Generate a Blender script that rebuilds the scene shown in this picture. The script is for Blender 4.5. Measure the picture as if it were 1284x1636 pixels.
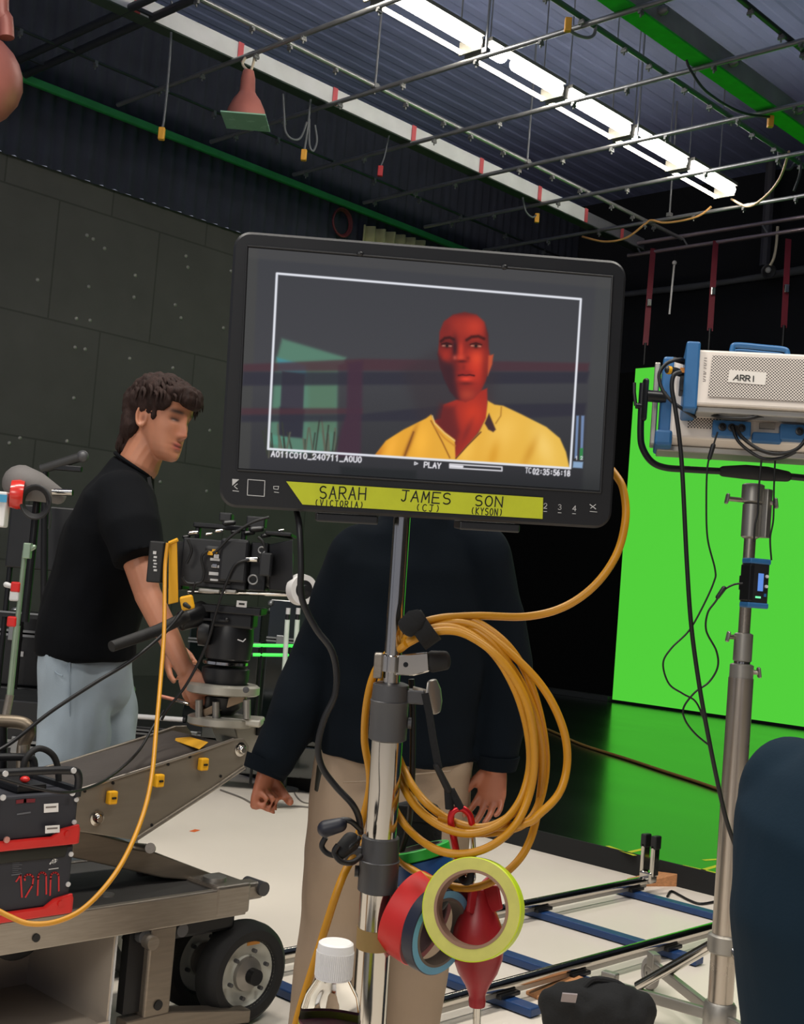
import bpy, bmesh, math, random
import numpy as np
from mathutils import Vector, Matrix, noise
random.seed(7)
SC = bpy.context.scene
COL = SC.collection
for o in list(bpy.data.objects): bpy.data.objects.remove(o)

# ------------------------------------------------------------------ camera
YAW, PITCH, ROLL, FPX, CAMH = math.radians(43.9088), math.radians(3.644), math.radians(4.697), 1974.1, 1.25
FW = Vector((math.cos(YAW)*math.cos(PITCH), math.sin(YAW)*math.cos(PITCH), math.sin(PITCH)))
_r0 = Vector((math.sin(YAW), -math.cos(YAW), 0)); _u0 = _r0.cross(FW)
RT = _r0*math.cos(ROLL) + _u0*math.sin(ROLL)
UP = _u0*math.cos(ROLL) - _r0*math.sin(ROLL)
CAM = Vector((0, 0, CAMH))
LAT = _r0.copy()                                   # horizontal, to the right of the view
DEP = Vector((math.cos(YAW), math.sin(YAW), 0))    # horizontal, away from the camera
ZED = Vector((0, 0, 1)); EX = Vector((1, 0, 0)); EY = Vector((0, 1, 0))
cd = bpy.data.cameras.new('camera'); cam = bpy.data.objects.new('camera', cd); COL.objects.link(cam)
m = Matrix((RT, UP, -FW)).transposed().to_4x4(); m.translation = CAM; cam.matrix_world = m
cd.sensor_fit = 'VERTICAL'; cd.sensor_height = 24.0; cd.lens = FPX/1636*24.0
cd.clip_start = .05; cd.clip_end = 100
SC.camera = cam

# ------------------------------------------------------------------ world, lamps, exposure
SC.view_settings.view_transform = 'Standard'; SC.view_settings.look = 'None'
SC.view_settings.gamma = 1.0; SC.view_settings.exposure = 0.0
SC.view_settings.use_curve_mapping = False
SC.cycles.use_denoising = True
SC.cycles.max_bounces = 8; SC.cycles.sample_clamp_indirect = 6.0
SC.cycles.caustics_reflective = False; SC.cycles.caustics_refractive = False
w = bpy.data.worlds.new('studio_ambience'); SC.world = w; w.use_nodes = True
w.node_tree.nodes['Background'].inputs[0].default_value = (.64, .69, .86, 1)
w.node_tree.nodes['Background'].inputs[1].default_value = .33
def area(name, loc, sx, sy, power, col=(1, .95, .86), aim=(0, 0, -1)):
    d = bpy.data.lights.new(name, 'AREA'); d.shape = 'RECTANGLE'; d.size = sx; d.size_y = sy; d.energy = power; d.color = col
    o = bpy.data.objects.new(name, d); COL.objects.link(o); o.location = loc
    o.rotation_euler = Vector(aim).to_track_quat('-Z', 'Y').to_euler()
    return o
area('unseen_ceiling_row', (1.2, 3.4, 5.9), 4.5, .5, 260)  # unseen overhead rows outside the view, lighting floor and people
area('unseen_ceiling_row', (2.6, -.2, 5.9), 4.5, .5, 230)
area('added_fill_lamp', (-2.2, .2, 3.1), 1.6, 1.6, 60, aim=(.9, .35, -.42))  # unseen fill added behind the camera to brighten camera-facing sides

# ------------------------------------------------------------------ pixel <-> space
def ray(x, y): return RT*((x-642)/FPX) - UP*((y-818)/FPX) + FW
def P(x, y, d): return CAM + ray(x, y)*d
def on(x, y, axis, v):
    q = ray(x, y); return CAM + q*((v-CAM[axis])/q[axis])
def G(x, y, z=0.0): return on(x, y, 2, z)
def pathP(pts, d=None):
    return [P(p[0], p[1], p[2] if len(p) > 2 else d) for p in pts]

# ------------------------------------------------------------------ materials
def lin(c):
    return tuple(((v/255)/12.92 if v/255 <= .04045 else (((v/255)+.055)/1.055)**2.4) for v in c)
MATS = {}
def mat(name, rgb, rough=.5, metal=0., var=.06, scale=8., bump=0., bscale=60., spec=.5, coat=0., emit=None, estr=0., stretch=None):
    if name in MATS: return MATS[name]
    m = bpy.data.materials.new(name); m.use_nodes = True
    nt = m.node_tree; b = nt.nodes['Principled BSDF']; L = nt.links
    c = lin(rgb)
    b.inputs['Base Color'].default_value = (*c, 1); b.inputs['Roughness'].default_value = rough
    b.inputs['Metallic'].default_value = metal; b.inputs['Specular IOR Level'].default_value = spec
    b.inputs['Coat Weight'].default_value = coat; b.inputs['Coat Roughness'].default_value = .08
    tc = nt.nodes.new('ShaderNodeTexCoord'); co = tc.outputs['Object']
    if stretch:
        mp = nt.nodes.new('ShaderNodeMapping'); mp.inputs['Scale'].default_value = stretch
        L.new(co, mp.inputs[0]); co = mp.outputs[0]
    if var:
        n = nt.nodes.new('ShaderNodeTexNoise'); n.inputs['Scale'].default_value = scale; n.inputs['Detail'].default_value = 5
        L.new(co, n.inputs['Vector'])
        r = nt.nodes.new('ShaderNodeValToRGB')
        r.color_ramp.elements[0].position = .3; r.color_ramp.elements[1].position = .7
        r.color_ramp.elements[0].color = (*[v*(1-var) for v in c], 1); r.color_ramp.elements[1].color = (*[min(1, v*(1+var)) for v in c], 1)
        L.new(n.outputs[0], r.inputs[0]); L.new(r.outputs[0], b.inputs['Base Color'])
        rr = nt.nodes.new('ShaderNodeMapRange'); rr.inputs[3].default_value = max(0, rough-.05); rr.inputs[4].default_value = min(1, rough+.07)
        L.new(n.outputs[0], rr.inputs[0]); L.new(rr.outputs[0], b.inputs['Roughness'])
    if bump:
        n2 = nt.nodes.new('ShaderNodeTexNoise'); n2.inputs['Scale'].default_value = bscale; n2.inputs['Detail'].default_value = 4
        L.new(co, n2.inputs['Vector'])
        bp = nt.nodes.new('ShaderNodeBump'); bp.inputs['Strength'].default_value = bump; bp.inputs['Distance'].default_value = .01
        L.new(n2.outputs[0], bp.inputs['Height']); L.new(bp.outputs[0], b.inputs['Normal'])
    if emit:
        b.inputs['Emission Color'].default_value = (*lin(emit), 1); b.inputs['Emission Strength'].default_value = estr
    MATS[name] = m; return m
BLACKP = mat('black_plastic', (26, 27, 30), .42)
BLACKM = mat('black_metal', (24, 25, 28), .35, .3)
BLACKR = mat('black_rubber', (20, 20, 21), .7, bump=.1)
BLACKC = mat('black_cloth', (19, 20, 22), .9, bump=.2, bscale=150)
CHROME = mat('chrome', (205, 200, 192), .14, 1., var=.03)
STEEL = mat('brushed_steel', (158, 150, 140), .36, .85, var=.10, scale=14, stretch=(1, 12, 12))
ALU = mat('cast_aluminium', (165, 162, 156), .42, .8)
GREYM = mat('grey_painted_metal', (84, 84, 86), .45, .35)
WHITEP = mat('white_plastic', (232, 230, 228), .4, var=.03)
CABLE = mat('black_cable', (18, 18, 20), .45)
YCABLE = mat('yellow_cable', (196, 136, 22), .42, var=.05, scale=30)
YELLOW = mat('yellow_plastic', (232, 170, 24), .45)
TAPEY = mat('yellow_cloth_tape', (198, 206, 40), .55, var=.05, scale=40, bump=.06, bscale=300)
RED = mat('red_painted_metal', (206, 38, 34), .35)
BLUE = mat('blue_painted_metal', (42, 100, 152), .4)
INK = mat('black_marker_ink', (22, 24, 16), .6, var=0)
WOOD = mat('raw_pine', (196, 138, 92), .65, var=.18, scale=18, stretch=(1, 8, 8))
MARK = mat('pale_print', (205, 205, 205), .5, var=0)

# ------------------------------------------------------------------ scene tree
WM = {}
def T(name, label, cat, loc, group=None):
    o = bpy.data.objects.new(name, None); COL.objects.link(o); o.location = loc; o.empty_display_size = .05
    WM[o] = Matrix.Translation(Vector(loc)); return tag(o, label, cat, group)
def tag(o, label, cat, group=None):
    o['label'] = label; o['category'] = cat
    if group: o['group'] = group
    return o
def struct(o): o['kind'] = 'structure'; return o
def link(me, name, mt, parent=None, base=True, origin=None):
    n = len(me.vertices); co = np.empty(n*3, dtype=np.float32); me.vertices.foreach_get('co', co); co = co.reshape(-1, 3)
    if origin is None:
        lo, hi = co.min(0), co.max(0); origin = Vector(((lo[0]+hi[0])/2, (lo[1]+hi[1])/2, lo[2] if base else (lo[2]+hi[2])/2)) if not isinstance(origin, Vector) else origin
        origin = Vector([float(v) for v in origin])
    co -= np.array(origin, dtype=np.float32); me.vertices.foreach_set('co', co.ravel()); me.update()
    o = bpy.data.objects.new(name, me); COL.objects.link(o); o.location = origin; WM[o] = Matrix.Translation(origin)
    if mt is not None:
        for q in (mt if isinstance(mt, (list, tuple)) else [mt]): me.materials.append(q)
    if parent is not None:
        o.parent = parent; o.matrix_parent_inverse = WM[parent].inverted()
    return o
def copy_tree(o, loc, label=None, group=None):
    c = o.copy(); COL.objects.link(c); c.location = loc
    if label: c['label'] = label
    if group: c['group'] = group
    WM[c] = Matrix.Translation(Vector(loc))
    for ch in list(o.children):
        k = ch.copy(); COL.objects.link(k); k.parent = c
        for g in list(ch.children):
            q = g.copy(); COL.objects.link(q); q.parent = k
    return c

def frame_of(d, hint=ZED):
    d = Vector(d).normalized(); h = Vector(hint)
    if abs(d.dot(h.normalized())) > .97: h = EX if abs(d.x) < .9 else EY
    a = h.cross(d).normalized(); b = d.cross(a).normalized()
    return d, a, b
class MB:
    def __init__(s): s.v = []; s.f = []; s.mi = []
    def add(s, vs, fs, mi=0):
        k = len(s.v); s.v += [tuple(v) for v in vs]; s.f += [tuple(i+k for i in f) for f in fs]; s.mi += [mi]*len(fs); return s
    def box(s, c, size, ax=None, mi=0):
        a, b, d = ax or (EX, EY, ZED); c = Vector(c)
        vs = [c + a*(size[0]/2*i) + b*(size[1]/2*j) + d*(size[2]/2*k) for k in (-1, 1) for j in (-1, 1) for i in (-1, 1)]
        return s.add(vs, [(0, 2, 3, 1), (4, 5, 7, 6), (0, 1, 5, 4), (2, 6, 7, 3), (0, 4, 6, 2), (1, 3, 7, 5)], mi)
    def span(s, lo, hi, mi=0):
        lo, hi = Vector(lo), Vector(hi); return s.box((lo+hi)/2, [abs(v) for v in (hi-lo)], mi=mi)
    def loft(s, rings, cap=True, closed=True, mi=0):
        n = len(rings[0]); vs = [v for r in rings for v in r]; fs = []
        for i in range(len(rings)-1):
            for j in range(n if closed else n-1):
                fs.append((i*n+j, i*n+(j+1) % n, (i+1)*n+(j+1) % n, (i+1)*n+j))
        if cap: fs.append(tuple(range(n-1, -1, -1))); fs.append(tuple((len(rings)-1)*n+j for j in range(n)))
        return s.add(vs, fs, mi)
    def cyl(s, p0, p1, r0, r1=None, n=20, cap=True, mi=0, hint=ZED):
        p0, p1 = Vector(p0), Vector(p1); r1 = r0 if r1 is None else r1; d, a, b = frame_of(p1-p0, hint)
        rg = lambda p, r: [p + a*(r*math.cos(2*math.pi*i/n)) + b*(r*math.sin(2*math.pi*i/n)) for i in range(n)]
        return s.loft([rg(p0, r0), rg(p1, r1)], cap, mi=mi)
    def lathe(s, p0, ax, prof, n=28, cap=True, mi=0, hint=ZED):
        p0 = Vector(p0); d, a, b = frame_of(ax, hint)
        return s.loft([[p0 + d*h + a*(r*math.cos(2*math.pi*i/n)) + b*(r*math.sin(2*math.pi*i/n)) for i in range(n)] for h, r in prof], cap, mi=mi)
    def ring(s, p0, ax, prof, n=40, mi=0, hint=ZED):           # closed profile swept round an axis: tyres, tape rolls
        p0 = Vector(p0); d, a, b = frame_of(ax, hint); m = len(prof); vs = []; fs = []
        for i in range(n):
            t = 2*math.pi*i/n; vs += [p0 + d*h + (a*math.cos(t) + b*math.sin(t))*r for h, r in prof]
        for i in range(n):
            for j in range(m):
                fs.append((i*m+j, ((i+1) % n)*m+j, ((i+1) % n)*m+(j+1) % m, i*m+(j+1) % m))
        return s.add(vs, fs, mi)
    def tube(s, pts, r, n=10, cap=True, mi=0, closed=False):
        pts = [Vector(p) for p in pts]; rs = r if isinstance(r, (list, tuple)) else [r]*len(pts); rings = []; h = None
        for i, p in enumerate(pts):
            t = (pts[min(i+1, len(pts)-1)] - pts[max(i-1, 0)])
            if t.length < 1e-9: t = Vector((0, 0, 1))
            t.normalize()
            if h is None: _, a, b = frame_of(t)
            else:
                a = (h - t*h.dot(t)); a = a.normalized() if a.length > 1e-6 else frame_of(t)[1]; b = t.cross(a)
            h = a
            rings.append([p + (a*math.cos(2*math.pi*k/n) + b*math.sin(2*math.pi*k/n))*rs[i] for k in range(n)])
        return s.loft(rings, cap, mi=mi)
    def ell(s, c, r, ax=None, nu=20, nv=14, mi=0):
        a, b, d = ax or (EX, EY, ZED); c = Vector(c); r = (r, r, r) if not isinstance(r, (tuple, list)) else r
        rings = []
        for i in range(1, nv):
            t = math.pi*i/nv
            rings.append([c + a*(r[0]*math.sin(t)*math.cos(2*math.pi*j/nu)) + b*(r[1]*math.sin(t)*math.sin(2*math.pi*j/nu)) - d*(r[2]*math.cos(t)) for j in range(nu)])
        k = len(s.v); s.loft(rings, False, mi=mi)
        s.v += [tuple(c-d*r[2]), tuple(c+d*r[2])]; p0 = len(s.v)-2
        for j in range(nu):
            s.f.append((p0, k+(j+1) % nu, k+j)); s.f.append((p0+1, k+(nv-2)*nu+j, k+(nv-2)*nu+(j+1) % nu)); s.mi += [mi, mi]
        return s
    def limb(s, pts, radii, n=16, side=None, flat0=False, flat1=False):      # elliptical tube with round ends; radii r or (ra, rb), ra along side
        pts = [Vector(p) for p in pts]; R = [(r, r) if not isinstance(r, (tuple, list)) else r for r in radii]; rings = []
        def ringat(p, t, ra, rb):
            _, a, b = frame_of(t)
            if side is not None:
                a = (Vector(side) - t*Vector(side).dot(t)).normalized(); b = t.cross(a)
            return [p + a*(ra*math.cos(2*math.pi*k/n)) + b*(rb*math.sin(2*math.pi*k/n)) for k in range(n)]
        tan = lambda i: (pts[min(i+1, len(pts)-1)] - pts[max(i-1, 0)]).normalized()
        t0, t1 = tan(0), tan(len(pts)-1)
        if not flat0:
            for q in (80, 60, 40, 20):
                c, sn = math.cos(math.radians(q)), math.sin(math.radians(q)); e = min(R[0]); rings.append(ringat(pts[0]-t0*(e*sn), t0, R[0][0]*c, R[0][1]*c))
        for i, p in enumerate(pts): rings.append(ringat(p, tan(i), *R[i]))
        if not flat1:
            for q in (20, 40, 60, 80):
                c, sn = math.cos(math.radians(q)), math.sin(math.radians(q)); e = min(R[-1]); rings.append(ringat(pts[-1]+t1*(e*sn), t1, R[-1][0]*c, R[-1][1]*c))
        return s.loft(rings, True)
    def prism(s, poly, nrm, th, mi=0):                          # polygon of world points, thickened along nrm
        n = len(poly); nrm = Vector(nrm); A = [Vector(p) for p in poly]; B = [p + nrm*th for p in A]
        return s.add(A+B, [tuple(range(n-1, -1, -1)), tuple(range(n, 2*n))] + [(i, (i+1) % n, n+(i+1) % n, n+i) for i in range(n)], mi)
    def ribbon(s, pts, wd, nrm, mi=0):
        pts = [Vector(p) for p in pts]; nrm = Vector(nrm).normalized()
        for i in range(len(pts)-1):
            a, b = pts[i], pts[i+1]; t = (b-a)
            if t.length < 1e-9: continue
            t.normalize(); q = nrm.cross(t)*(wd/2); e = t*(wd*.4)
            s.add([a-e-q, b+e-q, b+e+q, a-e+q], [(0, 1, 2, 3)], mi)
        return s
    def mesh(s, name):
        me = bpy.data.meshes.new(name); me.from_pydata(s.v, [], s.f)
        me.polygons.foreach_set('material_index', s.mi); me.update(); return me
    def build(s, name, mt, parent=None, smooth=40, bevel=0., seg=2, base=True, fix=True):
        me = s.mesh(name)
        if fix:
            bm = bmesh.new(); bm.from_mesh(me); bmesh.ops.recalc_face_normals(bm, faces=bm.faces); bm.to_mesh(me); bm.free()
        o = link(me, name, mt, parent, base)
        if smooth: me.shade_smooth(); me.set_sharp_from_angle(angle=math.radians(smooth))
        if bevel:
            b = o.modifiers.new('bevel', 'BEVEL'); b.width = bevel; b.segments = seg; b.limit_method = 'ANGLE'; b.angle_limit = math.radians(50); b.harden_normals = False
        return o
def spline(pts, n=8, closed=False):
    P_ = [Vector(p) for p in pts]; out = []; N = len(P_)
    for i in range(N if closed else N-1):
        if closed: p0, p1, p2, p3 = P_[i-1], P_[i], P_[(i+1) % N], P_[(i+2) % N]
        else: p0, p1, p2, p3 = P_[max(i-1, 0)], P_[i], P_[i+1], P_[min(i+2, N-1)]
        for k in range(n):
            t = k/n; out.append(.5*((2*p1) + (p2-p0)*t + (2*p0-5*p1+4*p2-p3)*t*t + (3*p1-p0-3*p2+p3)*t*t*t))
    out.append(P_[0] if closed else P_[-1]); return out
def cable(name, pts, r, mt, parent=None, n=8, sub=8):
    return MB().tube(spline(pts, sub), r, n).build(name, mt, parent, smooth=60)
def remesh(mb, name, vox, it=4, fac=.5, parent=None, mt=None, disp=None):
    me = mb.mesh(name); o = bpy.data.objects.new(name, me); COL.objects.link(o)
    r = o.modifiers.new('r', 'REMESH'); r.mode = 'VOXEL'; r.voxel_size = vox; r.adaptivity = 0
    if it: q = o.modifiers.new('s', 'SMOOTH'); q.iterations = it; q.factor = fac
    dg = bpy.context.evaluated_depsgraph_get(); dg.update()
    new = bpy.data.meshes.new_from_object(o.evaluated_get(dg)); bpy.data.objects.remove(o)
    new.materials.clear()
    if disp: disp(new)
    new.shade_smooth(); new.name = name
    return link(new, name, mt, parent)
def wrinkle(amp, sx, sy, sz, seed=0.):
    def f(me):
        n = len(me.vertices); co = np.empty(n*3, np.float32); me.vertices.foreach_get('co', co); co = co.reshape(-1, 3)
        nr = np.empty(n*3, np.float32); me.vertices.foreach_get('normal', nr); nr = nr.reshape(-1, 3)
        a = np.array([noise.noise(Vector((c[0]*sx+seed, c[1]*sy, c[2]*sz))) + .5*noise.noise(Vector((c[0]*sx*2.1+seed, c[1]*sy*2.1, c[2]*sz*2.3+5))) for c in co.astype(float)], np.float32)
        me.vertices.foreach_set('co', (co + nr*(a*amp)[:, None]).ravel()); me.update()
    return f

# single-stroke lettering, unit cell: x 0..1, y 0..1
def arc(cx, cy, rx, ry, a0, a1, n=10): return [(cx+rx*math.cos(math.radians(a0+(a1-a0)*i/n)), cy+ry*math.sin(math.radians(a0+(a1-a0)*i/n))) for i in range(n+1)]
ST = {
 'A': [[(0, 0), (.5, 1), (1, 0)], [(.2, .38), (.8, .38)]], 'B': [[(0, 0), (0, 1)] + arc(.45, .76, .45, .24, 90, -90) + arc(.45, .26, .55, .26, 90, -90) + [(0, 0)]],
 'C': [arc(.55, .5, .55, .5, 50, 310)], 'E': [[(1, 1), (0, 1), (0, 0), (1, 0)], [(0, .52), (.8, .52)]], 'H': [[(0, 0), (0, 1)], [(1, 0), (1, 1)], [(0, .5), (1, .5)]],
 'I': [[(.5, 0), (.5, 1)]], 'J': [[(.1, 1), (1, 1)], [(.65, 1), (.65, .25)] + arc(.38, .25, .27, .25, 0, -150)], 'K': [[(0, 0), (0, 1)], [(.9, 1), (0, .45), (1, 0)]],
 'L': [[(0, 1), (0, 0), (.9, 0)]], 'M': [[(0, 0), (.12, 1), (.5, .3), (.88, 1), (1, 0)]], 'N': [[(0, 0), (0, 1), (1, 0), (1, 1)]], 'O': [arc(.5, .5, .5, .5, 90, 450, 18)],
 'P': [[(0, 0), (0, 1)] + arc(.5, .74, .5, .26, 90, -90) + [(0, .48)]], 'R': [[(0, 0), (0, 1)] + arc(.5, .74, .45, .26, 90, -90) + [(0, .48)], [(.4, .48), (1, 0)]],
 'S': [arc(.5, .75, .46, .25, 40, 250) + arc(.5, .25, .48, .26, 90, -140)], 'T': [[(0, 1), (1, 1)], [(.5, 1), (.5, 0)]], 'U': [[(0, 1), (0, .3)] + arc(.5, .3, .5, .3, 180, 360) + [(1, 1)]],
 'V': [[(0, 1), (.5, 0), (1, 1)]], 'Y': [[(0, 1), (.5, .5), (1, 1)], [(.5, .5), (.5, 0)]], '(': [arc(1.1, .5, .8, .62, 130, 230)], ')': [arc(-.1, .5, .8, .62, 50, -50)],
 '0': [arc(.5, .5, .45, .5, 90, 450, 18)], '1': [[(.2, .75), (.5, 1), (.5, 0)]], '2': [arc(.5, .7, .45, .3, 170, -30) + [(0, 0), (1, 0)]], '3': [arc(.45, .75, .42, .25, 150, -90) + arc(.45, .26, .5, .26, 90, -150)],
 '4': [[(.75, 0), (.75, 1), (0, .32), (1, .32)]], '5': [[(.95, 1), (.15, 1), (.1, .55)] + arc(.45, .32, .5, .32, 120, -140)], '6': [arc(.5, .3, .45, .3, 90, 450, 14), [(.07, .35), (.25, .8), (.7, 1)]],
 '7': [[(0, 1), (1, 1), (.35, 0)]], '8': [arc(.5, .75, .38, .25, 90, 450, 12), arc(.5, .25, .48, .25, 90, 450, 12)], '_': [[(0, -.08), (1, -.08)]], ':': [[(.5, .25), (.5, .3)], [(.5, .7), (.5, .75)]], '>': [[(.1, .15), (.9, .5), (.1, .85), (.1, .15)]]}
def strokes(text, x, y, w_, h_, gap, sl=0.):
    """polylines for text starting at x, baseline y (y up)"""
    out = []
    for ch in text:
        if ch == ' ': x += w_*.7; continue
        for s_ in ST[ch]: out.append([(x + (u + sl*v)*w_, y + v*h_) for u, v in s_])
        x += w_ + gap
    return out
# ================================================================== the studio: floor, stage, walls, ceiling
STX, SCX, WY, WX, CZ = 5.145, 13.0, 11.38, 15.2, 7.4
FLOORM = mat('cream_painted_floor', (236, 226, 212), .42, var=.035, scale=1.3, bump=.03, bscale=9)
STAGEM = mat('glossy_black_stage_floor', (15, 20, 18), .2, var=.25, scale=2.2, bump=.10, bscale=5.5, spec=1.0, coat=.6, stretch=(1, .35, 1))
STAGEM.node_tree.nodes['Principled BSDF'].inputs['Coat Roughness'].default_value = .2
DRAPEM = mat('black_drape', (46, 50, 64), .95, var=.2, scale=3)
CEILM = mat('navy_painted_deck', (132, 140, 186), .8, var=.12, scale=.8)
struct(MB().span((-5, -5, -.12), (STX, WY+.1, 0)).build('floor', FLOORM, smooth=0))
struct(MB().span((STX, -3, -.12), (WX+.1, WY+.1, .098)).build('floor_stage', STAGEM, smooth=0))
struct(MB().span((STX-.012, -3, 0), (STX, WY, .1)).build('trim_1', mat('matte_black_riser', (20, 21, 22), .8), smooth=0))
# left wall: dark plywood panels with seams and screw heads, black drape above them
def panelmat():
    m = mat('dark_wall_panels', (78, 77, 76), .75, var=.10, scale=2.5)
    nt = m.node_tree; L = nt.links; b = nt.nodes['Principled BSDF']
    src = b.inputs['Base Color'].links[0].from_socket
    tc = nt.nodes.new('ShaderNodeTexCoord'); sx = nt.nodes.new('ShaderNodeSeparateXYZ'); L.new(tc.outputs['Object'], sx.inputs[0])
    cb = nt.nodes.new('ShaderNodeCombineXYZ'); L.new(sx.outputs['X'], cb.inputs[0]); L.new(sx.outputs['Z'], cb.inputs[1])
    br = nt.nodes.new('ShaderNodeTexBrick'); L.new(cb.outputs[0], br.inputs['Vector'])
    br.inputs['Scale'].default_value = 1; br.inputs['Brick Width'].default_value = 1.24; br.inputs['Row Height'].default_value = 1.24
    br.inputs['Mortar Size'].default_value = .012; br.inputs['Mortar Smooth'].default_value = .4
    br.inputs['Color1'].default_value = (1, 1, 1, 1); br.inputs['Color2'].default_value = (.9, .9, .9, 1); br.inputs['Mortar'].default_value = (.55, .55, .55, 1)
    br.offset = .5
    mx = nt.nodes.new('ShaderNodeMix'); mx.data_type = 'RGBA'; mx.blend_type = 'MULTIPLY'; mx.inputs[0].default_value = 1
    L.new(src, mx.inputs[6]); L.new(br.outputs[0], mx.inputs[7]); L.new(mx.outputs[2], b.inputs['Base Color'])
    return m
zt = on(40, 255, 1, WY).z
struct(MB().span((-5, WY, 0), (WX+.1, WY+.1, zt)).build('wall_left', panelmat(), smooth=0))
mb = MB()
for px_, py_ in [(139, 376), (149, 382), (167, 397), (142, 458), (120, 555), (136, 558), (297, 409), (300, 427), (214, 475), (207, 573), (280, 487), (289, 508), (276, 588), (369, 433), (357, 524), (216, 440), (60, 447), (122, 509), (144, 512), (32, 700), (15, 708), (107, 705), (118, 636), (256, 770), (330, 785), (335, 688)]:
    mb.ell(on(px_, py_, 1, WY), (.022, .012, .022), nu=8, nv=6)
o = mb.build('wall_left_screw_heads', mat('screw_heads', (150, 150, 146), .5, .6)); struct(o)
# pleated drape above the panels
mb = MB(); ring = []
for i in range(0, 401):
    x = -5 + 20.2*i/400; y = WY - .05 + .035*math.sin(i*1.9)
    ring.append((x, y))
mb.loft([[Vector((x, y, zt-.02)) for x, y in ring], [Vector((x, y, CZ)) for x, y in ring]], cap=False, closed=False)
struct(mb.build('wall_left_drape', DRAPEM, smooth=180))
struct(MB().span((WX, -5, 0), (WX+.1, WY+.1, CZ)).build('wall_back', mat('black_back_wall', (24, 26, 32), .9, var=.2, scale=2), smooth=0))
struct(MB().span((-1.5, -5.1, 0), (WX+.1, -5, CZ)).build('wall_right_added', mat('black_added_wall', (26, 27, 30), .9, var=.2, scale=2), smooth=0))  # unseen dark wall added to give the chrome reflections contrast
# corrugated ceiling deck, ridges running along the grid
mb = MB(); ys = []
y = -5.0
while y < WY+.1:
    ys += [(y, CZ), (y+.10, CZ), (y+.13, CZ+.008), (y+.23, CZ+.008)]; y += .26
mb.loft([[Vector((-5, a, b)) for a, b in ys], [Vector((WX+.1, a, b)) for a, b in ys]], cap=False, closed=False)
struct(mb.build('ceiling', CEILM, smooth=0))

# ================================================================== the overhead pipe grid
PIPEM = mat('galvanised_pipe', (150, 152, 155), .38, .7)
DARKPIPE = mat('dark_pipe', (70, 74, 80), .45, .6)
GREENISH = mat('green_painted_pipe', (58, 92, 76), .5, .4)
CLAMPM = mat('pale_clamp', (120, 122, 124), .5, .4)
GZ = 6.0
def clamp_mb(c, along, s=.66):
    a = EX if along == 'x' else EY; b = EY if along == 'x' else EX
    mb = MB(); mb.box(c + ZED*.0, (.05*s, .055*s, .06*s), (a, b, ZED)); mb.box(c - ZED*.045*s, (.035*s, .085*s, .035*s), (a, b, ZED)); mb.cyl(c - ZED*.06*s, c-ZED*.10*s, .012*s, n=8); return mb
def long_pipe(y, x0, x1, label, mt, z=GZ, r=.024, step=.6, grp='grid pipes running towards the back wall', ph=.2, rows=True):
    t = T('grid_pipe', label, 'pipe', ((x0+x1)/2, y, z), grp)
    MB().cyl((x0, y, z), (x1, y, z), r, n=14).build('pipe', mt, t)
    first = None; x = x0 + ph
    while x < x1-.1 and rows:
        c = Vector((x, y, z-.015))
        if first is None: first = clamp_mb(c, 'x').build('clamp', CLAMPM, t, smooth=0, base=False)
        else: k = first.copy(); COL.objects.link(k); k.location = c + (first.location-Vector((x0+ph, y, z-.015)))
        x += step*(.75+.5*random.random())
    return t
def cross_pipe(x, y0, y1, label, mt, z=GZ-.045, r=.023, ph=.25, n0=.8):
    t = T('cross_pipe', label, 'pipe', (x, (y0+y1)/2, z), 'grid cross pipes')
    MB().cyl((x, y0, z), (x, y1, z), r, n=14).build('pipe', mt, t)
    first = None; y = y0 + ph
    while y < y1-.1:
        c = Vector((x, y, z-.015))
        if first is None: first = clamp_mb(c, 'y').build('clamp', CLAMPM, t, smooth=0, base=False); f0 = Vector(first.location)-c
        else: k = first.copy(); COL.objects.link(k); k.location = c + f0
        y += n0*(.7+.6*random.random())
    return t
long_pipe(8.37, 4.6, 13.4, 'pale grid pipe running between the glowing tube lights and the white beam', PIPEM, step=.55)
long_pipe(5.95, 6.0, 12.6, 'dark green grid pipe between the glowing tube lights and the green-edged beam', GREENISH, step=.5)
long_pipe(4.77, 7.2, 11.6, 'dull grid pipe at the top right beyond the green-edged beam', DARKPIPE, step=.5)
long_pipe(10.25, 5.0, 14.5, 'thin dark grid pipe between the white beam and the green wall rail', DARKPIPE, step=.75, r=.016)
for i, (x, lb) in enumerate([(6.66, 'grid cross pipe carrying the copper bell lamp, first across in view'), (7.85, 'grid cross pipe second across, past the copper bell lamp'),
                           (9.05, 'grid cross pipe third across, under the middle of the tube lights'), (10.2, 'grid cross pipe fourth across, counted from the bell lamp'),
                           (11.31, 'grid cross pipe fifth across, with the second last tube light ending on it'), (12.5, 'grid cross pipe under the far end of the tube lights')]):
    cross_pipe(x, 3.4 if x > 7 else 5.5, 10.9, lb, PIPEM)
# twin dark pipes close to the camera, top left
t = T('pipe_truss', 'pair of thick dark pipes crossing the top left corner', 'pipes', (5.66, 9.3, 6.0))
MB().cyl((5.56, 6.5, 6.02), (5.56, 11.2, 6.02), .036).build('pipe', DARKPIPE, t); MB().cyl((5.78, 6.5, 6.02), (5.78, 11.2, 6.02), .036).build('pipe', DARKPIPE, t)
for y in (7.2, 9.0, 10.8): MB().span((5.54, y-.015, 6.0), (5.80, y+.015, 6.03)).build('brace', DARKPIPE, t, smooth=0)

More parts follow.
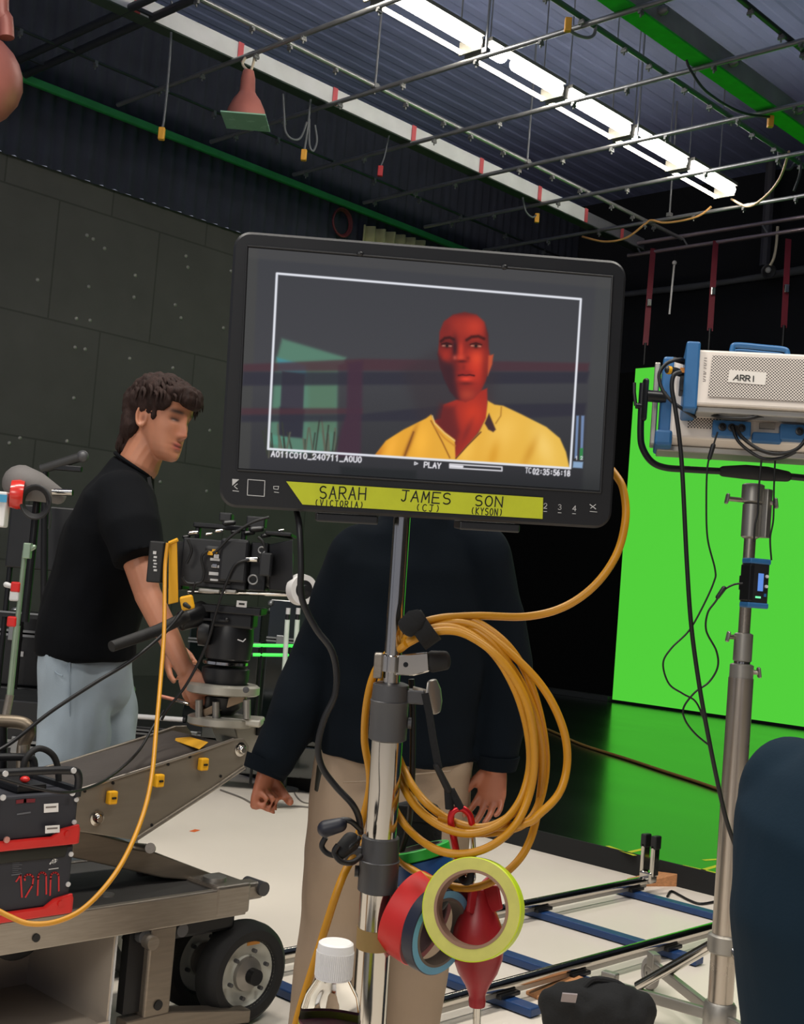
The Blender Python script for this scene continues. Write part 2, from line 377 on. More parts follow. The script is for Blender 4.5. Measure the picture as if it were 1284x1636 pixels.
# white beam (left) and its twin tinted with green screen light (right)
WBEAM = mat('white_enamel', (226, 228, 232), .45, var=.05, scale=5)
FLANGE = mat('underside_shade_tint', (58, 72, 62), .5); GFLANGE = mat('green_spill_tint', (40, 196, 50), .55, var=.12, scale=10)
REDT = mat('faded_red_tape', (214, 96, 104), .6)
t = T('ceiling_beam', 'long white enamelled beam with red tape marks, left of the tube lights', 'beam', (9.4, 9.1, 6.05))
MB().span((4.0, 9.05, 6.0), (12.3, 9.17, 6.17)).build('web', WBEAM, t, smooth=0, bevel=.006)
MB().span((4.0, 9.045, 5.985), (13.6, 9.19, 6.0)).build('flange', FLANGE, t, smooth=0)  # shade under the white beam painted as a darker tint
MB().span((12.3, 9.06, 6.0), (13.6, 9.16, 6.15)).build('end_section', mat('grey_enamel', (112, 114, 122), .5), t, smooth=0)
for x in (5.62, 6.75, 7.95, 9.1, 10.22, 11.3, 12.25, 13.05):
    MB().span((x-.03, 9.038, 5.998), (x+.03, 9.045, 6.172)).build('tape_mark', REDT, t, smooth=0)
t = T('ceiling_beam', 'beam with unlit grey and green screen light painted on, upper right', 'beam', (9.6, 5.57, 6.05))
MB().span((5.5, 5.48, 6.0), (13.2, 5.66, 6.18)).build('web', mat('unlit_grey_tint', (140, 142, 146), .6, var=.15, scale=4), t, smooth=0)  # side turned from the tubes painted grey, a shaded copy of the white
MB().span((5.5, 5.478, 5.98), (13.2, 5.662, 6.0)).build('flange', GFLANGE, t, smooth=0)  # spill from the green screen painted into the underside colour
for x in (8.2, 9.35, 10.6): MB().lathe((x, 5.47, 6.08), (0, -1, 0), [(0, .035), (.05, .04), (.08, .02)], n=12).build('rosette', CLAMPM, t)
# rail along the left wall
t = T('wall_rail', 'green painted rail along the left wall under the dark drape', 'rail', (9.5, WY-.12, 6.0))
MB().span((3.5, WY-.14, 5.97), (14.8, WY-.08, 6.05)).build('rail', mat('green_rail_paint', (52, 150, 84), .5, var=.12, scale=6), t, smooth=0, bevel=.01)
for x in (4.5, 6.5, 8.5, 10.5, 12.5): MB().span((x, WY-.09, 6.0), (x+.05, WY, 6.03)).build('bracket', BLACKM, t, smooth=0)

# glowing tube lights between the cross pipes
GLOW = mat('lit_fluorescent_tube', (255, 250, 240), .4, var=0, emit=(255, 238, 206), estr=20.)
GLOW2 = mat('lit_fluorescent_lens', (255, 250, 240), .4, var=0, emit=(255, 250, 242), estr=24.)
HOUS = mat('grey_fixture_housing', (120, 118, 112), .5, var=.03)
xs = [5.5, 6.72, 7.92, 9.12, 10.27, 11.37, 12.42]
place = ['nearest the top edge', 'second down from the top edge', 'third down from the top edge', 'in the middle of the row', 'third from the far end of the row', 'second from the far end of the row']
for i in range(6):
    a, b = xs[i]+.05, xs[i+1]-.05
    t = T('tube_light', 'glowing twin tube ceiling light, ' + place[i], 'ceiling light', ((a+b)/2, 7.2, 6.08), 'glowing tube lights in one row')
    MB().span((a, 7.04, 6.155), (b, 7.16, 6.19)).build('housing', HOUS, t, smooth=0)
    if i == 2:
        mb = MB().limb([(a+.07, 7.10, 6.1), (a+.2, 7.10, 6.1)], [.062, .062], n=14, flat0=False); mb.build('lens', GLOW2, t)
        MB().limb([(a+.42, 7.10, 6.1), (b-.06, 7.10, 6.1)], [.062, .062], n=16).build('lens', GLOW2, t)
    else: MB().limb([(a+.07, 7.10, 6.1), (b-.06, 7.10, 6.1)], [.062, .062], n=16).build('lens', GLOW2, t)
    MB().cyl((a, 7.31, 6.07), (b, 7.31, 6.07), .019, n=12).build('tube', GLOW, t)
    for hx in (a+.15, b-.15): MB().cyl((hx, 7.2, 6.2), (hx, 7.2, CZ), .007, n=6).build('hanger', PIPEM, t)
    MB().span((a-.02, 7.08, 6.05), (a, 7.34, 6.17)).build('lamp_holder', HOUS, t, smooth=0); MB().span((b, 7.08, 6.05), (b+.02, 7.34, 6.17)).build('lamp_holder', HOUS, t, smooth=0)
# hanger rods up to the deck
for x, y, lb in [(7.85, 8.37, 'thin hanger rod where the pale grid pipe meets the second cross pipe'), (10.2, 8.37, 'thin hanger rod at the fourth cross pipe crossing'), (10.25, 7.0, 'thin hanger rod above the bright tube lights'),
                 (12.5, 8.0, 'thin hanger rod near the far end of the tube lights'), (12.5, 6.2, 'thin hanger rod at the far right of the grid'), (7.85, 7.0, 'forked hanger rod above the near tube lights')]:
    z0 = GZ-.02; t = T('hanger_rod', lb, 'rod', (x, y, z0), 'hanger rods'); MB().cyl((x, y, z0), (x, y, CZ), .011, n=8).build('rod', PIPEM, t)
    MB().box((x, y, z0+.02), (.06, .06, .05)).build('bracket', CLAMPM, t, smooth=0, bevel=.006)

# bell lamps
COPPER = mat('copper_spun_metal', (176, 108, 98), .42, .08, var=.08)
def bell_lamp(top, h, label, glass=True, gm=None, hook=True, ax=(0.02, -.03, -1), hh=.18):
    top = Vector(top); t = T('bell_lamp', label, 'lamp', top, 'copper bell lamps')
    ax = Vector(ax)
    MB().lathe(top, ax, [(0, .03*h), (.02*h, .10*h), (.16*h, .13*h), (.40*h, .14*h), (.46*h, .17*h), (.56*h, .245*h), (.74*h, .33*h), (.92*h, .375*h), (.94*h, .385*h), (.94*h, .36*h), (.76*h, .31*h), (.5*h, .16*h)], n=36, cap=False).build('shade', COPPER, t)
    if hook:
        MB().tube(spline([top+Vector((0, 0, -.02*h)), top+Vector((-.02, .07, .07)), top+Vector((0, .02, hh)), top+Vector((.01, -.05, hh-.02)), top+Vector((.0, -.06, .05)), top+Vector((0, -.02, -.05))], 6), .012, 8).build('hook', mat('cream_cord', (214, 200, 180), .6), t)
    c = top + ax.normalized()*(h*.95)
    MB().ell(top+ax.normalized()*(h*.62), .12*h, nu=14, nv=10).build('bulb', mat('frosted_bulb', (200, 205, 195), .3, var=0), t)
    if glass:
        MB().box(c, (h*.8, h*.8, .012), (LAT, DEP, ZED)).build('guard_glass', gm, t, smooth=0)
    return t
GGLASS = mat('greenish_guard_glass', (150, 196, 172), .25, var=.05)
p = on(397, 112, 0, 6.66)
bell_lamp(p, .50, 'copper bell lamp with a square green glass plate hanging from the grid', True, GGLASS, hh=5.97-p.z)
t = T('bell_lamp', 'round copper lamp dish cut off by the top left edge', 'lamp', P(0, 95, 7.4), 'copper bell lamps')
ap = P(31, 104, 7.4); axd = (-LAT*.86-ZED*.42-DEP*.1).normalized()
MB().lathe(ap, axd, [(0, .001), (.008, .07), (.04, .15), (.10, .215), (.19, .262), (.30, .285), (.31, .29), (.30, .275), (.19, .25), (.06, .14)], n=40, cap=False).build('shade', COPPER, t)
MB().lathe(ap+axd*.12, axd, [(0, .06), (.05, .09), (.10, .07), (.12, .01)], n=20).build('bulb', mat('frosted_bulb', (200, 205, 195)), t)
nk = ap+axd*.10+ZED*.2; MB().tube(spline([nk, nk+ZED*.12-LAT*.02, P(2, 10, 7.4), P(-2, -70, 7.4)+ZED*.3], 5), .045, 12).build('neck', COPPER, t)
# drop cables with connectors
def drop(pts, label, colour, conn=True, r=.011, mt=None, extra=None):
    t = T('drop_cable', label, 'cable', pts[0], 'hanging drop cables')
    cable('cord', pts, r, mt or mat('grey_cord', (108, 112, 118), .5), t)
    if extra:
        for e in extra: cable('cord', e, r, mt or MATS['grey_cord'], t)
    if conn: MB().box(Vector(pts[-1])-ZED*.05, (.055, .055, .11), (LAT, DEP, ZED)).build('connector', colour, t, smooth=0, bevel=.008)
YCON = mat('amber_connector', (240, 176, 60), .5); RCON = mat('red_connector', (200, 50, 60), .5)
drop([P(274, 2, 10.9), P(273, 60, 10.9), P(268, 130, 10.9), P(262, 190, 10.9), P(259, 205, 10.9)], 'long grey drop cable ending in an amber plug near the wall rail', YCON)
drop([on(496, 158, 1, 9.12), on(493, 190, 1, 9.12), on(490, 215, 1, 9.12), on(486, 240, 1, 9.12)], 'short looped drop cable with an amber plug under the white beam', YCON,
     extra=[[on(x, y, 1, 9.12) for x, y in ((452, 150), (454, 188), (456, 210), (466, 222), (480, 220), (490, 195))], [on(x, y, 1, 9.12) for x, y in ((494, 190), (494, 230), (500, 241), (506, 225), (503, 200))]])
drop([on(622, 214, 1, 9.12), on(618, 232, 1, 9.12), on(614, 250, 1, 9.12), on(608, 266, 1, 9.12)], 'short drop cable with a red plug below the white beam', RCON, r=.008)
drop([on(834, 312, 1, 9.12), on(836, 322, 1, 9.12), on(840, 338, 1, 9.12), on(850, 347, 1, 9.12), on(858, 342, 1, 9.12)], 'small looped cable with an amber plug under the white beam end', YCON, r=.012)
drop([on(x, y, 1, 5.94) for x, y in ((948, 32), (951, 42), (948, 56), (935, 60), (912, 50), (908, 30))], 'looped cable with an amber plug clipped to the green grid pipe', YCON, r=.014)
drop([on(x, y, 1, 5.58) for x, y in ((1096, 96), (1104, 114), (1130, 148), (1180, 178), (1222, 186), (1231, 186))], 'dark cable with an amber plug hanging below the green beam', YCON, r=.012, mt=mat('dark_cord', (50, 54, 62), .5))
t = T('power_cable', 'amber cable swagged below the far end of the tube lights', 'cable', P(930, 378, 14))
cable('cord', [on(x, y, 0, 12.48) for x, y in ((930, 378), (965, 386), (1000, 380), (1030, 358), (1040, 352), (1060, 356), (1092, 352), (1118, 344), (1136, 330))], .014, mat('amber_cord', (196, 150, 92), .5), t)
t = T('power_cable', 'pale amber cable looping down at the right of the grid', 'cable', P(1170, 324, 13.2))
cable('cord', [on(x, y, 0, X_) for x, y, X_ in ((1168, 318, 12.48), (1195, 330, 12.2), (1222, 314, 11.9), (1246, 284, 11.6), (1260, 242, 11.3))], .014, mat('tan_cord', (186, 160, 128), .5), t)
t = T('power_cable', 'dark cable hanging in a loop at the right edge of the grid', 'cable', P(1243, 235, 12.8))
cable('cord', [P(1243, 235, 12.8), P(1246, 262, 12.8), P(1262, 270, 12.8), P(1276, 250, 12.8), P(1278, 275, 12.8), P(1268, 305, 12.8)], .014, MATS['dark_cord'], t)

# the truss that carries the green screen, its red straps
TX = 13.45
t = T('screen_truss', 'silver pipe truss above the green screen holding red straps', 'truss', (TX, 6.8, 5.95))
for z in (5.9, 6.05): MB().cyl((TX, 3.2, z), (TX, 9.2, z), .026, n=12).build('chord', mat('rosy_steel', (196, 178, 184), .3, .8), t)
for y in (3.6, 4.8, 6.0, 7.2, 8.3, 9.0): MB().cyl((TX, y, 5.9), (TX, y+.1, 6.05), .012, n=8).build('brace', PIPEM, t)
STRAPM = mat('red_webbing', (112, 28, 44), .6)
for (xa, ya, xb, yb), lb in zip([(1043, 400, 1031, 548), (1143, 388, 1134, 525), (1259, 385, 1252, 520)], ['red ratchet strap hanging beside the monitor corner', 'red ratchet strap hanging above the left of the panel light', 'red ratchet strap hanging above the blue carrying handle']):
    t = T('lifting_strap', lb, 'strap', on(xa, ya, 0, TX), 'red lifting straps')
    a, b = on(xa, ya, 0, TX-.03), on(xb, yb, 0, 13.12)
    MB().ribbon([a, a*.5+b*.5+ZED*.05, b], .075, DEP).build('webbing', STRAPM, t, smooth=0)
    c = a*.42+b*.58; MB().box(c - DEP*.03, (.06, .05, .10), (LAT, DEP, ZED)).build('ratchet', CHROME, t, smooth=0, bevel=.01)
    MB().cyl(b, b-ZED*.28, .02, n=8).build('hook', BLACKM, t)
t = T('hanging_rod', 'thin white rod hanging between two red straps', 'rod', on(1076, 418, 0, TX)); a, b = on(1077, 420, 0, TX), on(1069, 502, 0, TX)
MB().cyl(a, b, .013, n=8).build('rod', WHITEP, t); MB().ell(a, .03, nu=10, nv=8).build('eyelet', WHITEP, t); MB().cyl(a, (TX, a.y, 5.9), .003, n=6).build('wire', BLACKM, t)
# far rail with a strip of pale cloth on the back wall
t = T('wall_rail', 'pale cloth covered rail across the back wall', 'rail', on(1100, 462, 0, WX-.1))
MB().tube([on(990, 471, 0, WX-.12), on(1100, 459, 0, WX-.12), on(1172, 449, 0, WX-.12), on(1290, 430, 0, WX-.12)], [.04, .05, .04, .06], 10).build('rail', mat('grey_cloth', (96, 98, 102), .8), t)
t = T('work_light', 'small spotlight on a grey drop pole at the back wall', 'lamp', on(1220, 440, 0, WX-.4))
q = on(1221, 425, 0, WX-.4); MB().tube([(q.x, q.y, CZ), q], .07, 8).build('pole', mat('grey_pole', (84, 84, 92), .6), t)
q = on(1225, 433, 0, WX-.5); MB().lathe(q, -DEP-ZED*.3, [(-.12, .05), (0, .08), (.08, .10), (.09, .085), (.03, .03)], n=16).build('head', GREYM, t)
MB().ell(q-DEP*.05, .04, nu=10, nv=8).build('lens', WHITEP, t)
drop([on(1242, 362, 0, TX), on(1240, 390, 0, TX), on(1236, 412, 0, TX), on(1230, 424, 0, TX)], 'pale rope with an amber knot hanging from the silver truss', YCON, conn=False, r=.018, mt=mat('pale_rope', (190, 180, 160), .8))
# things on the left wall: red cable coil, folded cloth
t = T('cable_coil', 'dull red cable coil hung high on the left wall', 'cable', on(545, 356, 1, WY-.1))
c = on(545, 356, 1, WY-.12); mb = MB()
for k in range(3): mb.tube([c + EX*(.14+.01*k)*math.cos(a*math.pi/12) + ZED*(.155+.01*k)*math.sin(a*math.pi/12) - EY*.012*k for a in range(25)], .014, 8, cap=False)
mb.build('loops', mat('dull_red_cord', (96, 32, 40), .6), t)
t = T('folded_cloth', 'folded pale green cloth hung over the wall rail above the monitor', 'cloth', on(625, 392, 1, WY-.2))
mb = MB(); top = []; bot = []
for i in range(41):
    xx = 584 + 96*i/40; yy = 359 + 27*i/40; q = on(xx, yy, 1, WY-.19); q.y += .045*math.sin(i*.95); top.append(q); r_ = q.copy(); r_.z -= .55; bot.append(r_)
mb.loft([top, bot], cap=False, closed=False); o = mb.build('cloth', mat('pale_green_cloth', (176, 176, 128), .85), t, smooth=180)
md = o.modifiers.new('thick', 'SOLIDIFY'); md.thickness = .02

# ================================================================== the green screen wall
t = T('green_screen', 'big bright green video wall standing on the black stage', 'screen', (SCX, 5.4, .1))
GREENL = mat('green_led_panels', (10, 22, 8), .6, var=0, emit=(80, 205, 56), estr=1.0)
s0, s1 = 2.2, on(978, 1115, 0, SCX).y; ztop = 4.27
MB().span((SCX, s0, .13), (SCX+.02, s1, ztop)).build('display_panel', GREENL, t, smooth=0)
MB().span((SCX+.02, s0, .1), (SCX+.16, s1, ztop-.01)).build('back_frame', BLACKM, t, smooth=0)
MB().span((SCX-.01, s0, .1), (SCX+.02, s1, .13)).build('bottom_rail', BLACKM, t, smooth=0)
t = T('black_flat', 'black cloth flat beside the left edge of the green screen', 'flat', (SCX, 9.8, .1))
MB().span((SCX+.1, s1+.01, .1), (SCX+.16, 11.0, 4.25)).build('cloth', mat('black_velvet', (9, 10, 11), .95, var=0, spec=.1), t, smooth=0)
MB().span((SCX-.06, s1+.03, .1), (SCX+.1, 11.0, .16)).build('base_rail', mat('grey_base', (40, 44, 46), .6), t, smooth=0)
# ================================================================== floor items: track, wedges, marks, cables
t = T('dolly_track', 'chrome camera dolly track with dark blue sleepers on the cream floor', 'track', (3.7, 2.7, 0))
RY1, RY2 = 2.99, 2.40; SLB = mat('blue_painted_sleeper', (28, 62, 112), .4)
for y, x0, x1 in ((RY1, 2.55, 4.86), (RY2, 2.35, 4.95)):
    MB().cyl((x0, y, .062), (x1, y, .062), .019, n=18).build('rail', CHROME, t)
    MB().span((x0+.02, y-.012, .034), (x1-.02, y+.012, .048)).build('rail_web', ALU, t, smooth=0)
for x in (2.60, 3.12, 3.50, 4.08, 4.75):
    s = MB().span((x-.028, 2.27, .004), (x+.028, 3.06, .03)).build('sleeper', SLB, t, smooth=0, bevel=.004)
    for y in (RY1, RY2): MB().span((x-.05, y-.03, .03), (x+.05, y+.03, .045)).build('saddle', BLACKM, s, smooth=0, bevel=.004)
# end clamp
t = T('track_clamp', 'chrome quick clamp on the far end of the track rail', 'clamp', (4.86, RY1, .05))
MB().span((4.84, RY1-.03, .05), (4.90, RY1+.03, .10)).build('jaw', CHROME, t, smooth=0, bevel=.008)
MB().span((4.85, RY1-.035, .08), (4.90, RY1-.015, .22)).build('arm', CHROME, t, smooth=0, bevel=.006); MB().span((4.85, RY1+.015, .08), (4.90, RY1+.035, .22)).build('arm', CHROME, t, smooth=0, bevel=.006)
MB().span((4.85, RY1-.04, .20), (4.90, RY1-.012, .26)).build('grip', BLACKP, t, smooth=0, bevel=.006); MB().span((4.85, RY1+.012, .20), (4.90, RY1+.04, .26)).build('grip', BLACKP, t, smooth=0, bevel=.006)
def wedge(c, ang, L, wd, h, label):
    a = Vector((math.cos(ang), math.sin(ang), 0)); b = Vector((-math.sin(ang), math.cos(ang), 0)); c = Vector(c)
    o = MB().prism([c - a*L/2 - b*wd/2, c + a*L/2 - b*wd/2, c + a*L/2 - b*wd/2 + ZED*h, c - a*L/2 - b*wd/2 + ZED*.012], b, wd).build('wooden_wedge', WOOD, None, smooth=0, bevel=.003)
    tag(o, label, 'wedge', 'wooden track wedges')
p = G(1052, 1412, 0); wedge(p, math.radians(-28), .28, .10, .075, 'pine wedge pushed under the far rail end by the stage edge')
p = G(893, 1588, 0); wedge(p, math.radians(-10), .22, .08, .04, 'pine wedge under the near rail beside the black sandbag')
def floor_cable(name, label, pts, r, mt, z):
    q = [G(x, y, z+r) for x, y in pts]; t = tag(cable(name, q, r, mt), label, 'cable'); return t
floor_cable('floor_cable', 'thin brown cable running across the glossy black stage', [(800, 1140), (840, 1152), (885, 1170), (930, 1190), (1000, 1212), (1060, 1232), (1110, 1248), (1170, 1268), (1284, 1300)], .012, mat('brown_cord', (120, 92, 44), .5), .098)
floor_cable('floor_cable', 'thin grey cable lying on the cream floor behind the fist', [(352, 1262), (385, 1274), (420, 1290), (470, 1288), (520, 1292), (600, 1296)], .005, mat('grey_thin_cord', (120, 116, 110), .5), 0)
floor_cable('floor_cable', 'small curl of grey cable near the stage edge', [(467, 1255), (472, 1270), (483, 1281), (498, 1284)], .004, MATS['grey_thin_cord'], 0)
floor_cable('floor_cable', 'small black cable loop beside the far blue sleeper', [(1066, 1432), (1072, 1424), (1085, 1430), (1100, 1438), (1118, 1444), (1140, 1441)], .006, CABLE, 0)
def floor_tape(pts, label, mt=None, wd=.025, z=.0985):
    q = [G(x, y, z) for x, y in pts]; o = MB().ribbon(q, wd, ZED).build('tape_mark', mt or TAPEY, None, smooth=0); tag(o, label, 'tape', 'tape marks on the floor')
floor_tape([(972, 1352), (1012, 1366)], 'long yellow tape mark on the stage edge behind the clamp'); floor_tape([(1003, 1362), (1033, 1355)], 'short yellow tape mark meeting another behind the clamp')
floor_tape([(1092, 1383), (1142, 1394)], 'yellow tape mark on the stage edge by the light stand'); floor_tape([(1122, 1390), (1150, 1382)], 'short yellow tape mark crossing beside the light stand'); floor_tape([(1126, 1374), (1160, 1372)], 'upper yellow tape mark behind the light stand pole')
floor_tape([(308, 1328), (314, 1326)], 'tiny orange tape dot on the cream floor', mat('orange_tape', (226, 108, 48), .6), .03, .001)

# black sandbag
def sandbag():
    c = G(950, 1672, 0); c.z = 0
    a, b = LAT*.84, DEP
    mb = MB(); mb.limb([c - a*.13 + ZED*.09, c - a*.05 + ZED*.10, c + a*.05 + ZED*.10, c + a*.125 + ZED*.09], [(.06, .075), (.072, .088), (.075, .094), (.062, .08)], n=20, side=DEP)
    t = T('sandbag', 'black fabric sandbag on the floor below the light stand', 'bag', c)
    remesh(mb, 'body', .012, 6, parent=t, mt=BLACKC, disp=wrinkle(.016, 14, 14, 14))
    MB().tube(spline([c - a*.06 - b*.02 + ZED*.165, c - a*.02 + ZED*.186, c + a*.05 + ZED*.184, c + a*.09 + ZED*.168], 6), [.010]*19, 8).build('handle', BLACKC, t)
    MB().box(c - a*.115 - b*.08 + ZED*.155, (.05, .004, .035), (a, (b+ZED*.7).normalized(), (ZED-b*.7).normalized())).build('label_patch', mat('grey_patch', (150, 140, 142), .7), t, smooth=0)
sandbag()
# ================================================================== the monitor on its stand
def monitor():
    TL, TR, BL, BR = P(368, 367, 1.40), P(1001, 418, 1.445), P(355, 810, 1.405), P(977, 845, 1.45)
    ctr = (TL+TR+BL+BR)/4
    ex = ((TR-TL)+(BR-BL)).normalized(); ez = ((TL-BL)+(TR-BR)); ez = (ez - ex*ez.dot(ex)).normalized(); n = ez.cross(ex)   # n points away from the camera
    W, H = ((TR-TL).length+(BR-BL).length)/2, ((TL-BL).length+(TR-BR).length)/2
    def L(u, v, q=0.): return ctr + ex*u + ez*v + n*q
    def M(x, y, lift=0.):
        q = ray(x, y); t = (ctr-CAM).dot(n)/q.dot(n); return CAM + q*t - n*lift
    def uv(x, y): p = M(x, y)-ctr; return p.dot(ex), p.dot(ez)
    def rr(w_, h_, r, k=8):
        out = []
        for cx, cy, a0 in ((w_/2-r, h_/2-r, 0), (-w_/2+r, h_/2-r, 90), (-w_/2+r, -h_/2+r, 180), (w_/2-r, -h_/2+r, 270)):
            out += [(cx + r*math.cos(math.radians(a0+90*i/k)), cy + r*math.sin(math.radians(a0+90*i/k))) for i in range(k+1)]
        return out
    t = T('monitor', 'large black production monitor playing a man in a yellow shirt', 'monitor', L(0, -H/2, .02))
    rings = [[L(u, v, q) for u, v in rr(W-2*i, H-2*i, r)] for i, r, q in ((.003, .017, 0), (0, .02, .003), (0, .02, .022), (.006, .016, .03), (.03, .01, .045))]
    MB().loft(rings).build('housing', mat('monitor_shell', (24, 25, 28), .45), t, smooth=35)
    # front glass with the picture
    c4 = [M(x, y, .0012) for x, y in ((397, 396), (976, 444), (957, 784), (381, 748))]
    def bil(u, v): return (c4[3]*(1-u) + c4[2]*u)*(1-v) + (c4[0]*(1-u) + c4[1]*u)*v
    NX, NY = 640, 390
    U, V = np.meshgrid(np.linspace(0, 1, NX), np.linspace(0, 1, NY)); A = [np.array(c) for c in c4]
    co = ((A[3]*(1-U[..., None]) + A[2]*U[..., None])*(1-V[..., None]) + (A[0]*(1-U[..., None]) + A[1]*U[..., None])*V[..., None]).reshape(-1, 3)
    idx = np.arange(NX*NY).reshape(NY, NX); q = np.stack([idx[:-1, :-1], idx[:-1, 1:], idx[1:, 1:], idx[1:, :-1]], -1).reshape(-1, 4)
    me = bpy.data.meshes.new('screen'); me.vertices.add(len(co)); me.vertices.foreach_set('co', co.astype(np.float32).ravel())
    me.loops.add(q.size); me.loops.foreach_set('vertex_index', q.ravel().astype(np.int32)); me.polygons.add(len(q))
    me.polygons.foreach_set('loop_start', (np.arange(len(q))*4).astype(np.int32)); me.polygons.foreach_set('loop_total', np.full(len(q), 4, np.int32)); me.update(calc_edges=True)
    # ---- the displayed picture, in picture coordinates
    pc = [np.array(c, float) for c in ((397, 396), (976, 444), (957, 784), (381, 748))]
    XY = (pc[3]*(1-U[..., None]) + pc[2]*U[..., None])*(1-V[..., None]) + (pc[0]*(1-U[..., None]) + pc[1]*U[..., None])*V[..., None]
    X, Y = XY[..., 0], XY[..., 1]
    def sdpoly(pts):
        p = np.array(pts, float); d = np.full(X.shape, 1e9); ins = np.zeros(X.shape, bool)
        for i in range(len(p)):
            a, b = p[i], p[(i+1) % len(p)]; e = b-a; wx, wy = X-a[0], Y-a[1]; h = np.clip((wx*e[0]+wy*e[1])/(e@e+1e-9), 0, 1)
            d = np.minimum(d, (wx-e[0]*h)**2 + (wy-e[1]*h)**2)
            cnd = ((a[1] > Y) != (b[1] > Y)); ins ^= cnd & (X < e[0]*(Y-a[1])/(e[1] if abs(e[1]) > 1e-9 else 1e-9) + a[0])
        return np.sqrt(d)*np.where(ins, -1, 1)
    def sm(d, s): return 1/(1+np.exp(np.clip(d/s*3, -30, 30)))
    img = np.zeros(X.shape+(3,)); top = np.array((60, 61, 65.)); mid = np.array((66, 66, 70.)); low = np.array((46, 46, 49.))
    tv = np.clip((Y-400)/380, 0, 1)[..., None]; img[:] = np.where(tv < .5, top*(1-tv*2)+mid*tv*2, mid*(2-tv*2)+low*(tv*2-1))  # grey base carries the room's reflected veil, painted into the picture
    def mix(a, c): img[:] = img*(1-a[..., None]) + np.array(c, float)*a[..., None]
    def poly(pts, c, s=1.5, op=1.): mix(sm(sdpoly(pts), s)*op, c)
    def blob(x, y, rx, ry, c, op=1., rot=0.):
        cs, sn = math.cos(math.radians(rot)), math.sin(math.radians(rot)); dx, dy = X-x, Y-y; a, b = dx*cs+dy*sn, -dx*sn+dy*cs
        mix(np.exp(-((a/rx)**2 + (b/ry)**2))*op, c)
    def line(pts, c, wd, s=1.):
        d = np.full(X.shape, 1e9)
        for i in range(len(pts)-1):
            a, b = np.array(pts[i], float), np.array(pts[i+1], float); e = b-a; wx, wy = X-a[0], Y-a[1]; h = np.clip((wx*e[0]+wy*e[1])/(e@e+1e-9), 0, 1); d = np.minimum(d, np.hypot(wx-e[0]*h, wy-e[1]*h))
        mix(sm(d-wd/2, s), c)
    # margins outside the active picture
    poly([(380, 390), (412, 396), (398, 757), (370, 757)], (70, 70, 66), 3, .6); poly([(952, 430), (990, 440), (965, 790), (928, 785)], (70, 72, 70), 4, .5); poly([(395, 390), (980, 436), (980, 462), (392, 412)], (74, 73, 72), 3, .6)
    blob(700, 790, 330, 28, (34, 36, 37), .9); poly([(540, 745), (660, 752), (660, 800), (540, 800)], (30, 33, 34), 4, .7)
    # teal house
    poly([(449, 541), (549, 571), (546, 580), (536, 583), (534, 720), (470, 724), (428, 718), (438, 580)], (86, 124, 106), 3.5)
    poly([(441, 571), (486, 584), (487, 601), (443, 592)], (70, 136, 146), 3); poly([(490, 580), (535, 583), (533, 690), (490, 690)], (84, 112, 90), 5, .7)
    poly([(449, 593), (484, 598), (480, 698), (444, 696)], (58, 56, 66), 2); poly([(445, 650), (484, 655), (480, 700), (443, 696)], (46, 46, 56), 3, .9)
    poly([(432, 694), (456, 699), (454, 712), (431, 710)], (84, 142, 122), 3)
    for i in range(26):
        x = 425 + 112*random.random(); y = 722 + 10*random.random(); line([(x, y), (x+8*random.uniform(-1, 1), y-20-40*random.random())], (92, 92, 78) if i % 2 else (54, 58, 50), 2, 1.5)
    # dark red bars: room reflections on the glass, painted into the picture
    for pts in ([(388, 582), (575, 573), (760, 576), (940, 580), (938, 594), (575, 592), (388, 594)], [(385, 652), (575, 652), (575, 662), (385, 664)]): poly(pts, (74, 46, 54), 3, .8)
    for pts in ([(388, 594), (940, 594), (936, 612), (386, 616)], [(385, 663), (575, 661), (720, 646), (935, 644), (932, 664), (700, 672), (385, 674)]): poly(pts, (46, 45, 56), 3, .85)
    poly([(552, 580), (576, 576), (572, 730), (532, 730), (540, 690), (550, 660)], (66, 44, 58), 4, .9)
    # the man
    poly([(640, 590), (690, 560), (740, 560), (790, 600), (780, 660), (670, 690)], (56, 48, 52), 14, .55)
    neck = [(704, 646), (700, 668), (688, 672), (690, 676), (712, 700), (722, 732), (730, 730), (760, 690), (775, 664), (774, 620), (720, 640)]
    poly(neck, (160, 46, 36), 1.8); poly([(700, 646), (722, 650), (730, 690), (722, 720), (690, 678)], (92, 34, 36), 7, .85); blob(752, 660, 20, 22, (214, 62, 36), .7); blob(741, 690, 5, 22, (110, 38, 36), .5, 25)
    keepbg = img.copy()
    face = [(696, 548), (697, 530), (704, 513), (719, 502), (738, 498), (757, 502), (770, 514), (776, 534), (777, 556), (780, 572), (777, 590), (772, 608), (764, 626), (752, 638), (739, 643), (725, 638), (714, 625), (705, 606), (698, 586), (694, 566)]
    poly(face, (128, 38, 34), 2.4); keep2 = None
    base_ = img.copy(); fm = sm(sdpoly(face), 2.2)[..., None]; bgk = keepbg
    blob(752, 522, 24, 18, (196, 60, 42), .9); blob(728, 520, 16, 14, (164, 50, 38), .7); blob(756, 585, 20, 32, (204, 56, 38), .9); blob(757, 572, 11, 12, (222, 74, 46), .75)
    blob(742, 630, 14, 10, (176, 64, 46), .8); blob(708, 570, 9, 12, (170, 48, 36), .8); blob(707, 524, 10, 12, (120, 40, 36), .6)
    poly([(692, 560), (702, 574), (716, 582), (722, 604), (730, 642), (712, 636), (696, 596)], (52, 32, 40), 6, .85); blob(716, 592, 9, 16, (58, 32, 38), .7)
    blob(776, 525, 6, 30, (70, 30, 32), .7); blob(771, 596, 6, 34, (112, 36, 30), .55); blob(738, 500, 40, 5, (92, 36, 36), .6)
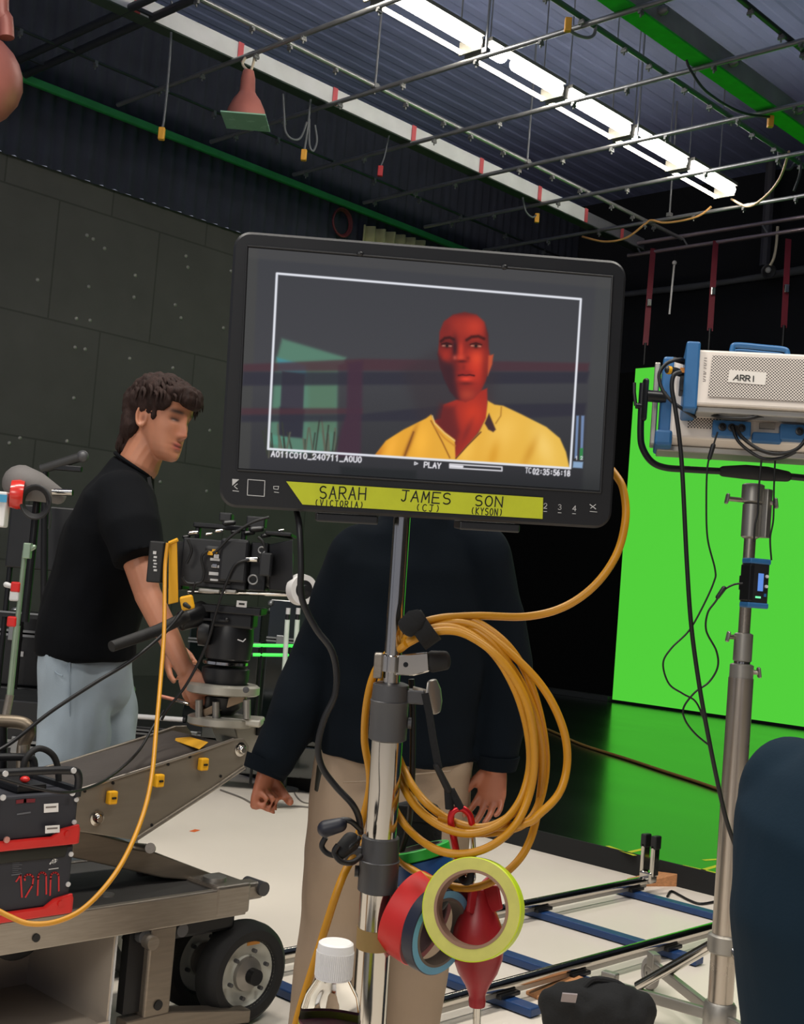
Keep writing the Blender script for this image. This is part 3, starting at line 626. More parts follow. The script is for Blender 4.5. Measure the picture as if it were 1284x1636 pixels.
    line([(700, 545), (706, 540), (714, 539), (720, 542)], (58, 22, 22), 4.2, 2.2); line([(741, 543), (749, 538), (760, 537), (769, 541)], (66, 24, 22), 4.4, 2.2)
    blob(709, 550, 10, 5.5, (66, 26, 26), .8); blob(756, 551, 12, 6, (86, 30, 26), .8); blob(722, 555, 4.5, 17, (50, 26, 32), .85)
    line([(703, 552), (716, 552.5)], (168, 118, 100), 2.4, 1.4); line([(749, 552), (763, 553)], (182, 120, 98), 2.6, 1.4); blob(709.5, 552, 2.5, 2.8, (20, 14, 14), 1); blob(756, 552.3, 2.8, 3, (20, 14, 14), 1)
    line([(701, 549.5), (709, 547.5), (717, 550)], (38, 16, 18), 1.4, 1.2); line([(747, 550), (756, 547.5), (765, 550.5)], (44, 18, 18), 1.4, 1.2)
    blob(732, 560, 4.5, 15, (200, 60, 42), .85); blob(731, 571, 7, 5.5, (206, 70, 50), .8); blob(722, 571, 3, 3.5, (204, 96, 80), .6); blob(733, 577, 9, 2.6, (84, 26, 26), .9); blob(743, 572, 3.5, 3.5, (120, 34, 28), .7); blob(736, 587, 3, 6, (120, 36, 32), .5)
    blob(739, 594.5, 11, 3.2, (150, 40, 36), .9); line([(728, 599.5), (734, 598.5), (740, 599.4), (746, 598.5), (753, 599.8)], (64, 18, 22), 2.4, 1.4); blob(740, 605, 10, 4, (226, 66, 48), .95); blob(740, 612.5, 11, 2.6, (98, 32, 30), .75)
    img[:] = bgk*(1-fm) + img*fm
    poly([(776, 568), (784, 566), (782, 582), (775, 600)], (190, 80, 50), 1.8)
    # yellow shirt
    sh = [(594, 728), (612, 704), (640, 686), (676, 668), (684, 662), (690, 674), (706, 690), (722, 702), (723, 732), (733, 722), (760, 692), (772, 668), (775, 640), (786, 646), (800, 648), (830, 662), (870, 682), (892, 700), (902, 722), (908, 748)]
    sd = sdpoly(sh); a = sm(sd, 1.6); f = np.clip((X-600)/300, 0, 1)[..., None]
    img[:] = img*(1-a[..., None]) + (np.array((226, 158, 46.))*(1-f) + np.array((232, 186, 78.))*f)*a[..., None]
    for (x, y, rx, ry, c, op, r_) in ((620, 716, 10, 26, (248, 178, 62), .8, 20), (668, 706, 14, 30, (250, 184, 64), .8, 10), (740, 722, 12, 24, (246, 196, 86), .7, 20), (800, 690, 22, 34, (244, 196, 92), .8, 30), (866, 712, 16, 34, (246, 206, 112), .8, -20), (842, 724, 7, 26, (206, 146, 46), .7, 25), (784, 728, 8, 24, (214, 150, 40), .7, 15), (648, 712, 4, 34, (160, 98, 30), .8, 22), (598, 726, 6, 16, (190, 110, 34), .7, 30)):
        mix(np.exp(-(((X-x)*math.cos(math.radians(r_))+(Y-y)*math.sin(math.radians(r_)))/rx)**2 - ((-(X-x)*math.sin(math.radians(r_))+(Y-y)*math.cos(math.radians(r_)))/ry)**2)*op*a, c)
    line([(656, 690), (642, 728)], (120, 72, 32), 2, 2); line([(684, 672), (702, 706), (714, 731)], (132, 78, 28), 1.6, 1.5); line([(686, 664), (690, 676), (706, 692), (722, 704)], (232, 196, 130), 1.6, 1.2); line([(690, 682), (706, 700), (722, 712)], (196, 128, 44), 2, 2)
    poly([(770, 676), (777, 660), (788, 686), (784, 690), (776, 686)], (66, 44, 46), 1.5); line([(797, 650), (796, 664), (788, 676)], (176, 126, 48), 2, 1.5); line([(724, 732), (742, 712), (764, 690)], (84, 46, 34), 1.6, 1.2)
    # frame guide and read-outs
    line([(441, 437), (926, 478), (909, 748), (427, 717), (441, 437)], (226, 228, 236), 3.6, 1.)
    wht = (228, 226, 232)
    def say(text, x0, y0, x1, y1, h_, gap, wd, c=wht):
        n_ = len(text); L_ = math.hypot(x1-x0, y1-y0); cw = (L_ - gap*(n_-1))/n_; ux, uy = (x1-x0)/L_, (y1-y0)/L_
        for s_ in strokes(text, 0, 0, cw, h_, gap): line([(x0+ux*a_+uy*b_, y0+uy*a_-ux*b_) for a_, b_ in s_], c, wd, .9)
    say('A011C010_240711_A0U0', 432, 729, 573, 738.5, 8.5, 2.2, 2.0); say('PLAY', 673, 746, 699, 748, 8, 2, 2.0); say('>', 657, 743, 663, 743.4, 6, 1, 1.6); say('TC', 836, 755, 845, 755.6, 8, 1.5, 1.4); say('02:35:56:18', 848, 757, 908, 760.5, 8.5, 1.8, 2.0)
    line([(714, 741), (798, 746), (798, 752), (714, 747), (714, 741)], wht, 2, 1.); line([(716, 744), (734, 745.4)], wht, 4, 1.)
    poly([(919, 664), (923, 664), (920, 732), (916, 732)], (112, 134, 172), 1.2); poly([(927, 664), (932, 664), (929, 732), (925, 732)], (112, 134, 172), 1.2); poly([(925, 716), (930, 716), (929, 734), (924, 734)], (50, 130, 70), 1.2); poly([(914, 737), (930, 738), (929, 748), (913, 747)], (136, 164, 196), 1.2)
    say('1', 918, 734, 921, 734, 5, 1, 1.2); say('2', 926, 734, 929, 734, 5, 1, 1.2)
    img = np.clip(img, 0, 255)/255.; li = np.where(img <= .04045, img/12.92, ((img+.055)/1.055)**2.4)
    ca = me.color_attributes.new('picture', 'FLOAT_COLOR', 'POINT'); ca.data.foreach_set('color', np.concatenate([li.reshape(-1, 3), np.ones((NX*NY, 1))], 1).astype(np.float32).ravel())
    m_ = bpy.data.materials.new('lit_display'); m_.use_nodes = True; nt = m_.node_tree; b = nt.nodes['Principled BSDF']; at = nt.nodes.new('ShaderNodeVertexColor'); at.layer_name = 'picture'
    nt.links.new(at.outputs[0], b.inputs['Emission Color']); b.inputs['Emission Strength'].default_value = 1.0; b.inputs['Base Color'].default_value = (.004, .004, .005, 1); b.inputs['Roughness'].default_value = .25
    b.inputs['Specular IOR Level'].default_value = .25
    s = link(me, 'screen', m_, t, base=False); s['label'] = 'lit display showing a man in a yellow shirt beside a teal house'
    # inner lip round the glass
    lip = MB(); cc = [M(x, y, .0) for x, y in ((395, 393), (978, 442), (959, 787), (379, 751))]
    for i in range(4):
        a_, b_ = cc[i], cc[(i+1) % 4]; d = (b_-a_).normalized(); lip.cyl(a_-n*.0008, b_-n*.0008, .0014, n=8)
    lip.build('glass_lip', BLACKP, t)
    # bezel print and sensors
    pr = MB(); prs = [pr]
    def bez(pts, wd): prs[0].ribbon([M(x, y, .0008) for x, y in pts], wd, n)
    bez([(396, 766), (423, 768), (422, 793), (395, 791), (396, 766)], .0008)
    pr.prism([M(371, 765, .0008), M(382, 766, .0008), M(371, 776, .0008)], -n, .0003); bez([(379, 773), (374, 777), (379, 781)], .0008); bez([(372, 784), (381, 785)], .0008)
    bez([(437, 777), (445, 777), (444, 782), (437, 781), (437, 777)], .0007); bez([(438, 786), (445, 787)], .0007)
    def glyph(ch, x, y, w_, h_, wd=.0008):
        for s_ in strokes(ch, 0, 0, w_, h_, 0): bez([(x+a_+.06*b_, y-b_+.06*a_) for a_, b_ in s_], wd)
    pr.build('bezel_print', MARK, t, smooth=0); pr = MB(); prs[0] = pr
    glyph('2', 868, 812, 5, 8); glyph('3', 891, 814, 5, 8); glyph('4', 914, 816, 5.5, 8)
    for x, y in ((868, 817), (891, 819), (914, 820.5)): bez([(x, y), (x+5, y+.3)], .0007)
    bez([(942, 806), (951, 813)], .001); bez([(951, 806), (943, 812)], .0008); bez([(942, 817), (953, 818)], .0007)
    pr.build('bezel_print', MARK, t, smooth=0)
    for x, y in ((575, 406), (805, 427)): MB().ell(M(x, y), (.0045, .004, .0035), (ex, n, ez), 10, 8).build('screw', BLACKP, t)
    # feet and the mount below
    for x0, x1, y in ((505, 605, 829), (735, 832, 842)):
        MB().box(M((x0+x1)/2, y) + n*.03, (abs(uv(x1, y)[0]-uv(x0, y)[0]), .05, .010), (ex, n, ez)).build('mounting_foot', BLACKP, t, smooth=0, bevel=.002)
    MB().box(L(-.028, -.06, .062), (.10, .035, .12), (ex, n, ez)).build('mount_plate', BLACKM, t, smooth=0, bevel=.003)
    # yellow tape with the names
    q = [M(x, y, .0011) for x, y in ((457, 769), (867, 795), (866, 829), (483, 806))]
    tp = tag(MB().prism(q, -n, .0006).build('tape_strip', TAPEY, None, smooth=0), 'yellow cloth tape with three handwritten names on the monitor bezel', 'tape')
    ik = [None]
    def write(text, x0, y0, x1, y1, h_, gap, wd, sl=.06):
        n_ = len(text.replace(' ', '')); L_ = math.hypot(x1-x0, y1-y0); cw = (L_-gap*(n_-1))/n_; ux, uy = (x1-x0)/L_, (y1-y0)/L_
        for s_ in strokes(text, 0, 0, cw, h_, gap, sl):
            ik[0].ribbon([M(x0+ux*a_+uy*b_, y0+uy*a_-ux*b_, .0019) for a_, b_ in s_], wd, -n)
    for grp in ((('SARAH', 510, 796, 583, 798.5, 19, 5, .0015, .06), ('(VICTORIA)', 503, 807.5, 579, 811.5, 9.5, 3.4, .00105, .06)), (('JAMES', 639, 800, 718, 805.5, 17, 5, .0015, .1), ('(CJ)', 664, 815.5, 701, 818, 10.5, 4, .00105, .06)),
                (('SON', 758, 807.5, 801, 810, 16, 5, .0015, .06), ('(KYSON)', 752, 821, 801, 824, 10.5, 3, .00105, .06))):
        ik[0] = MB()
        for g_ in grp: write(*g_)
        ik[0].build('handwriting', INK, tp, smooth=0)
    return t, L, M, n
MON, ML, MM, MN = monitor()

# ---- stand
SD = 1.47
sp = lambda y: P(641.5 + (y-835)*(588.5-641.5)/(1636-835), y, SD)
def stand():
    base = sp(1636) + (sp(1636)-sp(835)).normalized()*0; d = (sp(835)-sp(1636)).normalized(); foot = sp(1636) - d*(sp(1636).z/d.z)
    t = T('light_stand', 'chrome rolling stand holding the monitor', 'stand', foot)
    k = SD/FPX
    lat = (LAT - d*LAT.dot(d)).normalized()
    MB().cyl(sp(790), sp(1160), 13.5*k, n=28).build('riser', CHROME, t); MB().cyl(sp(1120), sp(1400), 25*k, n=28).build('riser', CHROME, t); MB().cyl(sp(1390), foot+d*.12, 27.5*k, n=28).build('riser', CHROME, t)
    MB().cyl(sp(700), sp(795), 9*k, n=18).build('spigot', STEEL, t)
    for y0, ym, y1, r in ((1091, 1118, 1183, 30.5), (1335, 1372, 1424, 32)):
        c = MB().lathe(sp(y0), -d, [(0, (r-7)*k), (.0015, r*.93*k), ((ym-y0)*k, r*.97*k), ((ym-y0)*k+.001, (r+1)*k), ((ym-y0)*k+.004, r*k), ((y1-y0)*k-.002, r*k), ((y1-y0)*k, (r-5)*k)], n=32).build('collar', GREYM, t)
        MB().box((sp(ym-14)+sp(ym-2))/2 + (lat if y0 < 1200 else -lat)*(r+10)*k, (28*k, 24*k, 22*k), (lat, d.cross(lat), d)).build('clamp_boss', GREYM, c, smooth=0, bevel=.002)
        MB().cyl(sp(y1-30)+lat*r*k*(1 if y0 < 1200 else -1), sp(y1-30)+lat*(r+6)*k*(1 if y0 < 1200 else -1), 9*k).build('set_screw', GREYM, c)
    # T handle at the right
    a, b = P(658, 1105, SD), P(686, 1112, SD)
    MB().cyl(a, b, 9*k).build('knob_shaft', STEEL, t)
    hd = MB(); c0 = P(693, 1113, SD); dz = (P(689, 1080, SD)-P(697, 1147, SD)).normalized(); hx = (LAT*.75-DEP*.66).normalized(); hx = (hx-dz*hx.dot(dz)).normalized(); hd.limb([c0-dz*24*k, c0-dz*10*k, c0+dz*10*k, c0+dz*24*k], [(4*k, 12*k), (5.5*k, 18*k), (5.5*k, 18*k), (4*k, 12*k)], n=20, side=hx); hd.build('handle', ALU, t)
    # lower bolt with a pale head at the left collar
    MB().lathe(P(568, 1340, SD), -lat, [(0, 9*k), (8*k, 9*k), (9*k, 6*k), (14*k, 6*k), (15*k, 4*k)], n=16).build('knob', GREYM, t); MB().ell(P(561, 1340, SD-.004), 4.5*k, nu=12, nv=8).build('knob_tip', MARK, t)
    # masking tape round the lower tube, black elastic loops
    MB().ring(sp(1497), d, [(-.012, 27.7*k), (.012, 27.7*k), (.012, 28.6*k), (-.012, 28.6*k)], n=30).build('tape_band', mat('old_masking_tape', (150, 122, 72), .7), t)
    # wheeled base out of the picture
    for ang in (60, 180, 300):
        r = LAT*math.cos(math.radians(ang)) + DEP*math.sin(math.radians(ang)); lg = MB().tube([foot+d*.34, foot+r*.30+ZED*.11], .013, 12).build('leg', CHROME, t)
        MB().tube([foot+d*.14, foot+r*.24+ZED*.12], .009, 10).build('brace', CHROME, t)
        MB().ring(foot+r*.31+ZED*.05, r.cross(ZED), [(-.012, .02), (.012, .02), (.014, .045), (.008, .05), (-.008, .05), (-.014, .045)], n=24).build('caster', BLACKR, t)
    # silver toggle clamp with a black grip
    cl = MB(); cl.lathe(sp(1046), -d, [(0, 15*k), (.001, 19*k), (26*k, 19*k), (27*k, 15*k)], n=28); cm = cl.build('toggle_clamp', CHROME, t)
    MB().box(P(604, 1063, SD), (14*k, 20*k, 40*k), (lat, d.cross(lat), d)).build('hinge', STEEL, cm, smooth=0, bevel=.002)
    q = [P(634, 1047, SD-.012), P(684, 1042, SD-.012), P(686, 1073, SD-.012), P(660, 1080, SD-.012), P(632, 1079, SD-.012)]
    MB().prism(q, DEP, .016).build('lever', CHROME, cm, smooth=0, bevel=.0015)
    MB().limb([P(690, 1057, SD-.006), P(712, 1055, SD-.006)], [(17.5*k, 9*k), (15*k, 8*k)], n=20, side=ZED).build('grip', BLACKR, cm)
    MB().lathe(P(648, 1062, SD-.0125), -DEP, [(0, 4*k), (.0012, 4*k), (.0013, 2*k)], n=12).build('rivet', BLACKM, cm)
    return t
stand()

# ---- yellow coil hung on the stand
k = SD/FPX
t = T('video_cable', 'thick yellow video cable coiled on the monitor stand', 'cable', P(760, 1300, 1.43))
lp = []
loops = [dict(cx=736, cy=1166, rx=122, ry=180, d=1.44, ph=0, dx=0), dict(cx=733, cy=1170, rx=116, ry=172, d=1.425, ph=4, dx=6), dict(cx=740, cy=1160, rx=130, ry=176, d=1.43, ph=7, dx=3),
         dict(cx=728, cy=1188, rx=134, ry=182, d=1.415, ph=2, dx=-6), dict(cx=744, cy=1203, rx=150, ry=214, d=1.42, ph=-5, dx=12)]
tops = [(672, 1012), (668, 1004), (676, 1000), (664, 1016), (680, 994)]
mb = MB()
def coil(pts, d0):
    mb.tube(spline([P(x, y, d0 + .012*math.sin(i*1.3) + .065*min(1, max(0, (672-x)/36))*(1 if y > 1030 else .3)) for i, (x, y) in enumerate(pts)], 9, False), 6.3*k, 12)
# each turn starts at the strap, goes over the right, round the bottom and up the left behind the pole
coil([(655, 1015), (690, 996), (738, 996), (790, 1030), (826, 1085), (846, 1150), (851, 1215), (840, 1270), (812, 1305), (770, 1322), (722, 1312), (676, 1278), (646, 1232), (628, 1180), (622, 1110), (630, 1050), (655, 1015)], 1.445)
coil([(652, 1022), (688, 1004), (736, 1006), (786, 1042), (822, 1100), (842, 1165), (846, 1225), (830, 1280), (796, 1318), (748, 1332), (700, 1318), (660, 1284), (636, 1236), (622, 1176), (618, 1105), (626, 1050), (652, 1022)], 1.432)
coil([(658, 1008), (700, 988), (752, 990), (806, 1026), (842, 1080), (864, 1150), (872, 1220), (862, 1280), (838, 1316), (790, 1330), (734, 1328), (682, 1304), (648, 1262), (628, 1205), (616, 1130), (628, 1050), (658, 1008)], 1.455)
coil([(650, 1028), (690, 1010), (740, 1012), (796, 1050), (836, 1110), (852, 1180), (850, 1250), (828, 1310), (790, 1348), (742, 1364), (694, 1356), (650, 1322), (620, 1270), (604, 1200), (604, 1120), (618, 1060), (650, 1028)], 1.422)
coil([(654, 1018), (700, 998), (756, 1000), (818, 1046), (868, 1100), (898, 1160), (906, 1215), (894, 1265), (862, 1300), (836, 1316), (760, 1322), (700, 1305)], 1.44)
coil([(560, 1376), (590, 1260), (582, 1180), (588, 1110), (606, 1060), (640, 1028), (690, 1000), (750, 1004), (812, 1060), (850, 1130), (866, 1210), (858, 1300), (838, 1360), (800, 1400), (756, 1418), (706, 1412), (650, 1384), (622, 1350), (606, 1320)], 1.45)
mb.tube(spline([P(655, 1008, 1.45), P(690, 990, 1.45), P(760, 984, 1.46), P(840, 985, 1.47), P(900, 970, 1.47), P(950, 935, 1.47), P(985, 885, 1.475), P(999, 830, 1.48), P(996, 785, 1.49), P(984, 760, 1.50), P(950, 720, 1.52)], 9), 6.3*k, 12)
mb.tube(spline([P(606, 1290, 1.50), P(585, 1340, 1.48), P(560, 1376, 1.46), P(540, 1420, 1.44), P(508, 1520, 1.43), P(480, 1610, 1.42), P(468, 1660, 1.42), P(440, 1800, 1.44), P(470, 2100, 1.5)], 8), 6.3*k, 12)
mb.build('coil', YCABLE, t, smooth=60)
st = MB(); a, b = P(668, 1018, 1.435), P(684, 994, 1.435); c = (P(676, 1006, 1.437))
dirc = (P(700, 988, 1.437)-P(652, 1022, 1.437)).normalized()
st.ring(c, dirc, [(-.011, .018), (.011, .018), (.011, .021), (-.011, .021)], n=24); st.build('hook_strap', BLACKC, t)
MB().limb([P(648, 1004, 1.42), P(664, 990, 1.42), P(672, 984, 1.42)], [(.006, .012), (.008, .013), (.004, .009)], n=12).build('strap_tail', BLACKC, t)

# ---- black power cable down the stand with its plug
t = T('power_cable', 'black power cable dropping from the monitor beside the stand', 'cable', P(535, 1100, 1.40))
cable('cord', [P(470, 800, 1.46), P(478, 840, 1.42), P(481, 900, 1.41), P(480, 940, 1.41), P(486, 968, 1.41), P(505, 1005, 1.41), P(528, 1036, 1.41), P(537, 1070, 1.41), P(535, 1110, 1.41), P(518, 1148, 1.41), P(508, 1190, 1.41), P(514, 1225, 1.41), P(536, 1256, 1.41), P(562, 1284, 1.41), P(573, 1306, 1.42), P(576, 1330, 1.44)], 5.2*k, CABLE, t, 10)
cable('cord', [P(576, 1326, 1.43), P(560, 1312, 1.42), P(545, 1310, 1.42)], 4.5*k, CABLE, t); cable('cord', [P(520, 1338, 1.42), P(514, 1352, 1.42), P(524, 1364, 1.42), P(542, 1366, 1.42), P(560, 1352, 1.42), P(574, 1338, 1.43)], 4.5*k, CABLE, t)
cable('cord', [P(540, 1350, 1.41), P(534, 1362, 1.41), P(544, 1376, 1.41), P(562, 1378, 1.42), P(576, 1368, 1.44)], 4.5*k, CABLE, t)
MB().limb([P(520, 1324, 1.415), P(543, 1318, 1.415)], [(16*k, 13*k), (13*k, 11*k)], n=18).build('plug', mat('dark_navy_rubber', (22, 24, 38), .5), t)
MB().limb([P(542, 1362, 1.42), P(560, 1345, 1.43)], [12*k, 15*k], n=16).build('cable_lump', BLACKR, t)
t = T('power_cable', 'straight black cable hanging behind the yellow coil', 'cable', P(660, 1250, 1.5))
cable('cord', [P(657, 1085, 1.5), P(659, 1130, 1.5), P(659, 1200, 1.5), P(657, 1270, 1.5), P(650, 1330, 1.52), P(625, 1420, 1.52), P(614, 1520, 1.5), P(606, 1640, 1.5), P(596, 1900, 1.5)], 5*k, CABLE, t, 10)
MB().tube([P(612, 1480, 1.5), P(606, 1640, 1.5), P(600, 1720, 1.5)], 11*k, 10).build('sleeve', BLACKC, t)

# ---- lanyard, carabiner, tape rolls and air blower hanging from the T handle
LD = 1.44
t = T('lanyard', 'black webbing lanyard hanging from the stand handle', 'lanyard', P(684, 1120, LD))
mb = MB(); mb.ribbon([P(680, 1112, LD), P(686, 1140, LD), P(692, 1180, LD), P(700, 1222, LD)], .0085, DEP+LAT*.3); q = mb.build('webbing', BLACKC, t, smooth=0); md = q.modifiers.new('s', 'SOLIDIFY'); md.thickness = .0025
MB().limb([P(697, 1224, LD), P(716, 1262, LD)], [(9*k, 5*k), (10*k, 6*k)], n=14).build('stitched_sleeve', BLACKR, t)
MB().tube([P(716, 1260, LD), P(718, 1292, LD)], 7*k, 10).build('loop_strand', BLACKC, t); MB().tube([P(720, 1262, LD), P(736, 1292, LD)], 6.5*k, 10).build('loop_strand', BLACKC, t)
t = T('carabiner', 'red aluminium carabiner with a silver gate on the lanyard', 'carabiner', P(742, 1340, LD))
RA = mat('red_anodised_metal', (196, 32, 40), .28, .5)
MB().tube(spline([P(754, 1318, LD), P(750, 1302, LD), P(738, 1292, LD), P(724, 1296, LD), P(720, 1312, LD), P(726, 1345, LD), P(734, 1380, LD), P(744, 1394, LD), P(755, 1392, LD), P(757, 1372, LD)], 6), 5.5*k, 12).build('body', RA, t)
MB().cyl(P(754, 1318, LD), P(757, 1372, LD), 4*k, n=12).build('gate', CHROME, t)
def ringpath(cx, cy, d, r, ax):
    dd, a, b = frame_of(ax); c = P(cx, cy, d); return [c + (a*math.cos(i*math.pi/9)+b*math.sin(i*math.pi/9))*r for i in range(19)]
t = T('key_ring', 'black split ring holding the tape rolls on the carabiner', 'ring', P(744, 1396, 1.43))
MB().tube(ringpath(744, 1394, 1.43, 14*k, LAT*.8+DEP*.5), 6*k, 10, cap=False).build('rubber_ring', BLACKR, t); MB().tube(ringpath(752, 1400, 1.425, 11*k, LAT+DEP*.6), 1.6*k, 8, cap=False).build('wire_ring', CHROME, t)
def tape_roll(cx, cy, d, ax, ro, ri, wd, rgb, rgb_side, core, label, name, grp='tape rolls on the carabiner'):
    c = P(cx, cy, d); ax = Vector(ax).normalized(); t = T('tape_roll', label, 'tape', c - ZED*ro, grp)
    mt = mat(name, rgb, .45, var=.04); ms = mat(name+'_edge', rgb_side, .55, var=.06, scale=60)
    MB().ring(c, ax, [(-wd/2, ro-.0012), (-wd/2+.001, ro), (wd/2-.001, ro), (wd/2, ro-.0012), (wd/2-.002, ro-.003), (-wd/2+.002, ro-.003)], n=64).build('tape_face', mt, t)
    MB().ring(c, ax, [(-wd/2, ri+.003), (-wd/2, ro-.0012), (wd/2, ro-.0012), (wd/2, ri+.003)], n=64).build('wound_side', ms, t)
    MB().ring(c, ax, [(-wd/2-.0005, ri), (-wd/2-.0005, ri+.0032), (wd/2+.0005, ri+.0032), (wd/2+.0005, ri)], n=64).build('core', mat('card_core_'+core[0], core[1], .8), t)
    return t
# green above blue, seen nearly edge on
gax = ZED*.93 - LAT*.30 + DEP*.10
tape_roll(670, 1362, 1.535, gax, 52*k, 37*k, .013, (40, 176, 60), (40, 150, 60), ('a', (70, 66, 62)), 'green tape roll lying flat above the blue one', 'green_tape')
tape_roll(675, 1388, 1.535, gax, 52*k, 37*k, .025, (30, 84, 146), (28, 74, 130), ('a', (70, 66, 62)), 'blue tape roll just below the green one behind the red roll', 'blue_tape')
tape_roll(664, 1466, 1.475, LAT*.80 - DEP*.52 - ZED*.28, 70*k, 50*k, .034, (214, 36, 34), (128, 38, 46), ('b', (72, 44, 46)), 'red tape roll turned edge on beside the pole', 'red_tape')
tape_roll(697, 1486, 1.445, LAT*.70 - DEP*.70 - ZED*.08, 67*k, 50*k, .018, (28, 34, 54), (110, 172, 206), ('c', (110, 98, 90)), 'narrow dark tape roll with a pale blue side between red and yellow', 'dark_blue_tape')
tape_roll(756, 1452, 1.40, -DEP*.93 - LAT*.27 + ZED*.20, 76*k, 53*k, .028, (206, 226, 36), (206, 202, 100), ('d', (150, 116, 96)), 'fluorescent yellow tape roll facing the camera in front of the red blower', 'fluorescent_yellow_tape')
# red blower
t = T('air_blower', 'dark red rubber air blower with a metal nozzle hanging inside the yellow tape', 'blower', P(762, 1640, 1.475))
RUB = mat('dark_red_rubber', (158, 30, 38), .4, bump=.02); bd = 1.47; ax = (P(760, 1640, bd)-P(764, 1390, bd)); ax.normalize(); top = P(765, 1415, bd)
MB().lathe(top, ax, [(0, 6*k), (4*k, 12*k), (25*k, 18*k), (45*k, 30*k), (68*k, 39*k), (90*k, 42*k), (116*k, 39.5*k), (138*k, 32*k), (158*k, 20*k), (172*k, 14*k), (178*k, 13*k), (182*k, 14*k), (192*k, 13*k), (194*k, 8*k)], n=36).build('bulb', RUB, t)
for i in range(4):
    a_ = i*math.pi/2 + .5; r = (LAT - ax*LAT.dot(ax)).normalized()*math.cos(a_) + ax.cross(LAT).normalized()*math.sin(a_); s_ = ax.cross(r).normalized()
    MB().prism([top+r*6*k-ax*2*k-s_*3*k, top+r*34*k-ax*6*k-s_*3*k, top+r*42*k+ax*30*k-s_*3*k, top+r*22*k+ax*40*k-s_*3*k, top+r*8*k+ax*26*k-s_*3*k], s_, 6*k).build('fin', RUB, t, smooth=0, bevel=.0015)
MB().cyl(top+ax*188*k, top+ax*290*k, 6.5*k, 5.5*k, n=18).build('nozzle', CHROME, t)
MB().limb([P(700, 1440, 1.49), P(728, 1410, 1.46)], [(14*k, 16*k), (9*k, 9*k)], n=12).build('hanging_tab', BLACKR, t)
t = T('tool_pouch', 'small black cloth pouch behind the cable coil above the green tape', 'pouch', P(664, 1345, 1.60))
mb = MB(); mb.limb([P(664, 1290, 1.60), P(664, 1320, 1.60), P(664, 1352, 1.60)], [(40*k, 12*k), (46*k, 18*k), (44*k, 18*k)], n=18, side=LAT); mb.build('body', BLACKC, t); MB().box(P(664, 1300, 1.585), (84*k, .004, 26*k), (LAT, DEP, ZED)).build('flap', BLACKC, t, smooth=0, bevel=.002)

# ---- bottle on a small side cart below the picture
BD = 1.28; kb = BD/FPX; bt = P(537, 1505, BD); bz = .70
t = T('drink_bottle', 'clear plastic drink bottle with a white cap and a little purple drink', 'bottle', (bt.x, bt.y, bz))
c = Vector((bt.x, bt.y, 0)); zc = bt.z
rb = 49*kb
prof = [(bz+.002, rb*.8), (bz+.008, rb*.97), (bz+.014, rb), (zc-.080, rb), (zc-.066, rb*.97), (zc-.052, rb*.83), (zc-.042, rb*.62), (zc-.034, rb*.54), (zc-.004, rb*.52)]
pm = bpy.data.materials.new('clear_bottle_plastic'); pm.use_nodes = True; b = pm.node_tree.nodes['Principled BSDF']; b.inputs['Transmission Weight'].default_value = 1; b.inputs['Roughness'].default_value = .03; b.inputs['IOR'].default_value = 1.12; b.inputs['Base Color'].default_value = (.96, .97, .96, 1)
MB().lathe(c, ZED, prof, n=48, cap=False).build('shell', pm, t, smooth=60)
capm = MB(); capm.lathe(c, ZED, [(zc-.036, rb*.58), (zc-.036, rb*.605), (zc-.008, rb*.60), (zc-.001, rb*.57), (zc+.0005, rb*.5), (zc+.0005, .002)], n=48)
capo = capm.build('cap', WHITEP, t, smooth=30)
rib = MB()
for i in range(60):
    a_ = 2*math.pi*i/60; q = c + Vector((math.cos(a_), math.sin(a_), 0))*rb*.605; rib.cyl(q+ZED*(zc-.034), q+ZED*(zc-.009), .0006, n=5)
rib.build('grip_ribs', WHITEP, capo)
dm = bpy.data.materials.new('purple_drink'); dm.use_nodes = True; b = dm.node_tree.nodes['Principled BSDF']; b.inputs['Base Color'].default_value = (*lin((132, 62, 88)), 1); b.inputs['Roughness'].default_value = .3; b.inputs['Transmission Weight'].default_value = 0
MB().lathe(c, ZED, [(bz+.01, rb*.9), (zc-.086, rb*.90), (zc-.086, .001)], n=40, cap=False).build('drink', dm, t)
MB().lathe(c, ZED, [(bz+.02, rb*1.012), (zc-.081, rb*1.012)], n=48, cap=False).build('label_sleeve', mat('yellow_green_label', (186, 196, 60), .5), t)
MB().lathe(c, ZED, [(zc-.081, rb*1.013), (zc-.0785, rb*1.012)], n=48, cap=False).build('label_edge', mat('maroon_label_edge', (110, 50, 66), .5), t)
t = T('side_cart', 'small black utility cart under the drink bottle', 'cart', (bt.x, bt.y, 0))
cc = Vector((bt.x, bt.y, 0)) - DEP*.10 - LAT*.12
MB().box(cc+ZED*.688, (.42, .30, .024), (LAT, DEP, ZED)).build('top_shelf', BLACKP, t, smooth=0, bevel=.006); MB().box(cc+ZED*.2, (.42, .30, .024), (LAT, DEP, ZED)).build('lower_shelf', BLACKP, t, smooth=0, bevel=.006)
for i in (-1, 1):
    for j in (-1, 1):
        q = cc + LAT*.19*i + DEP*.13*j; MB().cyl(q+ZED*.06, q+ZED*.69, .014, n=12).build('leg', BLACKM, t); MB().ring(q+ZED*.035, LAT, [(-.01, .012), (.01, .012), (.012, .03), (0, .035), (-.012, .03)], n=20).build('caster', BLACKR, t)
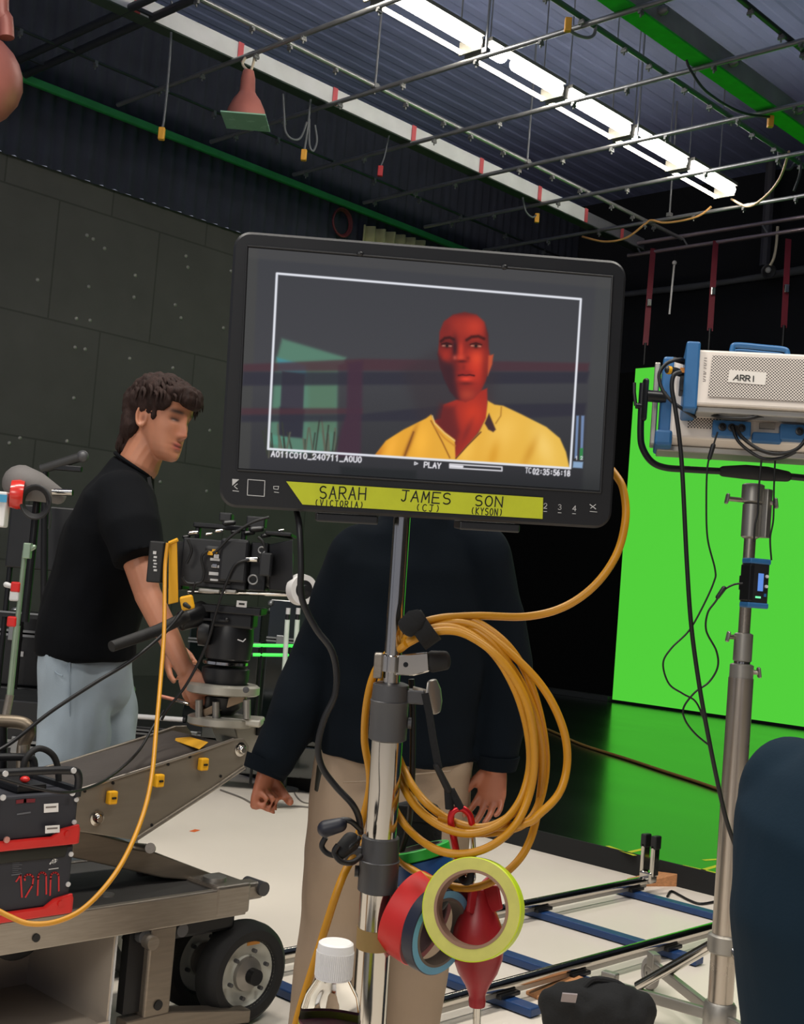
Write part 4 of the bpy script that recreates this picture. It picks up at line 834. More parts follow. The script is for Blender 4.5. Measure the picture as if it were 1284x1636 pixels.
# ================================================================== light stand and panel light at the right
RD = 3.62
def right_stand():
    hub = P(1150, 1606, RD); hub.z = .12; base = Vector((hub.x, hub.y, 0)); k = RD/FPX
    top = P(1210, 772, RD).z; ax = Vector((hub.x, hub.y, 0))
    q = P(1182, 1180, RD); tilt = Vector((0, 0, 0))
    def at(y):       # height on the pole that shows at picture row y
        return on_pole(y)
    def on_pole(y):
        best = None
        p = P(1210 + (y-772)*(1152-1210)/(1600-772), y, RD); return Vector((base.x, base.y, p.z))
    t = T('light_stand', 'tall steel roller stand carrying the panel light', 'stand', base)
    MB().cyl(on_pole(785), on_pole(1080), 9.5*k, n=20).build('riser', STEEL, t); MB().cyl(on_pole(1020), on_pole(1250), 13*k, n=22).build('riser', CHROME, t); MB().cyl(on_pole(1085), base+ZED*.05, 20*k, n=26).build('riser', mat('satin_steel', (188, 178, 166), .28, .9, var=.04), t)
    for y0, y1, r in ((768, 800, 18), (800, 858, 15), (1012, 1060, 15), (1062, 1106, 19)):
        MB().lathe(on_pole(y0), -ZED, [(0, (r-4)*k), (2*k, r*k), ((y1-y0-3)*k, r*k), ((y1-y0)*k, (r-4)*k)], n=24).build('collar', ALU, t)
    MB().box(on_pole(815)+LAT*20*k, (16*k, 20*k, 80*k)).build('clamp_block', ALU, t, smooth=0, bevel=.003)
    def tee(y, s, tip=22):
        a = on_pole(y); MB().cyl(a+LAT*s*12*k, a+LAT*s*(12+tip)*k - DEP*.01, 4*k, n=10).build('knob_shaft', STEEL, t); MB().limb([a+LAT*s*(12+tip)*k+ZED*6*k-DEP*.01, a+LAT*s*(14+tip)*k-ZED*6*k-DEP*.01], [(3*k, 7*k), (3*k, 7*k)], n=12, side=LAT).build('thumb_knob', ALU, t)
    tee(796, -1, 30); tee(797, 1, 24); tee(1020, -1, 14); tee(1074, 1, 14)
    # low folding base: three legs with braces and casters
    MB().lathe(base+ZED*.04, ZED, [(0, 22*k), (.01, 26*k), (.08, 26*k), (.09, 22*k)], n=24).build('hub', ALU, t); MB().lathe(base+ZED*.27, ZED, [(0, 23*k), (.005, 26*k), (.05, 26*k), (.055, 22*k)], n=24).build('upper_hub', ALU, t)
    ga = G(1010, 1598, .06); gb = G(1072, 1545, .06); gb = Vector((base.x+.28, base.y+.40, .1))
    for g in (ga, gb, base*2*1.0 - (ga+gb)/2 + (base - (ga+gb)/2)*.3):
        d = Vector((g.x-base.x, g.y-base.y, 0)); L_ = min(max(d.length, .36), .5); d.normalize(); e = base + d*L_; sd = d.cross(ZED)
        MB().box((base+e)/2+ZED*.085, (L_, .022, .032), (d, sd, ZED)).build('leg', ALU, t, smooth=0, bevel=.003)
        MB().tube([base+ZED*.30+d*.02, base+d*L_*.74+ZED*.105], .014, 12).build('brace', CHROME, t)
        cs = MB().box(e+ZED*.10, (.05, .03, .05), (d, sd, ZED)).build('caster_fork', ALU, t, smooth=0, bevel=.004)
        c = e + d*.02 + ZED*.052
        MB().ring(c, sd, [(-.012, .03), (.012, .03), (.013, .047), (.006, .052), (-.006, .052), (-.013, .047)], n=28).build('wheel', mat('grey_wheel', (150, 146, 142), .6), cs)
        MB().ring(c, sd, [(-.013, .006), (.013, .006), (.009, .031), (-.009, .031)], n=24).build('wheel_hub', ALU, cs)
    # control box clipped on the pole
    c = P(1206, 932, RD-.09)
    t2 = T('ballast_controller', 'small black and blue control box with a lit display on the stand pole', 'controller', c - ZED*.07)
    kk = (RD-.09)/FPX; a, b = (LAT*.97+DEP*.24).normalized(), (DEP*.97-LAT*.24).normalized()
    MB().box(c, (34*kk, .045, 66*kk), (a, b, ZED)).build('body', BLACKP, t2, smooth=0, bevel=.004)
    for s in (-1, 1): MB().box(c+ZED*s*35*kk, (37*kk, .05, 9*kk), (a, b, ZED)).build('corner_guard', BLUE, t2, smooth=0, bevel=.004)
    MB().box(c-a*15*kk, (8*kk, .052, 58*kk), (a, b, ZED)).build('heat_sink', BLACKM, t2, smooth=0, bevel=.003)
    MB().box(c+a*2*kk-b*.0235+ZED*2*kk, (9*kk, .002, 28*kk), (a, b, ZED)).build('display', mat('blue_lcd', (40, 70, 130), .3, var=0, emit=(96, 140, 214), estr=.9), t2, smooth=0)
    for z in (12, -4): MB().cyl(c+a*12*kk-b*.022+ZED*z*kk, c+a*12*kk-b*.028+ZED*z*kk, 2.6*kk, n=12).build('dial', MARK, t2)
    MB().box(c+a*-1*kk-b*.0235-ZED*22*kk, (9*kk, .002, 3*kk), (a, b, ZED)).build('status_light', mat('green_led', (60, 200, 120), .4, var=0, emit=(120, 240, 170), estr=1.), t2, smooth=0)
    MB().box(c+a*11*kk-b*.0235-ZED*18*kk, (4*kk, .002, 5*kk), (a, b, ZED)).build('blue_key', BLUE, t2, smooth=0)
    MB().box(c+b*.035, (24*kk, .04, 24*kk), (a, b, ZED)).build('pole_clip', BLACKM, t2, smooth=0, bevel=.003)
    return base, on_pole
RBASE, RPOLE = right_stand()

BEIGE = mat('silver_beige_casing', (226, 216, 206), .5, .1, var=.03)
def grille_mat():
    m = bpy.data.materials.new('perforated_casing'); m.use_nodes = True; nt = m.node_tree; b = nt.nodes['Principled BSDF']; L = nt.links
    b.inputs['Roughness'].default_value = .5; b.inputs['Metallic'].default_value = .15
    uvn = nt.nodes.new('ShaderNodeUVMap'); mp = nt.nodes.new('ShaderNodeMapping'); mp.inputs['Rotation'].default_value = (0, 0, math.radians(45)); mp.inputs['Scale'].default_value = (160, 160, 1)
    L.new(uvn.outputs[0], mp.inputs[0]); v = nt.nodes.new('ShaderNodeTexVoronoi'); v.voronoi_dimensions = '2D'; v.inputs['Scale'].default_value = 1; v.inputs['Randomness'].default_value = 0
    L.new(mp.outputs[0], v.inputs['Vector']); r = nt.nodes.new('ShaderNodeMapRange'); r.inputs[1].default_value = .36; r.inputs[2].default_value = .42; L.new(v.outputs['Distance'], r.inputs[0])
    mx = nt.nodes.new('ShaderNodeMix'); mx.data_type = 'RGBA'; L.new(r.outputs[0], mx.inputs[0]); mx.inputs[6].default_value = (*lin((70, 66, 64)), 1); mx.inputs[7].default_value = (*lin((222, 212, 202)), 1)
    L.new(mx.outputs[2], b.inputs['Base Color']); return m
GRILLE = grille_mat()
def planar_uv(o, O, e1, e2):
    me = o.data; u = me.uv_layers.new(name='UVMap'); off = o.location - Vector(O)
    for lp in me.loops:
        p = me.vertices[lp.vertex_index].co + off; u.data[lp.index].uv = (p.dot(e1), p.dot(e2))
def panel_light():
    ctr = P(1212, 646, 3.56); k = 3.5/FPX
    e1 = (LAT*.98 - DEP*.17).normalized()
    up = (ZED*.985 + DEP*.10 + LAT*.075).normalized(); up = (up - e1*up.dot(e1)).normalized(); n = e1.cross(up)*-1    # n points away from the camera
    t = T('panel_light', 'big silver and blue LED panel light seen from behind in its black yoke', 'studio light', P(1212, 770, RD))
    W2 = 178*k
    def B(u, v, q): return ctr + e1*(u+14 if u < -90 else u)*k + up*v*.87*k + n*q
    # lower back shell, sloping
    MB().loft([[B(-150, 78, .0), B(170, 78, .0), B(170, -72, .0), B(-150, -72, .0)], [B(-168, 84, .09), B(186, 84, .09), B(186, -84, .09), B(-168, -84, .09)]]).build('back_shell', BEIGE, t, smooth=0, bevel=.006)
    MB().box(B(16, 0, .115), (344*k, 150*k, .05), (e1, up, n)).build('lamp_body', BEIGE, t, smooth=0, bevel=.006)
    MB().box(B(8, 0, .142), (320*k, 130*k, .006), (e1, up, n)).build('diffuser', WHITEP, t, smooth=0)
    for u in (-160, 178):
        MB().box(B(u, 0, .07), (20*k, 153*k, .12), (e1, up, n)).build('side_guard', BLUE, t, smooth=0, bevel=.008)
        MB().box(B(u-2, -74, .06), (28*k, 26*k, .13), (e1, up, n)).build('corner_guard', BLUE, t, smooth=0, bevel=.008)
    MB().box(B(-178, 4, .09), (9*k, 143*k, .05), (e1, up, n)).build('side_rail', ALU, t, smooth=0, bevel=.004)
    MB().box(B(8, -86, .09), (330*k, 10*k, .08), (e1, up, n)).build('bottom_rail', ALU, t, smooth=0, bevel=.003)
    g = MB().box(B(-98, -38, -.001), (54*k, 26*k, .004), (e1, up, n)).build('vent', GRILLE, t, smooth=0); planar_uv(g, ctr, e1, up)
    # power and control module in front of it
    mc = lambda u, v, q: ctr + e1*(u-27)*k*.965 + up*(v+1)*k*.94 + n*q
    fw = (-95, 130)
    bx = MB().loft([[mc(-92, 70, -.115), mc(150, 70, -.115), mc(150, -28, -.125), mc(-92, -28, -.125)], [mc(-92, 76, -.0), mc(150, 76, -.0), mc(150, -32, -.0), mc(-92, -32, -.0)]]).build('control_module', BEIGE, t, smooth=0, bevel=.006)
    MB().box(mc(-90, 22, -.062), (22*k, 112*k, .138), (e1, up, n)).build('module_guard', BLUE, t, smooth=0, bevel=.006)
    gp = [mc(-58, 60, -.1185), mc(150, 60, -.1185), mc(150, -14, -.1265), mc(-62, -14, -.1265)]
    gr = MB().prism(gp, -n, .0012).build('grille', GRILLE, t, smooth=0); planar_uv(gr, ctr, e1, up)
    q = [mc(-30, 35, -.1225), mc(29, 33, -.1225), mc(27, 11, -.1247), mc(-32, 13, -.1247)]
    pl = MB().prism(q, -n, .0018).build('name_plate', mat('off_white_plate', (222, 216, 208), .5, var=.02), t, smooth=0); pl['label'] = 'pale plate with the maker lettering'
    lt = MB()
    def word(text, u0, v0, cw, h_, gap, wd, sl=0.):
        for s_ in strokes(text, 0, 0, cw, h_, gap, sl): lt.ribbon([mc(u0+a, v0+b-.03*a, -.1251-(35-v0-b)/24*.0024) for a, b in s_], wd, -n)
    word('A', -23.5, 17, 8, 9.5, 1.5, .0028, .35); word('RRI', -12.5, 16.8, 6.6, 9.5, 2.2, .0032); lt.build('lettering', INK, pl, smooth=0)
    sm_ = MB()
    for i in range(15):
        v = 54 - i*4.3 - (2 if i > 4 else 0); sm_.ribbon([mc(-71, v, -.121), mc(-67.5, v-1.0*(i % 3), -.121)], .0022, -n)
    sm_.build('small_print', mat('grey_print', (120, 112, 108), .6, var=0), t, smooth=0)
    MB().box(mc(30, -34, -.085), (210*k, 10*k, .05), (e1, up, n)).build('module_foot', ALU, t, smooth=0, bevel=.003)
    # handle, lower connector bays
    MB().tube(spline([mc(-24, 72, -.04), mc(-23, 90, -.04), mc(-16, 96, -.04), mc(30, 94, -.04), mc(60, 92, -.04), mc(66, 86, -.04), mc(67, 70, -.04)], 5), 4.5*k, 10).build('handle', BLUE, t)
    MB().tube(spline([mc(-20, 72, -.01), mc(-19, 86, -.01), mc(-12, 92, -.01), mc(30, 90, -.01), mc(58, 88, -.01), mc(64, 82, -.01), mc(65, 70, -.01)], 5), 3.2*k, 10).build('handle', BLUE, t)
    for u, wd in ((-42, 60), (78, 90)):
        bay = MB().box(B(u, -54, -.012), (wd*k, 26*k, .034), (e1, up, n)).build('connector_bay', BLUE, t, smooth=0, bevel=.004)
        for i in (-1, 0, 1): MB().lathe(B(u+i*15, -53, -.028), -n, [(0, 6.5*k), (.006, 6.5*k), (.007, 4*k), (.002, 3*k)], n=14).build('socket', BLACKP, bay)
    MB().box(B(14, -66, -.01), (46*k, 16*k, .03), (e1, up, n)).build('latch', BLUE, t, smooth=0, bevel=.005); MB().box(B(14, -42, -.004), (24*k, 9*k, .01), (e1, up, n)).build('data_plate', mat('grey_plate', (140, 136, 130), .6), t, smooth=0)
    # black tubular yoke with side knobs
    yk = [P(1027, 612, 3.62), P(1025, 640, 3.62), P(1023, 690, 3.62), P(1026, 715, 3.62), P(1040, 737, 3.62), P(1062, 747, 3.62), P(1100, 750, 3.62), P(1155, 753, 3.62), P(1208, 756, 3.62), P(1290, 764, 3.62), P(1360, 770, 3.62), P(1392, 762, 3.62), P(1403, 740, 3.62), P(1404, 640, 3.62)]
    MB().tube(spline(yk, 6), 5.6*k, 14).build('yoke', BLACKM, t, smooth=60)
    MB().limb([P(1156, 753, RD), P(1190, 754, RD), P(1225, 757, RD), P(1256, 761, RD)], [(9*k, 9*k), (12*k, 12*k), (12*k, 12*k), (9*k, 9*k)], n=18).build('yoke_sleeve', BLACKR, t)
    for x, s in ((1030, 1), (1398, -1)):
        c = P(x, 632, 3.62); MB().limb([c-ZED*38*k, c+ZED*24*k], [(5*k, 13*k), (5*k, 11*k)], n=14, side=LAT).build('yoke_plate', BLACKM, t)
        MB().cyl(c, c+LAT*s*(B(-166, 0, .07)-B(-200, 0, .07)).length, 10*k, n=16).build('pivot', BLACKM, t)
        MB().cyl(c-LAT*s*2*k-ZED*18*k, c-LAT*s*14*k-ZED*18*k, 5*k, n=10).build('knob_shaft', BLACKM, t); MB().tube([c-LAT*s*14*k-ZED*18*k, c-LAT*s*18*k+ZED*4*k, c-LAT*s*19*k+ZED*20*k], 3*k, 8).build('lever', BLACKM, t)
    # cables plugged in
    for pts, r in (([mc(-96, 55, -.05), mc(-108, 54, -.10), mc(-130, 46, -.10), mc(-142, 26, -.10), mc(-136, 0, -.10), mc(-120, -20, -.1), mc(-100, -34, -.1), mc(-78, -40, -.06)], 3),
                   ([B(-36, -52, -.04), B(-28, -74, -.06), B(0, -98, -.07), B(30, -104, -.07), B(58, -92, -.07), B(74, -62, -.06), B(76, -36, -.05)], 3), ([B(-42, -52, -.04), B(-30, -84, -.05), B(4, -112, -.06), B(34, -110, -.06), B(56, -98, -.07)], 2.8),
                   ([mc(-60, -30, -.06), mc(-40, -44, -.10), mc(0, -46, -.11), mc(24, -38, -.1), mc(40, -34, -.08)], 3)):
        cable('lead', pts, r*k, CABLE, t, 8)
    MB().limb([mc(-118, 53, -.10), mc(-100, 55, -.07)], [4*k, 5*k], n=12).build('plug', BLACKP, t)
    yp = MB().limb([mc(-128, 34, -.1), mc(-116, 34, -.09), mc(-98, 32, -.07)], [6*k, 6.5*k, 6*k], n=12).build('plug', BLACKP, t)
    MB().cyl(mc(-129, 34, -.1), mc(-124, 34, -.096), 6.8*k, n=14).build('plug_ring', YELLOW, yp); MB().box(mc(-103, 36, -.08), (10*k, 8*k, .03), (e1, up, n)).build('plug_label', mat('orange_label', (226, 140, 50), .5), yp, smooth=0)
    MB().box(mc(-100, 14, -.06), (14*k, 26*k, .06), (e1, up, n)).build('inlet', BLACKP, t, smooth=0, bevel=.003)
panel_light()
def stand_cable(name_label, pts, r, d=3.46, lump=None, grp=None):
    q = pathP(pts, d); t = T('light_cable', name_label, 'cable', q[-1]); k = d/FPX
    cable('cord', q, r*k, CABLE, t, 8)
    if lump: MB().limb([P(*lump[0], d), P(*lump[1], d)], [lump[2]*k, lump[2]*.85*k], n=12).build('inline_plug', BLACKP, t)
stand_cable('thick black cable falling from the panel light past the stand', [(1088, 594), (1076, 600), (1073, 620), (1078, 650), (1085, 700), (1090, 760), (1097, 900), (1104, 1000), (1116, 1090), (1130, 1170), (1146, 1250), (1160, 1310), (1176, 1356), (1200, 1420), (1215, 1560), (1220, 1648)], 3.6)
stand_cable('thin black cable with an inline plug hanging left of the stand', [(1146, 690), (1138, 716), (1130, 745), (1128, 800), (1130, 860), (1142, 910), (1140, 930), (1122, 970), (1100, 1008), (1072, 1036), (1059, 1060), (1068, 1092), (1090, 1108), (1110, 1120), (1122, 1144), (1130, 1172)], 1.5, 3.48, ((1139, 712), (1133, 732), 4))
stand_cable('thin black cable running from the control box into a loop', [(1186, 932), (1172, 934), (1156, 943), (1142, 962), (1130, 980), (1128, 1008), (1144, 1040), (1146, 1066), (1132, 1090), (1110, 1106), (1092, 1130), (1094, 1150), (1110, 1172), (1134, 1192)], 1.6, 3.5, ((1156, 940), (1146, 954), 4))
stand_cable('thin black cable down the right side of the stand top', [(1238, 733), (1236, 780), (1235, 830), (1230, 860), (1232, 895)], 1.5, 3.5)
stand_cable('thin black cable in front of the stand collar', [(1216, 735), (1212, 780), (1210, 820), (1206, 838), (1204, 866)], 1.6, 3.45)
# ================================================================== camera dolly with its lift arm
DY0, DY1, DZ = 2.67, 3.13, .397
def dolly():
    t = T('camera_dolly', 'heavy steel camera dolly with black tyres and a lift arm', 'dolly', (1.6, 2.9, 0))
    DECK = mat('dark_grip_deck', (72, 70, 68), .7, .2, bump=.12, bscale=260)
    PLATE_STEEL = mat('grey_steel_plate', (138, 128, 116), .42, .75, var=.10, scale=9, stretch=(1, 10, 10))  # duller steel plate for posts, struts and links
    X0, X1 = .55, 2.31
    MB().span((X0, DY0+.01, DZ-.012), (X1-.12, DY1-.01, DZ)).build('deck', DECK, t, smooth=0, bevel=.003)
    MB().span((X0, DY0-.004, DZ-.075), (X1-.03, DY0+.02, DZ+.004)).build('side_rail', STEEL, t, smooth=0, bevel=.004)
    MB().span((X0, DY1-.02, DZ-.075), (X1-.03, DY1+.004, DZ+.004)).build('side_rail', STEEL, t, smooth=0, bevel=.004)
    MB().span((X1-.14, DY0-.006, DZ-.07), (X1-.02, DY0+.14, DZ+.012)).build('corner_block', STEEL, t, smooth=0, bevel=.008)
    MB().cyl((X1-.10, DY0+.06, DZ+.008), (X1-.10, DY0+.06, DZ+.024), .032, n=22).build('corner_boss', ALU, t)
    MB().span((X1-.10, DY0+.03, DZ-.05), (X1+.06, DY0+.09, DZ-.002)).build('tow_lug', STEEL, t, smooth=0, bevel=.01); MB().cyl((X1+.05, DY0+.02, DZ-.02), (X1+.05, DY0+.10, DZ-.02), .02, n=16).build('tow_pin', GREYM, t)
    for p in ((X1-.42, DY0+.10), ): MB().cyl((*p, DZ), (*p, DZ+.005), .02, n=18).build('deck_washer', ALU, t)
    for x in (1.63, 1.16): MB().cyl((x, DY0-.008, DZ-.045), (x, DY0-.002, DZ-.045), .010, n=12).build('side_bolt', BLACKM, t)
    # vertical post, gusset, lower strut, tray
    q0, q1 = on(233, 1480, 1, DY0), on(278, 1600, 1, DY0)
    xl, xr = on(236, 1540, 1, DY0).x, on(277, 1540, 1, DY0).x
    MB().span((xl, DY0-.002, .095), (xr, DY0+.045, DZ-.07)).build('post', PLATE_STEEL, t, smooth=0, bevel=.006); MB().span((xl-.05, DY0+.02, .11), (xl, DY0+.05, DZ-.07)).build('post_web', BLACKM, t, smooth=0)
    MB().cyl((xr-.04, DY0-.006, .125), (xr-.04, DY0+.002, .125), .013, n=16).build('post_hole', BLACKM, t)
    MB().cyl((xl-.01, DY0-.03, DZ-.10), (xl-.01, DY0, DZ-.10), .018, n=18).build('pivot_tube', STEEL, t)
    a, b = on(232, 1612, 1, DY0), on(345, 1640, 1, DY0+.02)
    MB().prism([(xl-.05, DY0-.003, .10), (xr+.01, DY0-.003, .10), (X1+.02, DY0-.003, .055), (X1+.02, DY0-.003, .018), (xl-.05, DY0-.003, .055)], EY, .05).build('lower_strut', PLATE_STEEL, t, smooth=0, bevel=.004)
    TR = mat('polished_tray_steel', (186, 174, 160), .4, .25, var=.08, scale=4); tx = xl-.085
    tr = MB()
    tr.span((X0, DY0+.03, .075), (tx, DY1-.03, .085)); tr.span((X0, DY1-.035, .085), (tx, DY1-.03, .27)); tr.span((tx-.005, DY0+.03, .085), (tx, DY1-.03, DZ-.07)); tr.span((X0, DY0+.025, .075), (tx, DY0+.03, .10))
    tr.build('battery_tray', TR, t, smooth=0)
    MB().span((tx, DY0+.026, .085), (tx+.004, DY0+.03, DZ-.07)).build('tray_lip', MARK, t, smooth=0)
    bk = MB().span((X0, DY1-.16, .24), (tx-.01, DY1-.15, DZ-.012)).build('rear_plate', PLATE_STEEL, t, smooth=0)
    for x in (1.02, 1.28, 1.54, 1.76):
        MB().lathe((x, DY1-.161, .285), (0, -1, 0), [(0, .085), (.004, .085), (.006, .075), (.001, .06)], n=32).build('port', BLACKP, t)
    # wheels: dual tyres at the near corner, singles elsewhere
    TY = mat('black_tyre_rubber', (27, 27, 28), .72, bump=.08, bscale=120); RIM = mat('pale_wheel_disc', (196, 196, 186), .5, .1, var=.1, scale=12)
    def wheel(x, y, near=True, r=.142, wd=.085):
        c = Vector((x, y, r)); h = wd/2
        wt = MB().ring(c, EY, [(-h*.75, r*.64), (-h, r*.70), (-h*1.02, r*.86), (-h*.72, r*.97), (-h*.35, r), (h*.35, r), (h*.72, r*.97), (h*1.02, r*.86), (h, r*.70), (h*.75, r*.64)], n=56).build('wheel', TY, t)
        MB().lathe(c-EY*h*.72, EY, [(0, .002), (0, r*.30), (.006, r*.33), (.014, r*.36), (.012, r*.58), (.004, r*.64), (-.004, r*.655), (-.002, r*.68), (.02, r*.66)], n=48, cap=False).build('rim', RIM, wt)
        MB().lathe(c-EY*(h*.72+.004), -EY, [(-.01, r*.34), (0, r*.32), (.004, r*.22), (.012, r*.14), (.014, r*.10), (.014, .001)], n=28).build('hub', mat('hub_steel', (150, 146, 140), .4, .7), wt)
        lug = MB()
        for i in range(6):
            a_ = i*math.pi/3+.3; p = c - EY*(h*.72+.0) + (EX*math.cos(a_)+ZED*math.sin(a_))*r*.46; lug.cyl(p-EY*.009, p+EY*.004, .006, n=8)
        lug.build('lug_bolts', GREYM, wt)
        o = MB()
        o.box(c-EY*(h*.72+.0005)+ZED*r*.60+EX*.01, (.045, .002, .010)); o.build('rim_sticker', mat('orange_sticker', (206, 140, 60), .6), wt, smooth=0)
    wx = 2.335
    wheel(wx, 2.73); wheel(wx-.02, 2.90); wheel(wx, DY1+.12); wheel(wx-.3, DY1+.16)
    MB().cyl((wx, 2.66, .142), (wx, DY1+.16, .142), .022, n=18).build('axle', BLACKM, t)
    MB().span((X1-.30, DY0+.05, DZ-.13), (X1-.02, DY0+.17, DZ-.06)).build('steering_block', BLACKM, t, smooth=0, bevel=.01)
    for x in (X1-.36, X1-.24): MB().cyl((x, DY0-.0, DZ-.09), (x, DY0+.10, DZ-.09), .018, n=16).build('steering_pin', GREYM, t)
    MB().cyl((wx-.01, 2.815, .142), (wx-.01, 2.815, DZ-.07), .03, n=18).build('kingpin', BLACKM, t)
    wheel(.75, 2.73); wheel(.75, DY1+.12)
    # near top of the far wheel cover seen above the deck
    MB().box((1.93, DY1+.20, DZ-.02), (.05, .03, .10)).build('brake_tab', mat('pale_green_tab', (176, 190, 178), .6), t, smooth=0)
    # lift arm: a boxed beam rising to the head, and its lower link
    AY = 2.74
    def A(x, y, yy=AY): return on(x, y, 1, yy)
    side = [A(60, 1288), A(122, 1263), A(200, 1240), A(319, 1200), A(372, 1181), A(390, 1180), A(398, 1192), A(398, 1212), A(389, 1224), A(340, 1258), A(211, 1342), A(120, 1328), A(60, 1322)]
    ARM = mat('satin_arm_steel', (146, 138, 126), .42, .75, var=.06, scale=6, stretch=(1, 8, 8))
    arm = MB().prism(side, EY, .012).build('lift_arm', ARM, t, smooth=0, bevel=.003)
    MB().prism([p+EY*.27 for p in side], EY, .012).build('far_side_plate', ARM, arm, smooth=0, bevel=.003)
    core = [A(60, 1292), A(122, 1266), A(319, 1204), A(366, 1188), A(366, 1215), A(211, 1335), A(60, 1318)]
    MB().prism([p+EY*.012 for p in core], EY, .258).build('top_cover', mat('dark_arm_cover', (74, 68, 64), .6, .3, bump=.05), arm, smooth=0)
    ed = [A(60, 1288)-EY*.002, A(122, 1263)-EY*.002, A(319, 1200)-EY*.002, A(372, 1181)-EY*.002]; MB().tube(ed, .004, 8).build('edge_bead', STEEL, arm)
    bd = [A(389, 1226)-EY*.002, A(340, 1260)-EY*.002, A(211, 1344)-EY*.002]; MB().tube(bd, .006, 8).build('edge_bead', STEEL, arm)
    for (x, y) in ((383, 1197), (154, 1307)):
        c = A(x, y); MB().lathe(c, -EY, [(0, .020), (.004, .020), (.005, .013), (.014, .012), (.018, .008), (.018, .001)], n=18).build('pivot_bolt', CHROME, arm)
    for (x, y) in ((175, 1273), (250, 1246), (321, 1220)):
        c = A(x, y); cl = MB().box(c-EY*.010, (.026, .02, .034)).build('clip', YELLOW, arm, smooth=0, bevel=.004); MB().box(c-EY*.0215, (.012, .004, .005)).build('clip_slot', INK, cl, smooth=0)
    for (x, y) in ((268, 1221), (180, 1251), (242, 1318), (352, 1240), (303, 1209), (135, 1264)):
        c = A(x, y); MB().cyl(c-EY*.003, c, .004, n=8).build('screw', BLACKM, arm)
    # yellow tape across the arm cover
    p = [A(262, 1181, AY+.255), A(286, 1176, AY+.255), A(332, 1190, AY+.02), A(318, 1201, AY+.0)]
    MB().prism([v+ZED*.006 for v in p], ZED, .0015).build('warning_tape', mat('amber_tape', (226, 166, 40), .6), arm, smooth=0)
    # lower link
    lk = [A(115, 1323, 2.80), A(205, 1345, 2.80), A(355, 1402, 2.80), A(345, 1410, 2.80), A(262, 1403, 2.80), A(115, 1370, 2.80)]
    MB().prism(lk, EY, .10).build('lower_link', PLATE_STEEL, t, smooth=0, bevel=.004)
    MB().prism([A(228, 1394, 2.90), A(258, 1398, 2.90), A(264, 1412, 2.90), A(236, 1414, 2.90)], EY, .04).build('link_foot', PLATE_STEEL, t, smooth=0, bevel=.003)
    MB().cyl(A(240, 1355, 2.75), A(240, 1355, 2.95), .014, n=16).build('link_pin', STEEL, t); MB().limb([A(214, 1352, 2.80), A(242, 1356, 2.80)], [.010, .012], n=12).build('link_lever', STEEL, t)
    # end bracket holding the levelling head
    MB().prism([A(372, 1150, 2.80), A(421, 1148, 2.80), A(420, 1190, 2.80), A(410, 1215, 2.80), A(398, 1222, 2.80), A(380, 1180, 2.80)], EY, .12).build('head_bracket', mat('head_casting', (176, 172, 160), .4, .7), t, smooth=0, bevel=.006)
    MB().prism([A(372, 1190, 2.80), A(398, 1216, 2.80), A(392, 1232, 2.80), A(360, 1226, 2.80)], EY, .1).build('bracket_web', GREYM, t, smooth=0)
    MB().span(tuple(A(415, 1168, 2.795)-Vector((.012, .004, .012))), tuple(A(415, 1168, 2.795)+Vector((.012, .004, .03)))).build('bracket_latch', BLACKM, t, smooth=0)
    BZ = mat('bronze_grey_metal', (120, 108, 92), .4, .6)
    MB().tube(spline([P(-40, 1152, 3.2), P(0, 1152, 3.2), P(30, 1154, 3.2), P(44, 1160, 3.2), P(46, 1172, 3.2), P(38, 1190, 3.2), P(36, 1230, 3.2), P(34, 1400, 3.2)], 6), .017, 12).build('push_bar', BZ, t); MB().tube([P(4, 1160, 3.2), P(4, 1400, 3.2)], .012, 10).build('push_bar_strut', BLACKM, t)
    MB().cyl(P(37, 1190, 3.185), P(35, 1260, 3.185), .012, n=12).build('push_bar_sleeve', STEEL, t)
    return t
dolly()

